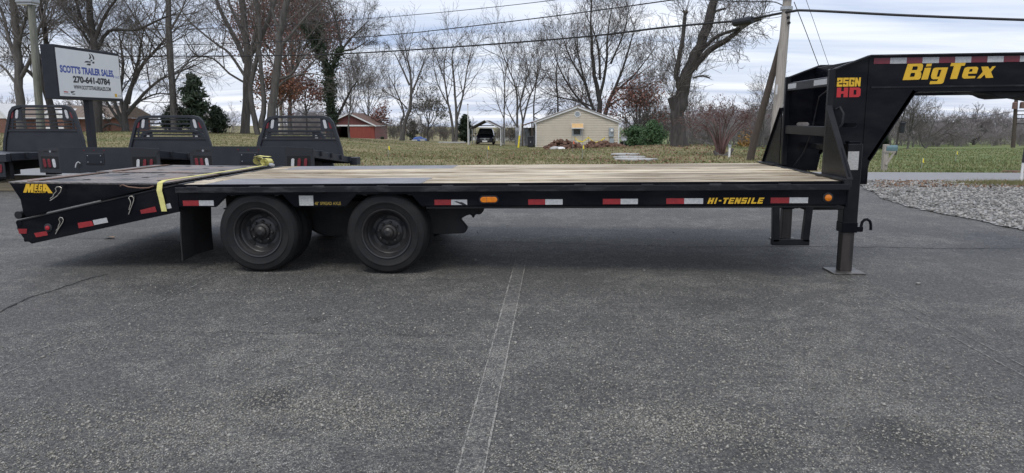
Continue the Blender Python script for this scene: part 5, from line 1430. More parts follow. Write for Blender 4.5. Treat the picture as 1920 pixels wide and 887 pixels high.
# dirt spoil: clods in one heap
rng = np.random.default_rng(12)
n = 420
pxs = rng.uniform(1022, 1172, n); Yd = 64 + rng.normal(0, 1.2, n)
hgt = np.interp(pxs, [1022, 1035, 1050, 1062, 1078, 1092, 1100, 1118, 1135, 1150, 1172], [.1, .6, 1.0, .8, .6, .25, .6, .65, .7, .45, .1]) 
Xd = np.array([at(a, 278, b2)[0] for a, b2 in zip(pxs, Yd)]); Zd = ground(Xd, Yd) + hgt * np.clip(1 - np.abs(Yd - 64) / 2.6, 0, 1) * rng.uniform(.3, 1, n)
tag(stones('dirt_heap', Xd, Yd, Zd, rng.uniform(.12, .4, n), 7, 'dirt'), 'reddish brown heap of dug dirt in front of the house', 'dirt', kind='stuff')
for px, w_, lab in ((1040.5, .5, 'flat grey rock'), (1050.5, .42, 'round white rock')):
    X, Y, z = on(px, 60.5)
    b_ = bmesh.new(); bmesh.ops.create_icosphere(b_, subdivisions=2, radius=1)
    r2 = random.Random(int(px))
    for vv in b_.verts: vv.co = Vector((vv.co.x * w_, vv.co.y * w_ * .8, vv.co.z * w_ * .45)) * r2.uniform(.88, 1.1)
    me = bpy.data.meshes.new('yard_rock'); b_.to_mesh(me); b_.free(); me.materials.append(M['white' if px > 1045 else 'concrete'])
    o = bpy.data.objects.new('yard_rock', me); COL.objects.link(o); o.location = (X, Y, z + .08)
    tag(o, lab + ' lying before the dirt heap', 'rock')
# stepping stones on the lawn
for i, (px, py, w_, lab) in enumerate(((1172, 293.5, .62, 'farthest grey stepping stone on the lawn slope'), (1183, 299, .75, 'middle grey stepping stone on the lawn slope'), (1190, 303.5, .8, 'nearest grey stepping stone above the deck edge'))):
    Y = 30.5 - i * 2.2
    X, Y, z = on(px, Y)
    r2 = random.Random(i); pl = [(w_ * math.cos(k * .7) * r2.uniform(.75, 1.1), w_ * .75 * math.sin(k * .7) * r2.uniform(.75, 1.1)) for k in range(9)]
    o = MB().prism(pl, 'z', 0, .07).build('stepping_stone', 'concrete', bevel=.015); o.location = (X, Y, z + .015)
    tag(o, lab, 'stepping stone', 'stepping stones')
# marker flags
def flag(px, Y, py_top, mat, label, hgt=.5):
    X, Y, z = on(px, Y)
    o = empty('marker_flag', (X, Y, z), label=label, cat='flag', group='small marker flags in the grass')
    MB().tube([(0, 0, -.05), (.01, 0, hgt)], .008, 5).build('flag_wire', 'galv', o)
    MB().add([(0.01, 0, hgt), (.06, .02, hgt - .02), (.075, .015, hgt - .17), (.01, 0, hgt - .14), (0.01, .006, hgt), (.06, .026, hgt - .02), (.075, .021, hgt - .17), (.01, .006, hgt - .14)], [(0, 1, 2, 3), (7, 6, 5, 4), (0, 4, 5, 1), (1, 5, 6, 2), (2, 6, 7, 3), (3, 7, 4, 0)]).build('flag_sheet', mat, o)
flag(727.5, 27, 293, 'caution', 'yellow flag on the slope below the red barn')
flag(914, 29, 288, 'caution', 'yellow flag on the slope below the carport')
flag(1092, 27.5, 296, 'caution', 'yellow flag just above the deck edge below the house', .55)
flag(1074, 34, 284, 'orange_flag', 'orange flag in front of the dirt heap', .6)
flag(1731, 23.4, 314, 'caution', 'yellow flag just across the road right of the mailbox', .42)
flag(1794, 33, 290, 'caution', 'yellow flag in the middle of the green field under the neck', .5)
# white stake beside the shrub
X, Y, z = on(1368, 26.5)
o = empty('marker_stake', (X, Y, z), label='thin white stake with grey cap beside the reddish shrub', cat='stake')
MB().box(-.035, .035, -.02, .02, -.05, .40).build('stake_body', 'white', o); MB().box(-.05, .05, -.03, .03, .40, .50).build('stake_cap', 'grey_box', o)
# white pole in the yard
X, Y, z = on(878, 72)
o = empty('flagpole', (X, Y, z), label='slim white pole standing left of the carport', cat='pole')
MB().tube([(0, 0, -.2), (0, 0, at(879, 196, 72)[2] - z)], [.06, .045], 10).build('pole_shaft', 'white', o); MB().lathe([(.0, .1), (.08, .05), (.08, -.02), (.0, -.05)], (0, 0, at(879, 196, 72)[2] - z), 'z', 10).build('finial', 'galv', o)

# ================================================================ carport with minivan
CYR = 73.0
cxl, cxr, cxm = at(880, 250, CYR)[0], at(939, 250, CYR)[0], at(909, 250, CYR)[0]
cg = gz(cxm, CYR + 2)
CP = empty('carport', (cxm, CYR, cg), label='gable canopy carport with dark cloth roof and white rim', cat='carport')
ez, rz_ = at(880, 241, CYR)[2] - cg, at(909.5, 226, CYR)[2] - cg
for s, x in ((-1, cxl - cxm), (1, cxr - cxm)):
    V = [(0, 0, rz_), (x, 0, ez), (x, 5.5, ez), (0, 5.5, rz_)]
    MB().add(V + [(a, b2, c - .07) for a, b2, c in V], [(0, 1, 2, 3), (7, 6, 5, 4), (0, 4, 5, 1), (1, 5, 6, 2), (2, 6, 7, 3), (3, 7, 4, 0)]).build('canopy_roof', 'canopy', CP)
    MB().bar((0, -.06, rz_ + .02), (x, -.06, ez + .02), .06, .08).build('canopy_rim', 'trim' if s > 0 else 'canopy', CP)
    for y in (.05, 2.7, 5.4): MB().tube([(x, y, -.3), (x, y, ez)], .05, 8).build('carport_post', 'galv' if s < 0 else 'trim', CP)
MB().bar((cxl - cxm + .9, 1.5, ez + .28), (cxr - cxm - .7, 1.5, ez + .28), .08, .1).build('tie_beam', 'canopy', CP)
def car(name, label, X, Y, rz, paint, cat='car', z=None, minivan=True):
    """nose at -Y; built from lofted sections"""
    g = empty(name, (X, Y, gz(X, Y) if z is None else z), (0, 0, rz), label, cat)
    W = .97; Hh = 1.72 if minivan else 1.42
    S = [(0.0, .80, .30, .62, .70), (.12, .90, .24, .70, .80), (.5, W, .22, .82, .95), (1.05, W, .22, .95, 1.06), (3.0, W, .22, .98, 1.07), (4.4, W, .22, .98, 1.07), (4.85, .93, .28, .95, 1.05), (4.95, .86, .36, .8, .95)]
    secs = []
    for y, w, zl, zm, zt in S:
        secs.append([(-w * .93, y, zl), (-w, y, zl + .15), (-w, y, zm), (-w * .9, y, zt), (w * .9, y, zt), (w, y, zm), (w, y, zl + .15), (w * .93, y, zl)])
    mb = MB(); n = 8
    for s in secs: mb.v.extend(s)
    for i in range(len(secs) - 1):
        for k in range(n): mb.f.append((i * n + k, i * n + (k + 1) % n, (i + 1) * n + (k + 1) % n, (i + 1) * n + k))
    mb.f.append(tuple(range(n))); mb.f.append(tuple((len(secs) - 1) * n + k for k in range(n)))
    mb.build('body', paint, g, smooth=True)
    C = [(1.05, .86, 1.05, .86), (1.85, .84, Hh - .06, .66), (2.3, .85, Hh, .66), (3.9, .85, Hh, .66), (4.5, .84, Hh - .06, .64), (4.85, .84, 1.04, .84)]
    mb = MB(); mb.v.extend([p for y, w, zt, wtp in C for p in ((-w, y, 1.03), (-wtp, y, zt), (wtp, y, zt), (w, y, 1.03))])
    for i in range(len(C) - 1):
        for k in range(4): mb.f.append((i * 4 + k, i * 4 + (k + 1) % 4, (i + 1) * 4 + (k + 1) % 4, (i + 1) * 4 + k))
    mb.f += [(0, 1, 2, 3), (23, 22, 21, 20)]
    mb.build('cabin', paint, g, smooth=True)
    MB().add([(-.78, 1.07, 1.10), (.78, 1.07, 1.10), (.61, 1.80, Hh - .12), (-.61, 1.80, Hh - .12)], [(0, 1, 2, 3)]).build('windscreen', 'glass', g).location = (0, -.03, .012)
    for s in (-1, 1):
        MB().add([(s * .865, 1.5, 1.1), (s * .865, 4.4, 1.1), (s * .70, 4.2, Hh - .12), (s * .70, 1.95, Hh - .12)], [(0, 1, 2, 3)]).build('side_window', 'glass', g).location = (s * .012, 0, 0)
        MB().box(s * .80 - .16, s * .80 + .12, .0, .05, .63, .78).build('headlight', 'white_lens', g, bevel=.02).rotation_euler = (0, 0, s * .12)
        MB().box(s * 1.05 - .1, s * 1.05 + .1, 1.3, 1.42, 1.05, 1.2).build('mirror', paint, g, bevel=.03)
        for y in (.95, 3.95):
            w_ = MB().lathe([(.18, 0), (.3, -.01), (.33, .03), (.33, .18), (.3, .21), (.18, .2)], (s * (W - .1) + (-.1 if s > 0 else -.1), y, .33), 'x', 20, close=True).build('wheel', 'rubber', g, smooth=True)
            MB().lathe([(.2, .02), (.1, .0), (.0, .0)], (s * (W - .02), y, .33), 'x', 14).build('wheel_disc', 'galv', w_)
    gr = MB().box(-.5, .5, -.03, .03, .50, .70).build('grille', 'bin', g, bevel=.02)
    MB().box(-.52, .52, -.045, -.032, .67, .71).build('grille_bar', 'chrome', gr); MB().box(-.45, .45, -.045, -.032, .5, .53).build('grille_bar', 'chrome', gr)
    MB().lathe([(.0, -.05), (.09, -.05), (.09, -.03), (.0, -.03)], (0, 0, .62), 'y', 14).build('badge', 'chrome', gr)
    MB().box(-.26, .26, -.04, -.02, .3, .46).build('number_plate', 'white', g)
    MB().box(-.86, .86, .0, .06, .24, .3).build('lower_bumper', paint, g)
    return g
vx = at(909, 262, CYR + .8)[0]
car('minivan', 'black minivan parked nose out under the carport', vx, CYR + .8, .05, 'car_black', 'minivan')
X = at(222, 250, 62)[0]
car('parked_car', 'pale blue car mostly hidden by the lawn behind the flatbed racks', X, 62, 1.35, 'car_silver', 'car', z=at(222, 246.8, 62)[2] - 1.42, minivan=False)
# blue tarp covered heap
X, Y, z = on(788, 84)
o = empty('tarp_covered_object', (X, Y, z), label='low object wrapped in blue and white tarp by the trees', cat='tarp')
b_ = bmesh.new(); bmesh.ops.create_icosphere(b_, subdivisions=3, radius=1)
r2 = random.Random(3)
for vv in b_.verts:
    c = vv.co; vv.co = Vector((c.x * .95, c.y * .9, max(c.z, -.1) * (.48 if c.x < .2 else .36))) * (1 + .06 * math.sin(c.x * 7 + c.y * 5))
me = bpy.data.meshes.new('tarp'); b_.to_mesh(me); b_.free(); me.materials.append(M['tarp_blue'])
t_ = bpy.data.objects.new('tarp', me); COL.objects.link(t_); t_.parent = o; t_.location = (0, 0, .08); t_.scale = (1, 1, 1)
MB().bar((-.85, -.85, .14), (.8, -.88, .12), .02, .16).bar((-.1, -.87, .28), (.75, -.8, .24), .02, .06).build('tarp_stripe', 'white', o)
# low planks by the carport trees
X, Y, z = on(848, 76)
o = MB().box(-1.5, 1.5, -.3, .3, 0, .16).build('plank_pile', 'concrete', bevel=.03); o.location = (X, Y, z); tag(o, 'low grey plank pile in the grass left of the white pole', 'planks')

# ================================================================ red barn
BY = 118.0
bx0, bx1, bx2 = at(634, 250, BY)[0], at(702, 250, BY)[0], at(725, 250, BY + 9)[0]
bg_ = gz(bx1, BY) - .05
BN = empty('red_barn', (bx1, BY, bg_), label='weathered red barn with dark open bay and white trim', cat='barn')
be, br = at(702, 235.5, BY)[2] - bg_, at(655, 214, BY)[2] - bg_
bxr = at(655, 214, BY)[0] - bx1; xl = bxr * 2
MB().prism([(xl, be), (0, be), (bxr, br)], 'y', 0, .15).build('gable', 'barn_dull', BN)
xo = at(656, 250, BY)[0] - bx1
MB().box(xo, 0, 0, .15, -.4, be).build('front_wall', 'barn_red', BN)
MB().box(xl, xl + .6, 0, .15, -.4, be).build('front_wall', 'barn_red', BN)
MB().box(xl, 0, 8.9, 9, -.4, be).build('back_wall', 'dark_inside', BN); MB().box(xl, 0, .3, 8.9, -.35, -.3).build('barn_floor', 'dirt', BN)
for x, mt in ((0, 'barn_side'), (xl, 'barn_dull')): MB().box(x - .08, x + .08, .16, 9, -.4, be).build('side_wall', mt, BN)
MB().box(xl - .1, .25, -.1, -.01, be - .12, be + .12).build('door_track', 'trim', BN)
for s, x in ((1, .45), (-1, xl - .45)):
    V = [(bxr, -.35, br + .12), (x, -.35, be - .08), (x, 9.3, be - .08), (bxr, 9.3, br + .12)]
    MB().add(V + [(a, b2, c + .1) for a, b2, c in V], [(3, 2, 1, 0), (4, 5, 6, 7), (0, 1, 5, 4), (1, 2, 6, 5), (2, 3, 7, 6), (3, 0, 4, 7)]).build('roof', 'roof_brown', BN)
    MB().bar((bxr, -.4, br + .1), (x, -.4, be - .1), .08, .2).build('rake_board', 'trim', BN)
MB().bar((.47, -.35, be - .06), (.47, 9.3, be - .06), .06, .14).build('eave_trim', 'trim', BN)
for k in range(1, 9):
    MB().box(xo * k / 9 - .03, xo * k / 9 + .03, -.02, -.003, -.3, be - .12).build('batten', 'barn_red', BN)
# far white grain elevator
GY = 330.0
X = at(778, 250, GY)[0]; z0 = gz(X, 220)
GE = empty('grain_elevator', (X, GY, z0), label='distant pale grain elevator with round silos seen between trees', cat='silos')
for px, pt in ((768, 223), (777, 223), (785, 224)):
    xx = at(px, 230, GY)[0] - X; MB().lathe([(0, -.5), (1.15, -.5), (1.15, at(px, pt, GY)[2] - z0), (0, at(px, pt, GY)[2] - z0 + .4)], (xx, 0, 0), 'z', 20).build('silo', 'silo', GE, smooth=True)
MB().box(at(780.5, 230, GY)[0] - X, at(788.5, 230, GY)[0] - X, -2, 2, -.5, at(784, 216, GY)[2] - z0).build('head_house', 'silo', GE)
MB().box(at(783, 230, GY)[0] - X, at(790, 230, GY)[0] - X, -1.9, 1.9, at(784, 216, GY)[2] - z0 + .01, at(784, 213.5, GY)[2] - z0).build('head_house_cap', 'galv', GE)
MB().box(at(764.5, 230, GY)[0] - X, at(791, 230, GY)[0] - X, 2.1, 5, -.5, at(784, 232, GY)[2] - z0).build('annex', 'silo', GE)
# pale low building seen through the carport
X, Y, z = on(945, 190)
o = empty('far_shed', (X, Y, z), label='pale long building far behind the carport', cat='shed')
MB().box(-11, 5, 0, 8, -1, at(945, 255, 190)[2] - z).build('wall', 'white', o)
MB().box(-11.3, 5.3, -.4, 8.4, at(945, 255, 190)[2] - z + .02, at(945, 253, 190)[2] - z).build('roof', 'timber', o)

# ================================================================ brick ranch house at the left
LY = 88.0
lx0, lx1 = at(-60, 240, LY)[0], at(208, 240, LY)[0]
LH = empty('brick_house', (lx0, LY, gz(at(100, 240, LY)[0], LY) - .2), label='low brick house with white gables behind the trees at left', cat='house')
def lp(px, py): q = at(px, py, LY); return q[0] - lx0, q[2] - LH.location.z
ltop_ = lp(100, 220)[1]
MB().box(0, lx1 - lx0, .1, 9, -1, lp(0, 222)[1]).build('wall', 'brick', LH)
V = [(-.6, -.6, lp(0, 221)[1]), (lx1 - lx0 + .6, -.6, lp(0, 221)[1]), (lx1 - lx0 + .6, 4.5, lp(0, 197)[1]), (-.6, 4.5, lp(0, 197)[1])]
MB().add(V + [(lx1 - lx0 + .6, 9.6, lp(0, 221)[1]), (-.6, 9.6, lp(0, 221)[1])], [(0, 1, 2, 3), (3, 2, 4, 5), (0, 3, 5), (1, 4, 2), (0, 5, 4, 1)]).build('roof', 'roof_grey', LH)
MB().box(-.6, lx1 - lx0 + .6, -.66, -.61, lp(0, 223)[1], lp(0, 220.5)[1]).build('fascia', 'trim', LH)
for pa_, pb_2, pk, pt_ in ((-40, 27, 0, 194), (86, 134, 113, 203), (175, 206, 184, 213)):
    a, b2, c = lp(pa_, 221)[0], lp(pb_2, 221)[0], lp(pk, pt_)
    MB().prism([(a, lp(0, 222)[1]), (b2, lp(0, 222)[1]), (c[0], c[1])], 'y', -1.2, 4).build('gable', 'white', LH)
    MB().box(a + .3, b2 - .3, -1.1, .05, -1, lp(0, 222.2)[1]).build('front_wing', 'brick', LH)
    for e1 in (a, b2): MB().bar((c[0], -1.3, c[1] + .1), (e1 + (e1 - c[0]) * .06, -1.3, lp(0, 222.5)[1]), .12, .25).build('rake_board', 'trim', LH)
a, b2 = lp(98, 236), lp(133, 255)
MB().box(a[0], b2[0], -1.2, -1.12, b2[1], a[1]).build('garage_door', 'white', LH)
for k in range(1, 4):
    zz = b2[1] + (a[1] - b2[1]) * k / 4
    MB().box(a[0], b2[0], -1.215, -1.2005, zz - .02, zz + .02).build('door_joint', 'trim', LH)
for px0, px1 in ((67, 75), (10, 20), (142, 150)):
    a, b2 = lp(px0, 226), lp(px1, 242)
    w_ = MB().box(a[0], b2[0], .0, .09, b2[1], a[1]).build('window', 'trim', LH); MB().box(a[0] + .1, b2[0] - .1, -.02, -.003, b2[1] + .1, a[1] - .1).build('pane', 'glass', w_)
# long pale car-lot fence strip beside the blue car
X = at(200, 249, 80)[0]
o = MB().box(-2.2, 1.2, -.03, .03, 0, .3).build('white_fence_strip', 'white'); o.location = (X, 80, at(200, 251.5, 80)[2]); tag(o, 'low white strip along the lawn beyond the blue car', 'fence')

# ================================================================ right side across the road
X, Y, z = on(1661, 22.6)
MBX = empty('mailbox', (X, Y, z), label='teal grey mailbox on weathered wooden post across the road', cat='mailbox')
mz = at(1654, 284, Y)[2] - z
MB().box(-.075, .075, -.075, .075, -.2, mz + .22).build('mailbox_post', 'post_wood', MBX, bevel=.01)
MB().bar((.0, -.09, mz - .42), (.22, -.085, mz - .03), .05, .06, up=(0, 1, 0)).build('post_brace', 'post_wood', MBX)
MB().box(-.08, .27, -.1, .08, mz - .03, mz + .02).build('box_shelf', 'post_wood', MBX)
pr = [(-.09, 0), (.09, 0), (.09, .11), (.065, .155), (.025, .178), (-.025, .178), (-.065, .155), (-.09, .11)]
mb = MB().prism(pr, 'x', -.02, .30); o = mb.build('box_shell', 'mailbox', MBX, bevel=.006); o.location = (0, -.02, mz + .022)
o2 = MB().prism([(a * 1.06, b2 * 1.04) for a, b2 in pr], 'x', .29, .31).build('box_door', 'mailbox', o); 
MB().tube([(.31, .0, .14), (.335, .0, .13), (.31, 0, .11)], .008, 6).build('door_pull', 'galv', o2)
# dark can on a leaning stem
X, Y, z = on(1684, 40)
o = empty('hanging_can', (X, Y, z), label='dark can hung from a leaning stem beyond the mailbox', cat='can')
p0 = Vector((0, 0, 0)); q = at(1691, 249, 40); q2 = at(1698, 203, 40); c0 = Vector((q[0] - X, 0, q[2] - z)); c1 = Vector((q2[0] - X, 0, q2[2] - z))
MB().tube([(-.05, .15, -.2), (0, .15, 1.6), c0 + Vector((-.1, .15, .2)), c1], [.06, .055, .05, .035], 8).build('stem', 'bark_dark', o, smooth=True)
MB().lathe([(.0, -.02), (.12, -.02), (.14, .5), (.19, .5), (.19, .56), (.0, .58)], c0, 'z', 14).build('can_body', 'bin', o, smooth=True)
MB().tube([c0 + Vector((-.2, 0, .55)), c0 + Vector((-.12, 0, .62)), c0 + Vector((.12, 0, .62)), c0 + Vector((.2, 0, .55))], .02, 6).build('can_handle', 'bin', o)
# transformer pole
TP, ttop = pole('transformer_pole', 1899, 281, 78, 1908.5, 140, .21, .16, 'pole_brown', 'dark utility pole carrying two rusty transformers under the neck', 'utility pole')
for px, py0, py1, w_ in ((1898, 193, 204.5, .24), (1914, 192.5, 203.5, .33)):
    q0_, q1_ = at(px, py1, 78), at(px, py0, 78)
    x = q0_[0] - TP.location.x
    MB().lathe([(0, 0), (w_, 0), (w_, q1_[2] - q0_[2]), (w_ * .7, q1_[2] - q0_[2] + .08), (0, q1_[2] - q0_[2] + .1)], (x, -.35, q0_[2] - TP.location.z), 'z', 14).build('transformer', 'transformer', TP, smooth=True)
for py in (208, 215, 222, 232):
    q0_ = at(1907.5 - (py - 208) * .06, py, 78)
    MB().box(q0_[0] - TP.location.x - .1, q0_[0] - TP.location.x + .6, -.3, -.1, q0_[2] - TP.location.z - .05, q0_[2] - TP.location.z + .05).build('insulator', 'bin', TP)
# feather flag at the right edge
fx = at(1914.5, 338, 16.2)
FF = empty('feather_flag', (fx[0], 16.2, 0), label='pink feather banner on dark sleeve and white pole at right edge', cat='banner')
f0 = at(1913.5, 305, 16.2)[2]
MB().tube([(0, 0, 0), (0, 0, f0)], .028, 8).build('flag_pole', 'white', FF)
MB().tube([(0, 0, f0), (.06, 0, f0 + 1.6), (.12, 0, f0 + 2.9)], [.034, .03, .02], 8).build('pole_sleeve', 'ink', FF)
V = []; n = 10
for i in range(n + 1):
    t_ = i / n; z = f0 + .0 + t_ * 1.75
    for j in range(4): V.append((.035 + .065 * t_ + j * .2 * (1 - t_ ** 3 * .5), .05 * math.sin(j * 1.2 + i * .5), z + j * .02))
F = [(i * 4 + j, i * 4 + j + 1, (i + 1) * 4 + j + 1, (i + 1) * 4 + j) for i in range(n) for j in range(3)]
o = MB().add(V, F).build('flag_cloth', 'pink', FF, smooth=True); md = o.modifiers.new('s', 'SOLIDIFY'); md.thickness = .004
# culvert edge by the field
X, Y, z = on(1912, 22.4)
o = MB().box(-.3, 2.2, -.2, .3, -.1, .07).build('culvert_headwall', 'dirt', bevel=.04); o.location = (X, Y, z); tag(o, 'low grey culvert edge beside the road at right', 'culvert')

# ================================================================ trees
def tube_batch(polys, sides):
    """polys: list of (points, radii) -> verts, quad faces, one tube each"""
    by = {}
    for p, r in polys: by.setdefault(len(p), []).append((p, r))
    VV, FF, base = [], [], 0
    cs = np.cos(np.arange(sides) * 2 * np.pi / sides); sn = np.sin(np.arange(sides) * 2 * np.pi / sides)
    for n, lst in by.items():
        P = np.array([a for a, _ in lst], dtype=float); Rr = np.array([b for _, b in lst], dtype=float)
        T = np.gradient(P, axis=1); T /= np.linalg.norm(T, axis=2, keepdims=True) + 1e-9
        ref = np.where(np.abs(T[:, :1, 2:3]) > .8, np.array([1.0, .2, 0]), np.array([0, 0, 1.0]))
        Uv = np.cross(T, np.broadcast_to(ref, T.shape)); Uv /= np.linalg.norm(Uv, axis=2, keepdims=True) + 1e-9
        Wv = np.cross(T, Uv)
        V = P[:, :, None] + Rr[:, :, None, None] * (cs[None, None, :, None] * Uv[:, :, None] + sn[None, None, :, None] * Wv[:, :, None])
        B = len(lst)
        idx = base + np.arange(B * n * sides).reshape(B, n, sides)
        a = idx[:, :-1]; c = idx[:, 1:]
        F = np.stack([a, np.roll(a, -1, 2), np.roll(c, -1, 2), c], -1).reshape(-1, 4)
        VV.append(V.reshape(-1, 3)); FF.append(F); base += B * n * sides
    return np.concatenate(VV), np.concatenate(FF)
def _unit(x, y, z):
    l = math.sqrt(x * x + y * y + z * z) or 1.0
    return x / l, y / l, z / l
def grow(rg, p, d, length, r0, lvl, maxl, out, nb, up, wander, rmin, ratio=(.42, .72)):
    n = 5 if lvl == 0 else (4 if lvl < maxl else 3)
    pts = [p]; x, y, z = p; dx, dy, dz = d; st = length / (n - 1)
    for i in range(n - 1):
        dx, dy, dz = _unit(dx + rg.gauss(0, wander), dy + rg.gauss(0, wander), dz + rg.gauss(0, wander) + up)
        x += dx * st; y += dy * st; z += dz * st
        pts.append((x, y, z))
    rad = [max(rmin, r0 * (1 - .75 * i / (n - 1))) for i in range(n)]
    out.append((lvl, pts, rad))
    if lvl < maxl: sprout(rg, pts, rad, length, lvl, maxl, out, nb, up, wander, rmin, .2, ratio)
def sprout(rg, pts, rad, length, lvl, maxl, out, nb, up, wander, rmin, t0=.3, ratio=(.42, .72), flat=1.0):
    n = len(pts); k = nb[min(lvl, len(nb) - 1)]
    for i in range(k):
        t = t0 + (1 - t0) * ((i + rg.random()) / k)
        f = t * (n - 1); j = min(int(f), n - 2); f -= j
        a, b = pts[j], pts[j + 1]
        p = (a[0] + (b[0] - a[0]) * f, a[1] + (b[1] - a[1]) * f, a[2] + (b[2] - a[2]) * f)
        tx, ty, tz = _unit(b[0] - a[0], b[1] - a[1], b[2] - a[2])
        rx, ry, rz_ = rg.gauss(0, 1), rg.gauss(0, flat), rg.gauss(0, 1)
        dot = rx * tx + ry * ty + rz_ * tz
        rx, ry, rz_ = _unit(rx - dot * tx, ry - dot * ty, rz_ - dot * tz)
        ang = math.radians(rg.uniform(24, 62)) * (1 if t < .95 else .5)
        ca, sa = math.cos(ang), math.sin(ang)
        d = _unit(tx * ca + rx * sa, ty * ca + ry * sa, tz * ca + rz_ * sa)
        rr = rad[j] + (rad[j + 1] - rad[j]) * f
        ln = length * rg.uniform(*ratio) * (1.15 - .45 * t)
        grow(rg, p, d, ln, min(rr * .7, ln * .0105 + .003), lvl + 1, maxl, out, nb, up, wander, rmin, ratio)
def leaf_cards(name, pts, size, mat, parent, seed, per=1, spread=.3, aspect=.6):
    """small two-triangle leaves round given points"""
    rng = np.random.default_rng(seed); P = np.repeat(np.array(pts, float), per, 0)
    P = P + rng.normal(0, spread, P.shape); n = len(P)
    a = rng.normal(0, 1, (n, 3)); a /= np.linalg.norm(a, axis=1, keepdims=True)
    b = np.cross(a, rng.normal(0, 1, (n, 3))); b /= np.linalg.norm(b, axis=1, keepdims=True) + 1e-9
    s = size * rng.uniform(.6, 1.3, (n, 1))
    V = np.stack([P - a * s, P + b * s * aspect + a * s * .1, P + a * s, P - b * s * aspect + a * s * .1], 1)
    F = np.arange(n * 4).reshape(n, 4)
    return np_mesh(name, V.reshape(-1, 3), F, mat, parent)
TREES = 'bare trees around the yards'
def tree(label, px, Y, limbs, seed, nb=(8, 6, 5), maxl=3, bark='bark', twig='twig', up=.085, wander=.12, rmin=None, leaves=None, t0=.3, name='bare_tree', group=TREES, py=255, cat='tree', sides=9, ratio=(.42, .72), maxlen=9.0, rs=.7):
    """limbs: list of ([(px, py, dY)...], r0, r1); first limb's first point is the base"""
    X = at(px, py, Y)[0]; z0 = gz(X, Y)
    g = empty(name, (X, Y, z0), label=label, cat=cat, group=group)
    rg = random.Random(seed); rmin = rmin or .00011 * Y + .0015
    main, out, first = [], [], True
    for pl, r0, r1 in limbs:
        W = []
        for q in pl:
            p = at(q[0], q[1], Y + (q[2] if len(q) > 2 else 0)); W.append((p[0] - X, p[1] - Y, p[2] - z0))
        if first: W[0] = (W[0][0], W[0][1], -.25); first = False
        # resample smoothly
        Q = []; m = len(W)
        for i in range(m - 1):
            p0, p1, p2, p3 = [np.array(W[max(0, min(m - 1, i + o))]) for o in (-1, 0, 1, 2)]
            for k in range(3):
                t = k / 3
                Q.append(tuple(.5 * ((2 * p1) + (p2 - p0) * t + (2 * p0 - 5 * p1 + 4 * p2 - p3) * t * t + (3 * p1 - p0 - 3 * p2 + p3) * t ** 3)))
        Q.append(W[-1])
        Q = [(a + rg.gauss(0, r0 * .07), b + rg.gauss(0, r0 * .07), c) for a, b, c in Q]
        R_ = [max(rmin, rs * (r0 + (r1 - r0) * (i / (len(Q) - 1))) * rg.uniform(.95, 1.06)) for i in range(len(Q))]
        if len(main) == 0: R_[0] *= 1.3; R_[1] *= 1.1
        main.append((Q, R_))
        ln = sum(math.dist(Q[i], Q[i + 1]) for i in range(len(Q) - 1))
        sprout(rg, Q, R_, min(ln, maxlen), 0, maxl, out, nb, up, wander, rmin, t0 if len(main) > 1 else max(t0, .45), ratio)
    V, F = tube_batch(main, sides)
    np_mesh('trunk', V, F, bark, g, True)
    big = [(p, r) for l, p, r in out if l <= 1]; small = [(p, r) for l, p, r in out if l > 1]
    VF = [tube_batch(big, 5), tube_batch(small, 3)]
    V = np.concatenate([VF[0][0], VF[1][0]]); F = np.concatenate([VF[0][1], VF[1][1] + len(VF[0][0])])
    np_mesh('crown', V, F, twig, g, False)
    if leaves:
        mat, size, per, spr, frac = leaves
        tips = [p[-1] for l, p, r in out if l >= maxl - 1 and rg.random() < frac] + [p[1] for l, p, r in out if l >= maxl and rg.random() < frac]
        leaf_cards('foliage', tips, size, mat, g, seed, per, spr)
    return g
def auto(label, px, Y, top, r, seed, spread=40, fork=.35, nl=6, base=258, lean=0, **kw):
    """tree whose limbs fan out from a fork; spread in photo pixels at the crown"""
    rg = random.Random(seed * 7 + 1)
    fy = base + (top - base) * fork; fx = px + lean * fork
    L_ = [([(px, base, 0), (px + lean * .15 + rg.uniform(-2, 2), base + (fy - base) * .5, 0), (fx, fy, 0), (fx + lean * .3 + rg.uniform(-4, 4), fy + (top - fy) * .5, rg.uniform(-1, 1)), (px + lean + rg.uniform(-6, 6), top, rg.uniform(-1.5, 1.5))], r, r * .12)]
    for i in range(nl):
        s = -1 + 2 * (i + .5) / nl + rg.uniform(-.1, .1)
        f0 = fork * rg.uniform(.75, 1.5)
        y0 = base + (top - base) * f0; x0 = px + lean * f0
        tx = px + lean + s * spread * rg.uniform(.8, 1.1); ty = top + abs(s) ** 1.5 * (base - top) * .35 + rg.uniform(0, 14)
        dy_ = rg.uniform(-1, 1) * spread * Y / FPX * .8
        L_.append(([(x0, y0, 0), (x0 + (tx - x0) * .4 + rg.uniform(-3, 3), y0 + (ty - y0) * .33, dy_ * .4), (x0 + (tx - x0) * .75 + rg.uniform(-3, 3), y0 + (ty - y0) * .68, dy_ * .8), (tx, ty, dy_)], r * .5, r * .09))
    return tree(label, px, Y, L_, seed, py=base, **kw)

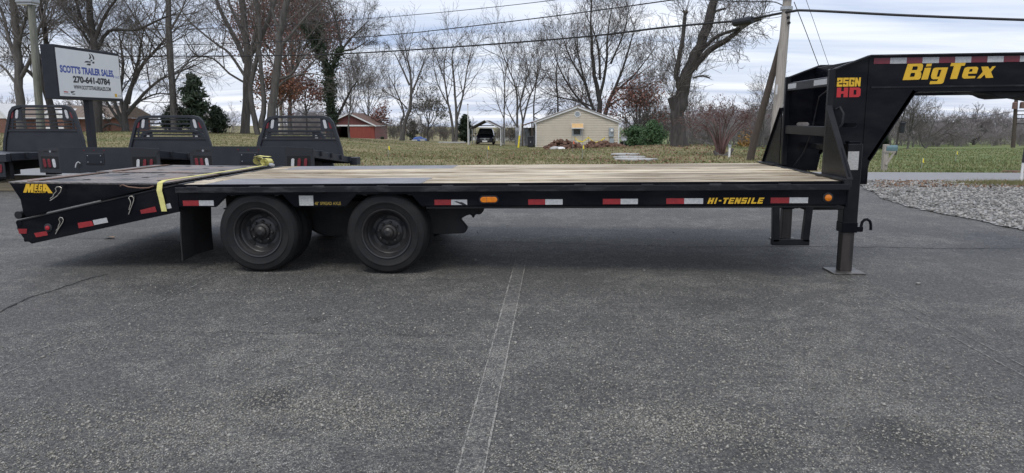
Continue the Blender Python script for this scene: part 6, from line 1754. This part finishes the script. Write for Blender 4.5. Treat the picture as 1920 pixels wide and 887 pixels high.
# --- left group
tree('bare tree rising left of the light pole, cut by frame top', 36, 46, [([(40, 245), (38, 190), (33, 110), (30, 50), (22, -20)], .42, .28), ([(33, 120, 0), (16, 70, .5), (6, 30, 1), (-10, -10, 1)], .2, .1), ([(36, 150), (60, 105, -.5), (72, 60, -1), (90, 0, -1)], .2, .07), ([(38, 170), (10, 130, .6), (-20, 112, .8)], .15, .06), ([(34, 90), (46, 40), (60, -15, 1)], .16, .07)], 11, nb=(13, 8, 6), py=245)
tree('dark double-limbed bare tree between light pole and sign', 92, 48, [([(104, 245), (92, 190), (74, 130), (62, 60, 1), (60, -15, 1)], .36, .2), ([(88, 170), (60, 140), (40, 120), (10, 70, .8)], .22, .1), ([(80, 145), (86, 80), (76, 10), (70, -20)], .25, .18)], 12, nb=(13, 8, 6), bark='bark_dark', py=245)
tree('large bare tree directly behind the sign board', 178, 47, [([(182, 245), (182, 190), (180, 110), (172, 60), (166, -15)], .46, .25), ([(180, 100), (205, 58, .5), (255, 56, .5), (300, 36, .5), (330, 26, 1)], .19, .06), ([(176, 80), (196, 30), (226, -12)], .2, .08), ([(174, 75), (150, 30, .5), (140, -15, .5)], .22, .1), ([(178, 95), (155, 60, 1), (130, 30, 1)], .15, .06)], 13, nb=(13, 8, 6), bark='bark_dark', py=245, t0=.15)
tree('many-stemmed arching bare tree right of the sign', 236, 52, [([(238, 247), (234, 220), (240, 180), (262, 130), (300, 84), (322, 60)], .38, .08), ([(234, 235), (218, 200), (205, 150), (200, 100)], .24, .08), ([(236, 225), (226, 180), (230, 120), (222, 60, 1)], .24, .07), ([(240, 210), (270, 175), (300, 150), (330, 138), (372, 120)], .2, .05), ([(240, 215), (262, 190), (300, 175), (340, 182)], .14, .04), ([(232, 238), (205, 232), (190, 243)], .14, .08), ([(240, 195), (250, 150), (262, 100), (270, 50, -1)], .2, .06), ([(238, 240), (222, 225), (200, 190), (196, 170)], .2, .1)], 14, nb=(13, 8, 6), py=247, wander=.2)
tree('single straight bare trunk left of the dark cedar', 325, 50, [([(328, 250), (325, 200), (320, 120), (316, 50), (315, -20)], .36, .27), ([(322, 165), (345, 125, .5), (372, 108, .5), (400, 92, 1)], .1, .03), ([(319, 100), (298, 70, .5), (270, 50, 1)], .1, .03), ([(317, 60), (340, 20), (352, -15)], .12, .05)], 15, nb=(7, 5, 4), py=250, t0=.25)
tree('broad pale-barked bare tree, the leftmost of the big pair behind the racks', 463, 55, [([(459, 251), (462, 200), (463, 150), (464, 105), (458, 50), (452, -20)], .50, .34), ([(464, 105), (482, 85), (498, 50), (522, -20)], .36, .2), ([(461, 118), (440, 70), (418, 30), (398, -20)], .3, .16), ([(460, 145), (430, 100), (405, 82), (360, 45, 1), (340, 20, 1)], .17, .06), ([(459, 155), (430, 138), (400, 110), (365, 102), (345, 70, 1)], .13, .05), ([(455, 60), (435, 20), (425, -15)], .18, .09), ([(470, 95), (484, 40), (480, -20)], .2, .12)], 16, nb=(6, 5, 4), py=251, bark='bark', t0=.3)
tree('leaning twin-trunk bare tree, the rightmost of the big pair behind the racks', 500, 53, [([(508, 255), (510, 200), (522, 110), (526, 50), (545, -20)], .52, .3), ([(484, 254), (474, 210), (470, 160), (486, 90), (484, 30), (470, -20)], .34, .15), ([(490, 240), (494, 190), (488, 110), (482, 60)], .33, .15), ([(516, 150), (545, 140), (565, 110), (590, 90, 1)], .16, .06), ([(524, 90), (550, 60), (575, 30), (600, 5)], .2, .07), ([(513, 170), (540, 147), (575, 138), (602, 141)], .14, .05), ([(524, 60), (510, 20), (505, -15)], .2, .1)], 17, nb=(6, 5, 4), py=255)
auto('rust-leaved oak crowding behind the big pair of trunks', 545, 78, -10, .42, 18, spread=88, fork=.3, nl=9, base=256, nb=(8, 6, 4), leaves=('leaf_rust', .115, 6, .5, .95), group=None, rmin=.012, t0=.2)
auto('low orange-leaved tree under the rust oak', 520, 68, 140, .2, 19, spread=38, fork=.4, nl=6, base=256, nb=(6, 5, 4), leaves=('leaf_orange', .12, 2, .3, .7), group=None)
auto('second low orange-leaved tree beside the ivy trunk', 575, 72, 150, .18, 20, spread=36, fork=.4, nl=6, base=257, nb=(6, 5, 4), leaves=('leaf_rust', .12, 2, .3, .7), group=None)
ivy = tree('ivy-wrapped bare tree left of the red barn', 620, 60, [([(622, 258), (621, 210), (618, 150), (606, 110), (585, 75), (568, 35)], .62, .2), ([(618, 150), (630, 105), (640, 95), (634, 50, .5), (615, 0, 1)], .3, .08), ([(608, 115), (600, 70), (595, 20)], .26, .07), ([(632, 105), (660, 70, .5), (690, 40, 1)], .16, .04), ([(624, 235), (645, 195), (660, 165), (672, 150)], .2, .05), ([(640, 95), (665, 92), (690, 75)], .14, .04)], 21, nb=(13, 8, 6), py=258, bark='bark_dark', maxlen=7)
rng = np.random.default_rng(2)
iv = []
for pl, w_, n_ in (([(622, 235), (621, 190), (618, 150)], 13, 900), ([(618, 155), (606, 112), (588, 80), (570, 45)], 9, 800), ([(618, 150), (630, 108), (638, 90)], 9, 400), ([(608, 112), (600, 70), (594, 45)], 7, 300)):
    for k in range(n_):
        f = rng.uniform(0, len(pl) - 1.001); j = int(f); f -= j
        x = pl[j][0] + (pl[j + 1][0] - pl[j][0]) * f + rng.normal(0, w_ * .45); y = pl[j][1] + (pl[j + 1][1] - pl[j][1]) * f + rng.normal(0, 3)
        q = at(x, y, 60 + rng.uniform(-.75, .4)); iv.append(q - np.array(ivy.location))
leaf_cards('ivy', iv, .1, 'leaf_ivy', ivy, 5, 3, .12)
auto('bare thicket tree right of the ivy trunk above the barn roof', 690, 126, 118, .22, 22, spread=42, fork=.25, nl=7, base=258, nb=(7, 5, 4))
auto('bare thin tree between ivy trunk and barn', 655, 100, 128, .22, 23, spread=30, fork=.3, nl=5, base=256, nb=(7, 5, 4))
auto('small rusty-leaved tree at the barn corner', 713, 124, 205, .16, 24, spread=16, fork=.4, nl=5, base=259, nb=(5, 4), maxl=2, leaves=('leaf_rust', .2, 3, .5, .8), group=None)
tree('forked bare tree with curved trunk right of the barn', 756, 80, [([(753, 263), (757, 235), (768, 205), (771, 160), (766, 120), (760, 92)], .42, .06), ([(752, 262), (752, 230), (757, 210), (745, 175), (728, 140)], .25, .05), ([(770, 180), (786, 140), (800, 100)], .2, .04), ([(768, 160), (750, 120), (738, 96)], .18, .04), ([(764, 205), (745, 185), (720, 176)], .12, .03)], 25, nb=(8, 6, 5), py=263)
tree('slender double-trunk bare tree left of the white pole', 852, 80, [([(851, 268), (846, 220), (838, 180), (832, 130), (838, 92)], .26, .05), ([(855, 268), (856, 220), (852, 160), (848, 110), (850, 84)], .28, .05), ([(856, 225), (868, 180), (876, 130), (884, 98)], .2, .04), ([(842, 200), (822, 160), (812, 118)], .13, .04), ([(838, 205), (818, 190), (806, 205)], .08, .03)], 26, nb=(8, 6, 5), py=268)
auto('scrubby olive-leaved tree left of the slender pair', 803, 83, 178, .2, 27, spread=30, fork=.3, nl=6, base=266, nb=(7, 5, 4), leaves=('leaf_brush', .1, 2, .4, .3))
tree('clump of bare stems between carport and porch, right stem bent', 975, 84, [([(968, 270), (970, 225), (968, 170), (950, 120), (938, 88)], .24, .05), ([(970, 238), (960, 222), (950, 200), (940, 165)], .14, .04), ([(977, 270), (980, 230), (976, 190), (990, 140), (1000, 98)], .2, .04), ([(979, 235), (992, 185), (1008, 145), (1016, 105)], .18, .04), ([(968, 215), (985, 160), (985, 110)], .14, .03), ([(945, 269), (945, 220), (946, 160), (940, 120)], .17, .04)], 28, nb=(8, 6, 5), py=270)
tree('thin bare tree with broken limbs left of the house roof', 1001, 88, [([(1003, 268), (1001, 200), (1006, 150), (1010, 110)], .17, .04), ([(1001, 215), (1016, 205), (1024, 190)], .1, .05), ([(1046, 250), (1046, 190), (1043, 140), (1046, 105)], .2, .05), ([(1002, 220), (1018, 225), (1034, 205)], .08, .04)], 29, nb=(7, 5, 4), py=268)
big = [([(1124, 262), (1124, 215), (1122, 180), (1112, 120), (1108, 50), (1112, -15)], .62, .08), ([(1130, 235), (1140, 195), (1160, 150), (1180, 90), (1192, 40)], .42, .05), ([(1120, 225), (1104, 180), (1088, 120), (1075, 60)], .32, .05), ([(1136, 205), (1165, 185), (1200, 195), (1228, 215)], .2, .04), ([(1122, 190), (1136, 130), (1140, 60), (1150, 0)], .32, .05),
       ([(1116, 215), (1080, 180), (1050, 130), (1038, 90)], .26, .04), ([(1110, 200), (1085, 190), (1040, 180), (1012, 170)], .16, .04), ([(1150, 175), (1190, 140), (1220, 100)], .24, .04), ([(1155, 165), (1200, 165), (1232, 150)], .16, .04), ([(1100, 160), (1070, 110), (1052, 60)], .22, .04), ([(1125, 150), (1120, 80), (1095, 20)], .24, .04), ([(1145, 120), (1170, 60), (1180, 10)], .2, .04)]
tree('largest full-crowned bare tree towering behind the beige house', 1124, 86, big, 30, nb=(12, 8, 6), py=262, bark='bark_dark', leaves=('leaf_rust', .1, 1, .3, .035), t0=.18, maxlen=8)
auto('rust-leaved low oak right of the house roof', 1196, 84, 172, .25, 31, spread=44, fork=.25, nl=8, base=268, nb=(6, 5, 4), leaves=('leaf_rust', .14, 2, .4, .55), group=None)
auto('second rust-leaved low oak behind the house ridge', 1090, 92, 165, .2, 32, spread=36, fork=.3, nl=6, base=266, nb=(6, 5, 4), leaves=('leaf_rust', .12, 1, .4, .35), group=None)
# --- the pollarded tree
pol = [([(1274, 276), (1272, 240), (1274, 205), (1282, 170), (1296, 120), (1318, 68), (1336, 10), (1345, -30)], .66, .28), ([(1280, 182), (1269, 150), (1268, 132), (1275, 100), (1282, 60), (1285, 22)], .24, .13), ([(1276, 145), (1287, 127), (1300, 112)], .12, .1), ([(1300, 128), (1330, 95, -.3), (1370, 70, -.8), (1400, 45, -1.4), (1427, 35, -1.8)], .26, .13), ([(1318, 92), (1345, 68, -.6), (1380, 55, -1.2), (1402, 40, -1.5)], .15, .09), ([(1300, 146), (1318, 142), (1331, 147)], .08, .05), ([(1330, 30), (1345, 20), (1360, 16)], .1, .07)]
PT = tree('massive pollarded tree with thick cut limbs and thin regrowth right of the house', 1274, 36, pol, 33, nb=(11, 5, 3), py=274, bark='bark_dark', up=.1, ratio=(.2, .38), maxlen=7, t0=.2, sides=14, rs=.64)
rg = random.Random(9); sp = []
for (px, py, n_) in ((1262, 182, 26), (1284, 24, 14), (1428, 34, 22), (1300, 120, 16), (1268, 140, 14), (1345, 80, 16), (1390, 55, 14)):
    for k in range(n_):
        q = at(px + rg.uniform(-7, 7), py + rg.uniform(-3, 3), 36 + rg.uniform(-.4, .4) - (1.6 if px > 1380 else 0)) - np.array(PT.location)
        grow(rg, tuple(q), _unit(rg.gauss(-.1, .4), rg.gauss(0, .35), rg.uniform(.4, 1)), rg.uniform(1.0, 2.6), .014, 1, 3, sp, (5, 4, 3), .07, .14, .0075)
for k in range(40):      # drooping sprays under the right limb
    px = rg.uniform(1320, 1425); q = at(px, 88 - (px - 1320) * .45, 35) - np.array(PT.location)
    grow(rg, tuple(q), _unit(rg.gauss(.3, .4), rg.gauss(0, .3), rg.uniform(-.6, .3)), rg.uniform(.6, 1.5), .012, 1, 3, sp, (4, 4, 3), .03, .2, .0075)
V, F = tube_batch([(p, r) for l, p, r in sp], 3); np_mesh('regrowth', V, F, 'twig', PT)
# the old stub on its left shoulder
q0_, q1_ = at(1266, 205, 36) - np.array(PT.location), at(1258, 182, 36) - np.array(PT.location)
MB().tube([q0_ + np.array([.2, 0, -1.2]), q0_ + np.array([.05, 0, 0]), q1_ + np.array([0.02, 0, 0])], [.34, .28, .22], 14).build('cut_stub', 'bark_dark', PT, smooth=True)
q = at(1285, 21, 36) - np.array(PT.location); MB().lathe([(.0, .03), (.13, .02), (.14, -.06)], q, 'z', 12).build('cut_face', 'cutwood', PT)
# --- shrubs
sh = []
for i in range(13):
    a = -1 + 2 * i / 12
    bx = 1352 + a * 4
    sh.append(([(bx, 292, 0), (bx + a * 9, 266, rg.uniform(-.3, .3)), (1354 + a * 34 + rg.uniform(-4, 4), 238, rg.uniform(-.8, .8)), (1356 + a * 66 + rg.uniform(-6, 6), 205 + abs(a) * 22 + rg.uniform(-8, 8), rg.uniform(-1, 1))], .035, .008))
SHR = tree('reddish vase-shaped shrub between pollarded tree and brace pole', 1353, 28.5, sh, 34, nb=(6, 4, 3), maxl=3, bark='twig_red', twig='twig_red', up=.03, wander=.24, rmin=.0045, leaves=('leaf_purple', .03, 1, .06, .7), name='red_shrub', group=None, py=292, cat='shrub', t0=.62, ratio=(.25, .5), rs=1.0)
MB().tube([(-.32, -.1, .22), (-.2, -.15, .02), (.05, -.15, -.06), (.3, -.1, .12), (.42, -.1, .3)], [.07, .1, .11, .08, .05], 9).build('root_stump', 'bark', SHR, smooth=True)
def conifer(label, px, Y, base, top, halfw, seed, mat='leaf_pine', n=2600, name='evergreen', shape='cone', size=.16, bark='bark_dark', group=None, ragged=.25):
    X = at(px, base, Y)[0]; z0 = gz(X, Y)
    g = empty(name, (X, Y, z0), label=label, cat='evergreen', group=group)
    Hh = at(px, top, Y)[2] - z0; Wd = halfw * Y / FPX
    rg = random.Random(seed); out, tips = [], []
    main = [([(0, 0, -.2), (0, 0, Hh * .5), (0, 0, Hh * .97)], [Wd * .09 + .05, Wd * .05 + .03, .02])]
    nbh = int(n / 26)
    for i in range(nbh):
        t = (i + rg.random()) / nbh
        prof = (1 - t) ** .75 * (.35 + .65 * min(1, t * 6)) if shape == 'cone' else math.sqrt(max(0, 1 - (max(0, t - .38) / .62) ** 2)) * (.72 + .28 * min(1, t * 5))
        ln = Wd * prof * rg.uniform(1 - ragged, 1 + ragged * .4)
        a = rg.uniform(0, 2 * math.pi); rise = ln * rg.uniform(.15, .6) * (1 if t < .8 else 1.2)
        p0 = (0, 0, Hh * t * .92); p1 = (math.cos(a) * ln, math.sin(a) * ln, Hh * t * .92 + rise)
        main.append(([p0, tuple((p0[k] + p1[k]) / 2 + (0, 0, -.05)[k] for k in range(3)), p1], [.03, .02, .008]))
        for k in range(24):
            f = rg.uniform(.25, 1.06) ** .7
            tips.append((p0[0] + (p1[0] - p0[0]) * f + rg.gauss(0, .06 + .07 * Wd), p0[1] + (p1[1] - p0[1]) * f + rg.gauss(0, .06 + .07 * Wd), p0[2] + (p1[2] - p0[2]) * f + rg.gauss(0, .05 * Wd + .03)))
    V, F = tube_batch(main, 5); np_mesh('trunk', V, F, bark, g, True)
    leaf_cards('foliage', tips, size, mat, g, seed, 2, size * .4, .34)
    return g
conifer('dark green cedar right of the single straight trunk', 368, 50, 251, 134, 36, 41, 'leaf_cedar', 2000, size=.2, ragged=.7)
conifer('low dark cedar left of the taller cedar', 332, 52, 251, 200, 26, 42, 'leaf_cedar', 1900, size=.16, shape='round')
conifer('dark cedar between tall cedar and the big trunk', 408, 54, 252, 200, 26, 43, 'leaf_cedar', 1300, size=.16, ragged=.45)
conifer('dark cedar behind the carport left post', 872, 86, 269, 214, 19, 44, 'leaf_cedar', 1700, size=.18)
conifer('rounded green bush nearer the house', 1191, 60, 276, 238, 20, 45, 'leaf_pine', 2300, size=.11, shape='round', ragged=.45)
conifer('pointed green bush next to the pollarded tree', 1223, 58, 276, 226, 30, 46, 'leaf_pine', 2800, size=.11, shape='cone', ragged=.4)
conifer('small dark bush behind the tarp-covered object', 775, 95, 264, 226, 12, 47, 'leaf_cedar', 800, size=.17)
conifer('dark evergreen behind the mailbox', 1640, 70, 283, 240, 24, 48, 'leaf_cedar', 1200, size=.2, shape='round')
X, Y, z = on(717, 95)
conifer('tiny dark seedling on the lawn before the barn', 717, 92, 266, 258, 3, 49, 'leaf_cedar', 200, size=.1)
# --- trees under the neck and at the right
auto('bare tree behind the mailbox with upright limbs', 1668, 66, 195, .16, 51, spread=26, fork=.3, nl=6, base=283, nb=(7, 5, 4))
auto('bare tree whose limbs rise beside the hanging can', 1700, 72, 185, .15, 52, spread=30, fork=.25, nl=6, base=283, nb=(7, 5, 4), lean=14)
auto('slim bare tree with fan of limbs left of the leaning one', 1712, 84, 212, .14, 57, spread=26, fork=.3, nl=6, base=283, nb=(7, 5, 4))
tree('bare tree leaning right over the field edge', 1735, 74, [([(1733, 284), (1745, 262), (1760, 245), (1785, 228)], .13, .03), ([(1737, 276), (1745, 245), (1758, 215)], .1, .03), ([(1748, 258), (1775, 250), (1790, 255)], .09, .03), ([(1735, 280), (1725, 260), (1720, 235)], .1, .03)], 53, nb=(8, 6, 4), py=284)
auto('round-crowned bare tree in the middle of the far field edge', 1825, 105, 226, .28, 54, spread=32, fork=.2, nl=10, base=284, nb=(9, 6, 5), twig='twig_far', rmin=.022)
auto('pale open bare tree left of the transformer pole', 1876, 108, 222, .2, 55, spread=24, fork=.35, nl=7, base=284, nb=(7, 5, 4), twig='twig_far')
auto('tall thin bare tree behind the brace pole', 1432, 70, 165, .14, 56, spread=24, fork=.3, nl=6, base=283, nb=(7, 5, 4), up=.1)
auto('thin bare tree just right of the pollarded trunk', 1296, 48, 172, .08, 58, spread=34, fork=.3, nl=5, base=281, nb=(7, 5, 4))
auto('bare tree far behind the green bushes', 1228, 95, 195, .18, 59, spread=30, fork=.25, nl=6, base=272, nb=(7, 5, 4))
auto('golden-leaved sapling behind the brace pole', 1398, 62, 262, .05, 60, spread=8, fork=.4, nl=4, base=284, nb=(4, 3), maxl=2, leaves=('leaf_gold', .1, 4, .3, .9), group=None)

# --- far woods that read as one mass
def woods(name, label, spans, seed, mat, count, hscale=1.0):
    rg = random.Random(seed); protos = []
    for k in range(4):
        out = []
        for s in range(4):
            grow(rg, (rg.gauss(0, .12), rg.gauss(0, .12), 0), _unit(rg.gauss(0, .28), rg.gauss(0, .28), 1), rg.uniform(.6, .9), .012, 0, 3, out, (7, 5, 3), .05, .14, .0035)
        protos.append(tube_batch([(p, r) for l, p, r in out], 3))
    rng = np.random.default_rng(seed); VV, FF, b = [], [], 0
    for i in range(count):
        px0, px1, Y0, Y1, h0, h1 = spans[rng.integers(len(spans))]
        Y = rng.uniform(Y0, Y1); px = rng.uniform(px0, px1); X = at(px, 262, Y)[0]; h = rng.uniform(h0, h1) * hscale
        V, F = protos[rng.integers(4)]; a = rng.uniform(0, 6.28); c, s = math.cos(a), math.sin(a)
        w = rng.uniform(.8, 1.4)
        V2 = np.stack([(V[:, 0] * c - V[:, 1] * s) * h * w + X, (V[:, 0] * s + V[:, 1] * c) * h * w + Y, V[:, 2] * h + gz(X, Y) - .2], 1)
        VV.append(V2); FF.append(F + b); b += len(V)
    o = np_mesh(name, np.concatenate(VV), np.concatenate(FF), mat)
    return tag(o, label, 'woods', kind='stuff')
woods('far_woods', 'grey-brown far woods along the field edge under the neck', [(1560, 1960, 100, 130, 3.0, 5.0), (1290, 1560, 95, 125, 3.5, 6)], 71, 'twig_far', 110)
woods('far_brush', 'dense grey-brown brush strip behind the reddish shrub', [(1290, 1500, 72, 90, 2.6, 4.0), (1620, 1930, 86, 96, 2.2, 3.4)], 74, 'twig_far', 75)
woods('far_woods', 'low brown brush behind the lawn between barn and house', [(720, 880, 90, 125, 2, 3.5), (930, 1010, 95, 120, 2, 3.2), (1160, 1300, 90, 130, 3, 6)], 72, 'twig', 45)
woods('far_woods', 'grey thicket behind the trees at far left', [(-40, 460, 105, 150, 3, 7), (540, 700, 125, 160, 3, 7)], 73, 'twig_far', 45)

# ================================================================ grass, leaves on the lawn
rng = np.random.default_rng(31)
n = 90000
Yg = np.exp(rng.uniform(math.log(21.4), math.log(75), n)); pxg = rng.uniform(-40, 1960, n)
Xg = (np.array([0.0]) + _F[0] * 0) + 0
dirs = _F[None] * FPX + _R[None] * (pxg[:, None] - CX) - _U[None] * (280 - CY)
Xg = dirs[:, 0] * (Yg / dirs[:, 1])
Zg = terr(Xg, Yg)
hh = rng.uniform(.03, .10, n) * rng.uniform(.5, 1.3, n); ww = .010 + Yg * .00035
ang = rng.uniform(0, 6.28, n); lx, ly = np.cos(ang) * ww, np.sin(ang) * ww
tx, ty = rng.normal(0, .035, n), rng.normal(0, .035, n)
V = np.stack([np.stack([Xg - lx, Yg - ly, Zg - .01], 1), np.stack([Xg + lx, Yg + ly, Zg - .01], 1), np.stack([Xg + tx, Yg + ty, Zg + hh], 1)], 1).reshape(-1, 3)
V = V.reshape(-1, 3, 3); rt = Xg > 9.0
for msk, mt_, lab in ((~rt, 'blade', 'short uneven autumn grass over the lawn slope'), (rt, 'blade_green', 'short green grass over the field under the neck')):
    Vm = V[msk].reshape(-1, 3)
    tag(np_mesh('grass', Vm, np.arange(len(Vm)).reshape(-1, 3), mt_), lab, 'grass', kind='stuff')
n = 2400
Yl = np.exp(rng.uniform(math.log(22), math.log(60), n)); pxl = np.where(rng.random(n) < .45, rng.normal(1260, 70, n), rng.uniform(600, 1480, n))
dirs = _F[None] * FPX + _R[None] * (pxl[:, None] - CX) - _U[None] * (280 - CY); Xl = dirs[:, 0] * (Yl / dirs[:, 1]); Zl = terr(Xl, Yl) + .05
leaf = leaf_cards('fallen_leaves', np.stack([Xl, Yl, Zl], 1), .055, 'fallen', None, 6, 1, .01)
tag(leaf, 'brown fallen leaves strewn over the lawn slope', 'leaves', kind='stuff')
n = 700
pxl = rng.uniform(1640, 1960, n); Yl = rng.uniform(14.9, 16.5, n)
dirs = _F[None] * FPX + _R[None] * (pxl[:, None] - CX) - _U[None] * (340 - CY); Xl = dirs[:, 0] * (Yl / dirs[:, 1])
tag(leaf_cards('roadside_leaves', np.stack([Xl, Yl, np.full(n, .035)], 1), .035, 'fallen', None, 8, 1, .005), 'dry leaves gathered along the gravel by the road', 'leaves', kind='stuff')
n = 2600
Xl = rng.normal(at(1905, 346, 15.5)[0], .55, n); Yl = rng.normal(15.75, .22, n); hh = rng.uniform(.05, .14, n)
V = np.stack([np.stack([Xl - .006, Yl, np.zeros(n)], 1), np.stack([Xl + .006, Yl, np.zeros(n)], 1), np.stack([Xl + rng.normal(0, .05, n), Yl + rng.normal(0, .03, n), hh], 1)], 1).reshape(-1, 3)
tag(np_mesh('verge_weeds', V, np.arange(n * 3).reshape(n, 3), 'blade'), 'weedy grass tuft growing at the foot of the feather banner', 'weeds', kind='stuff')
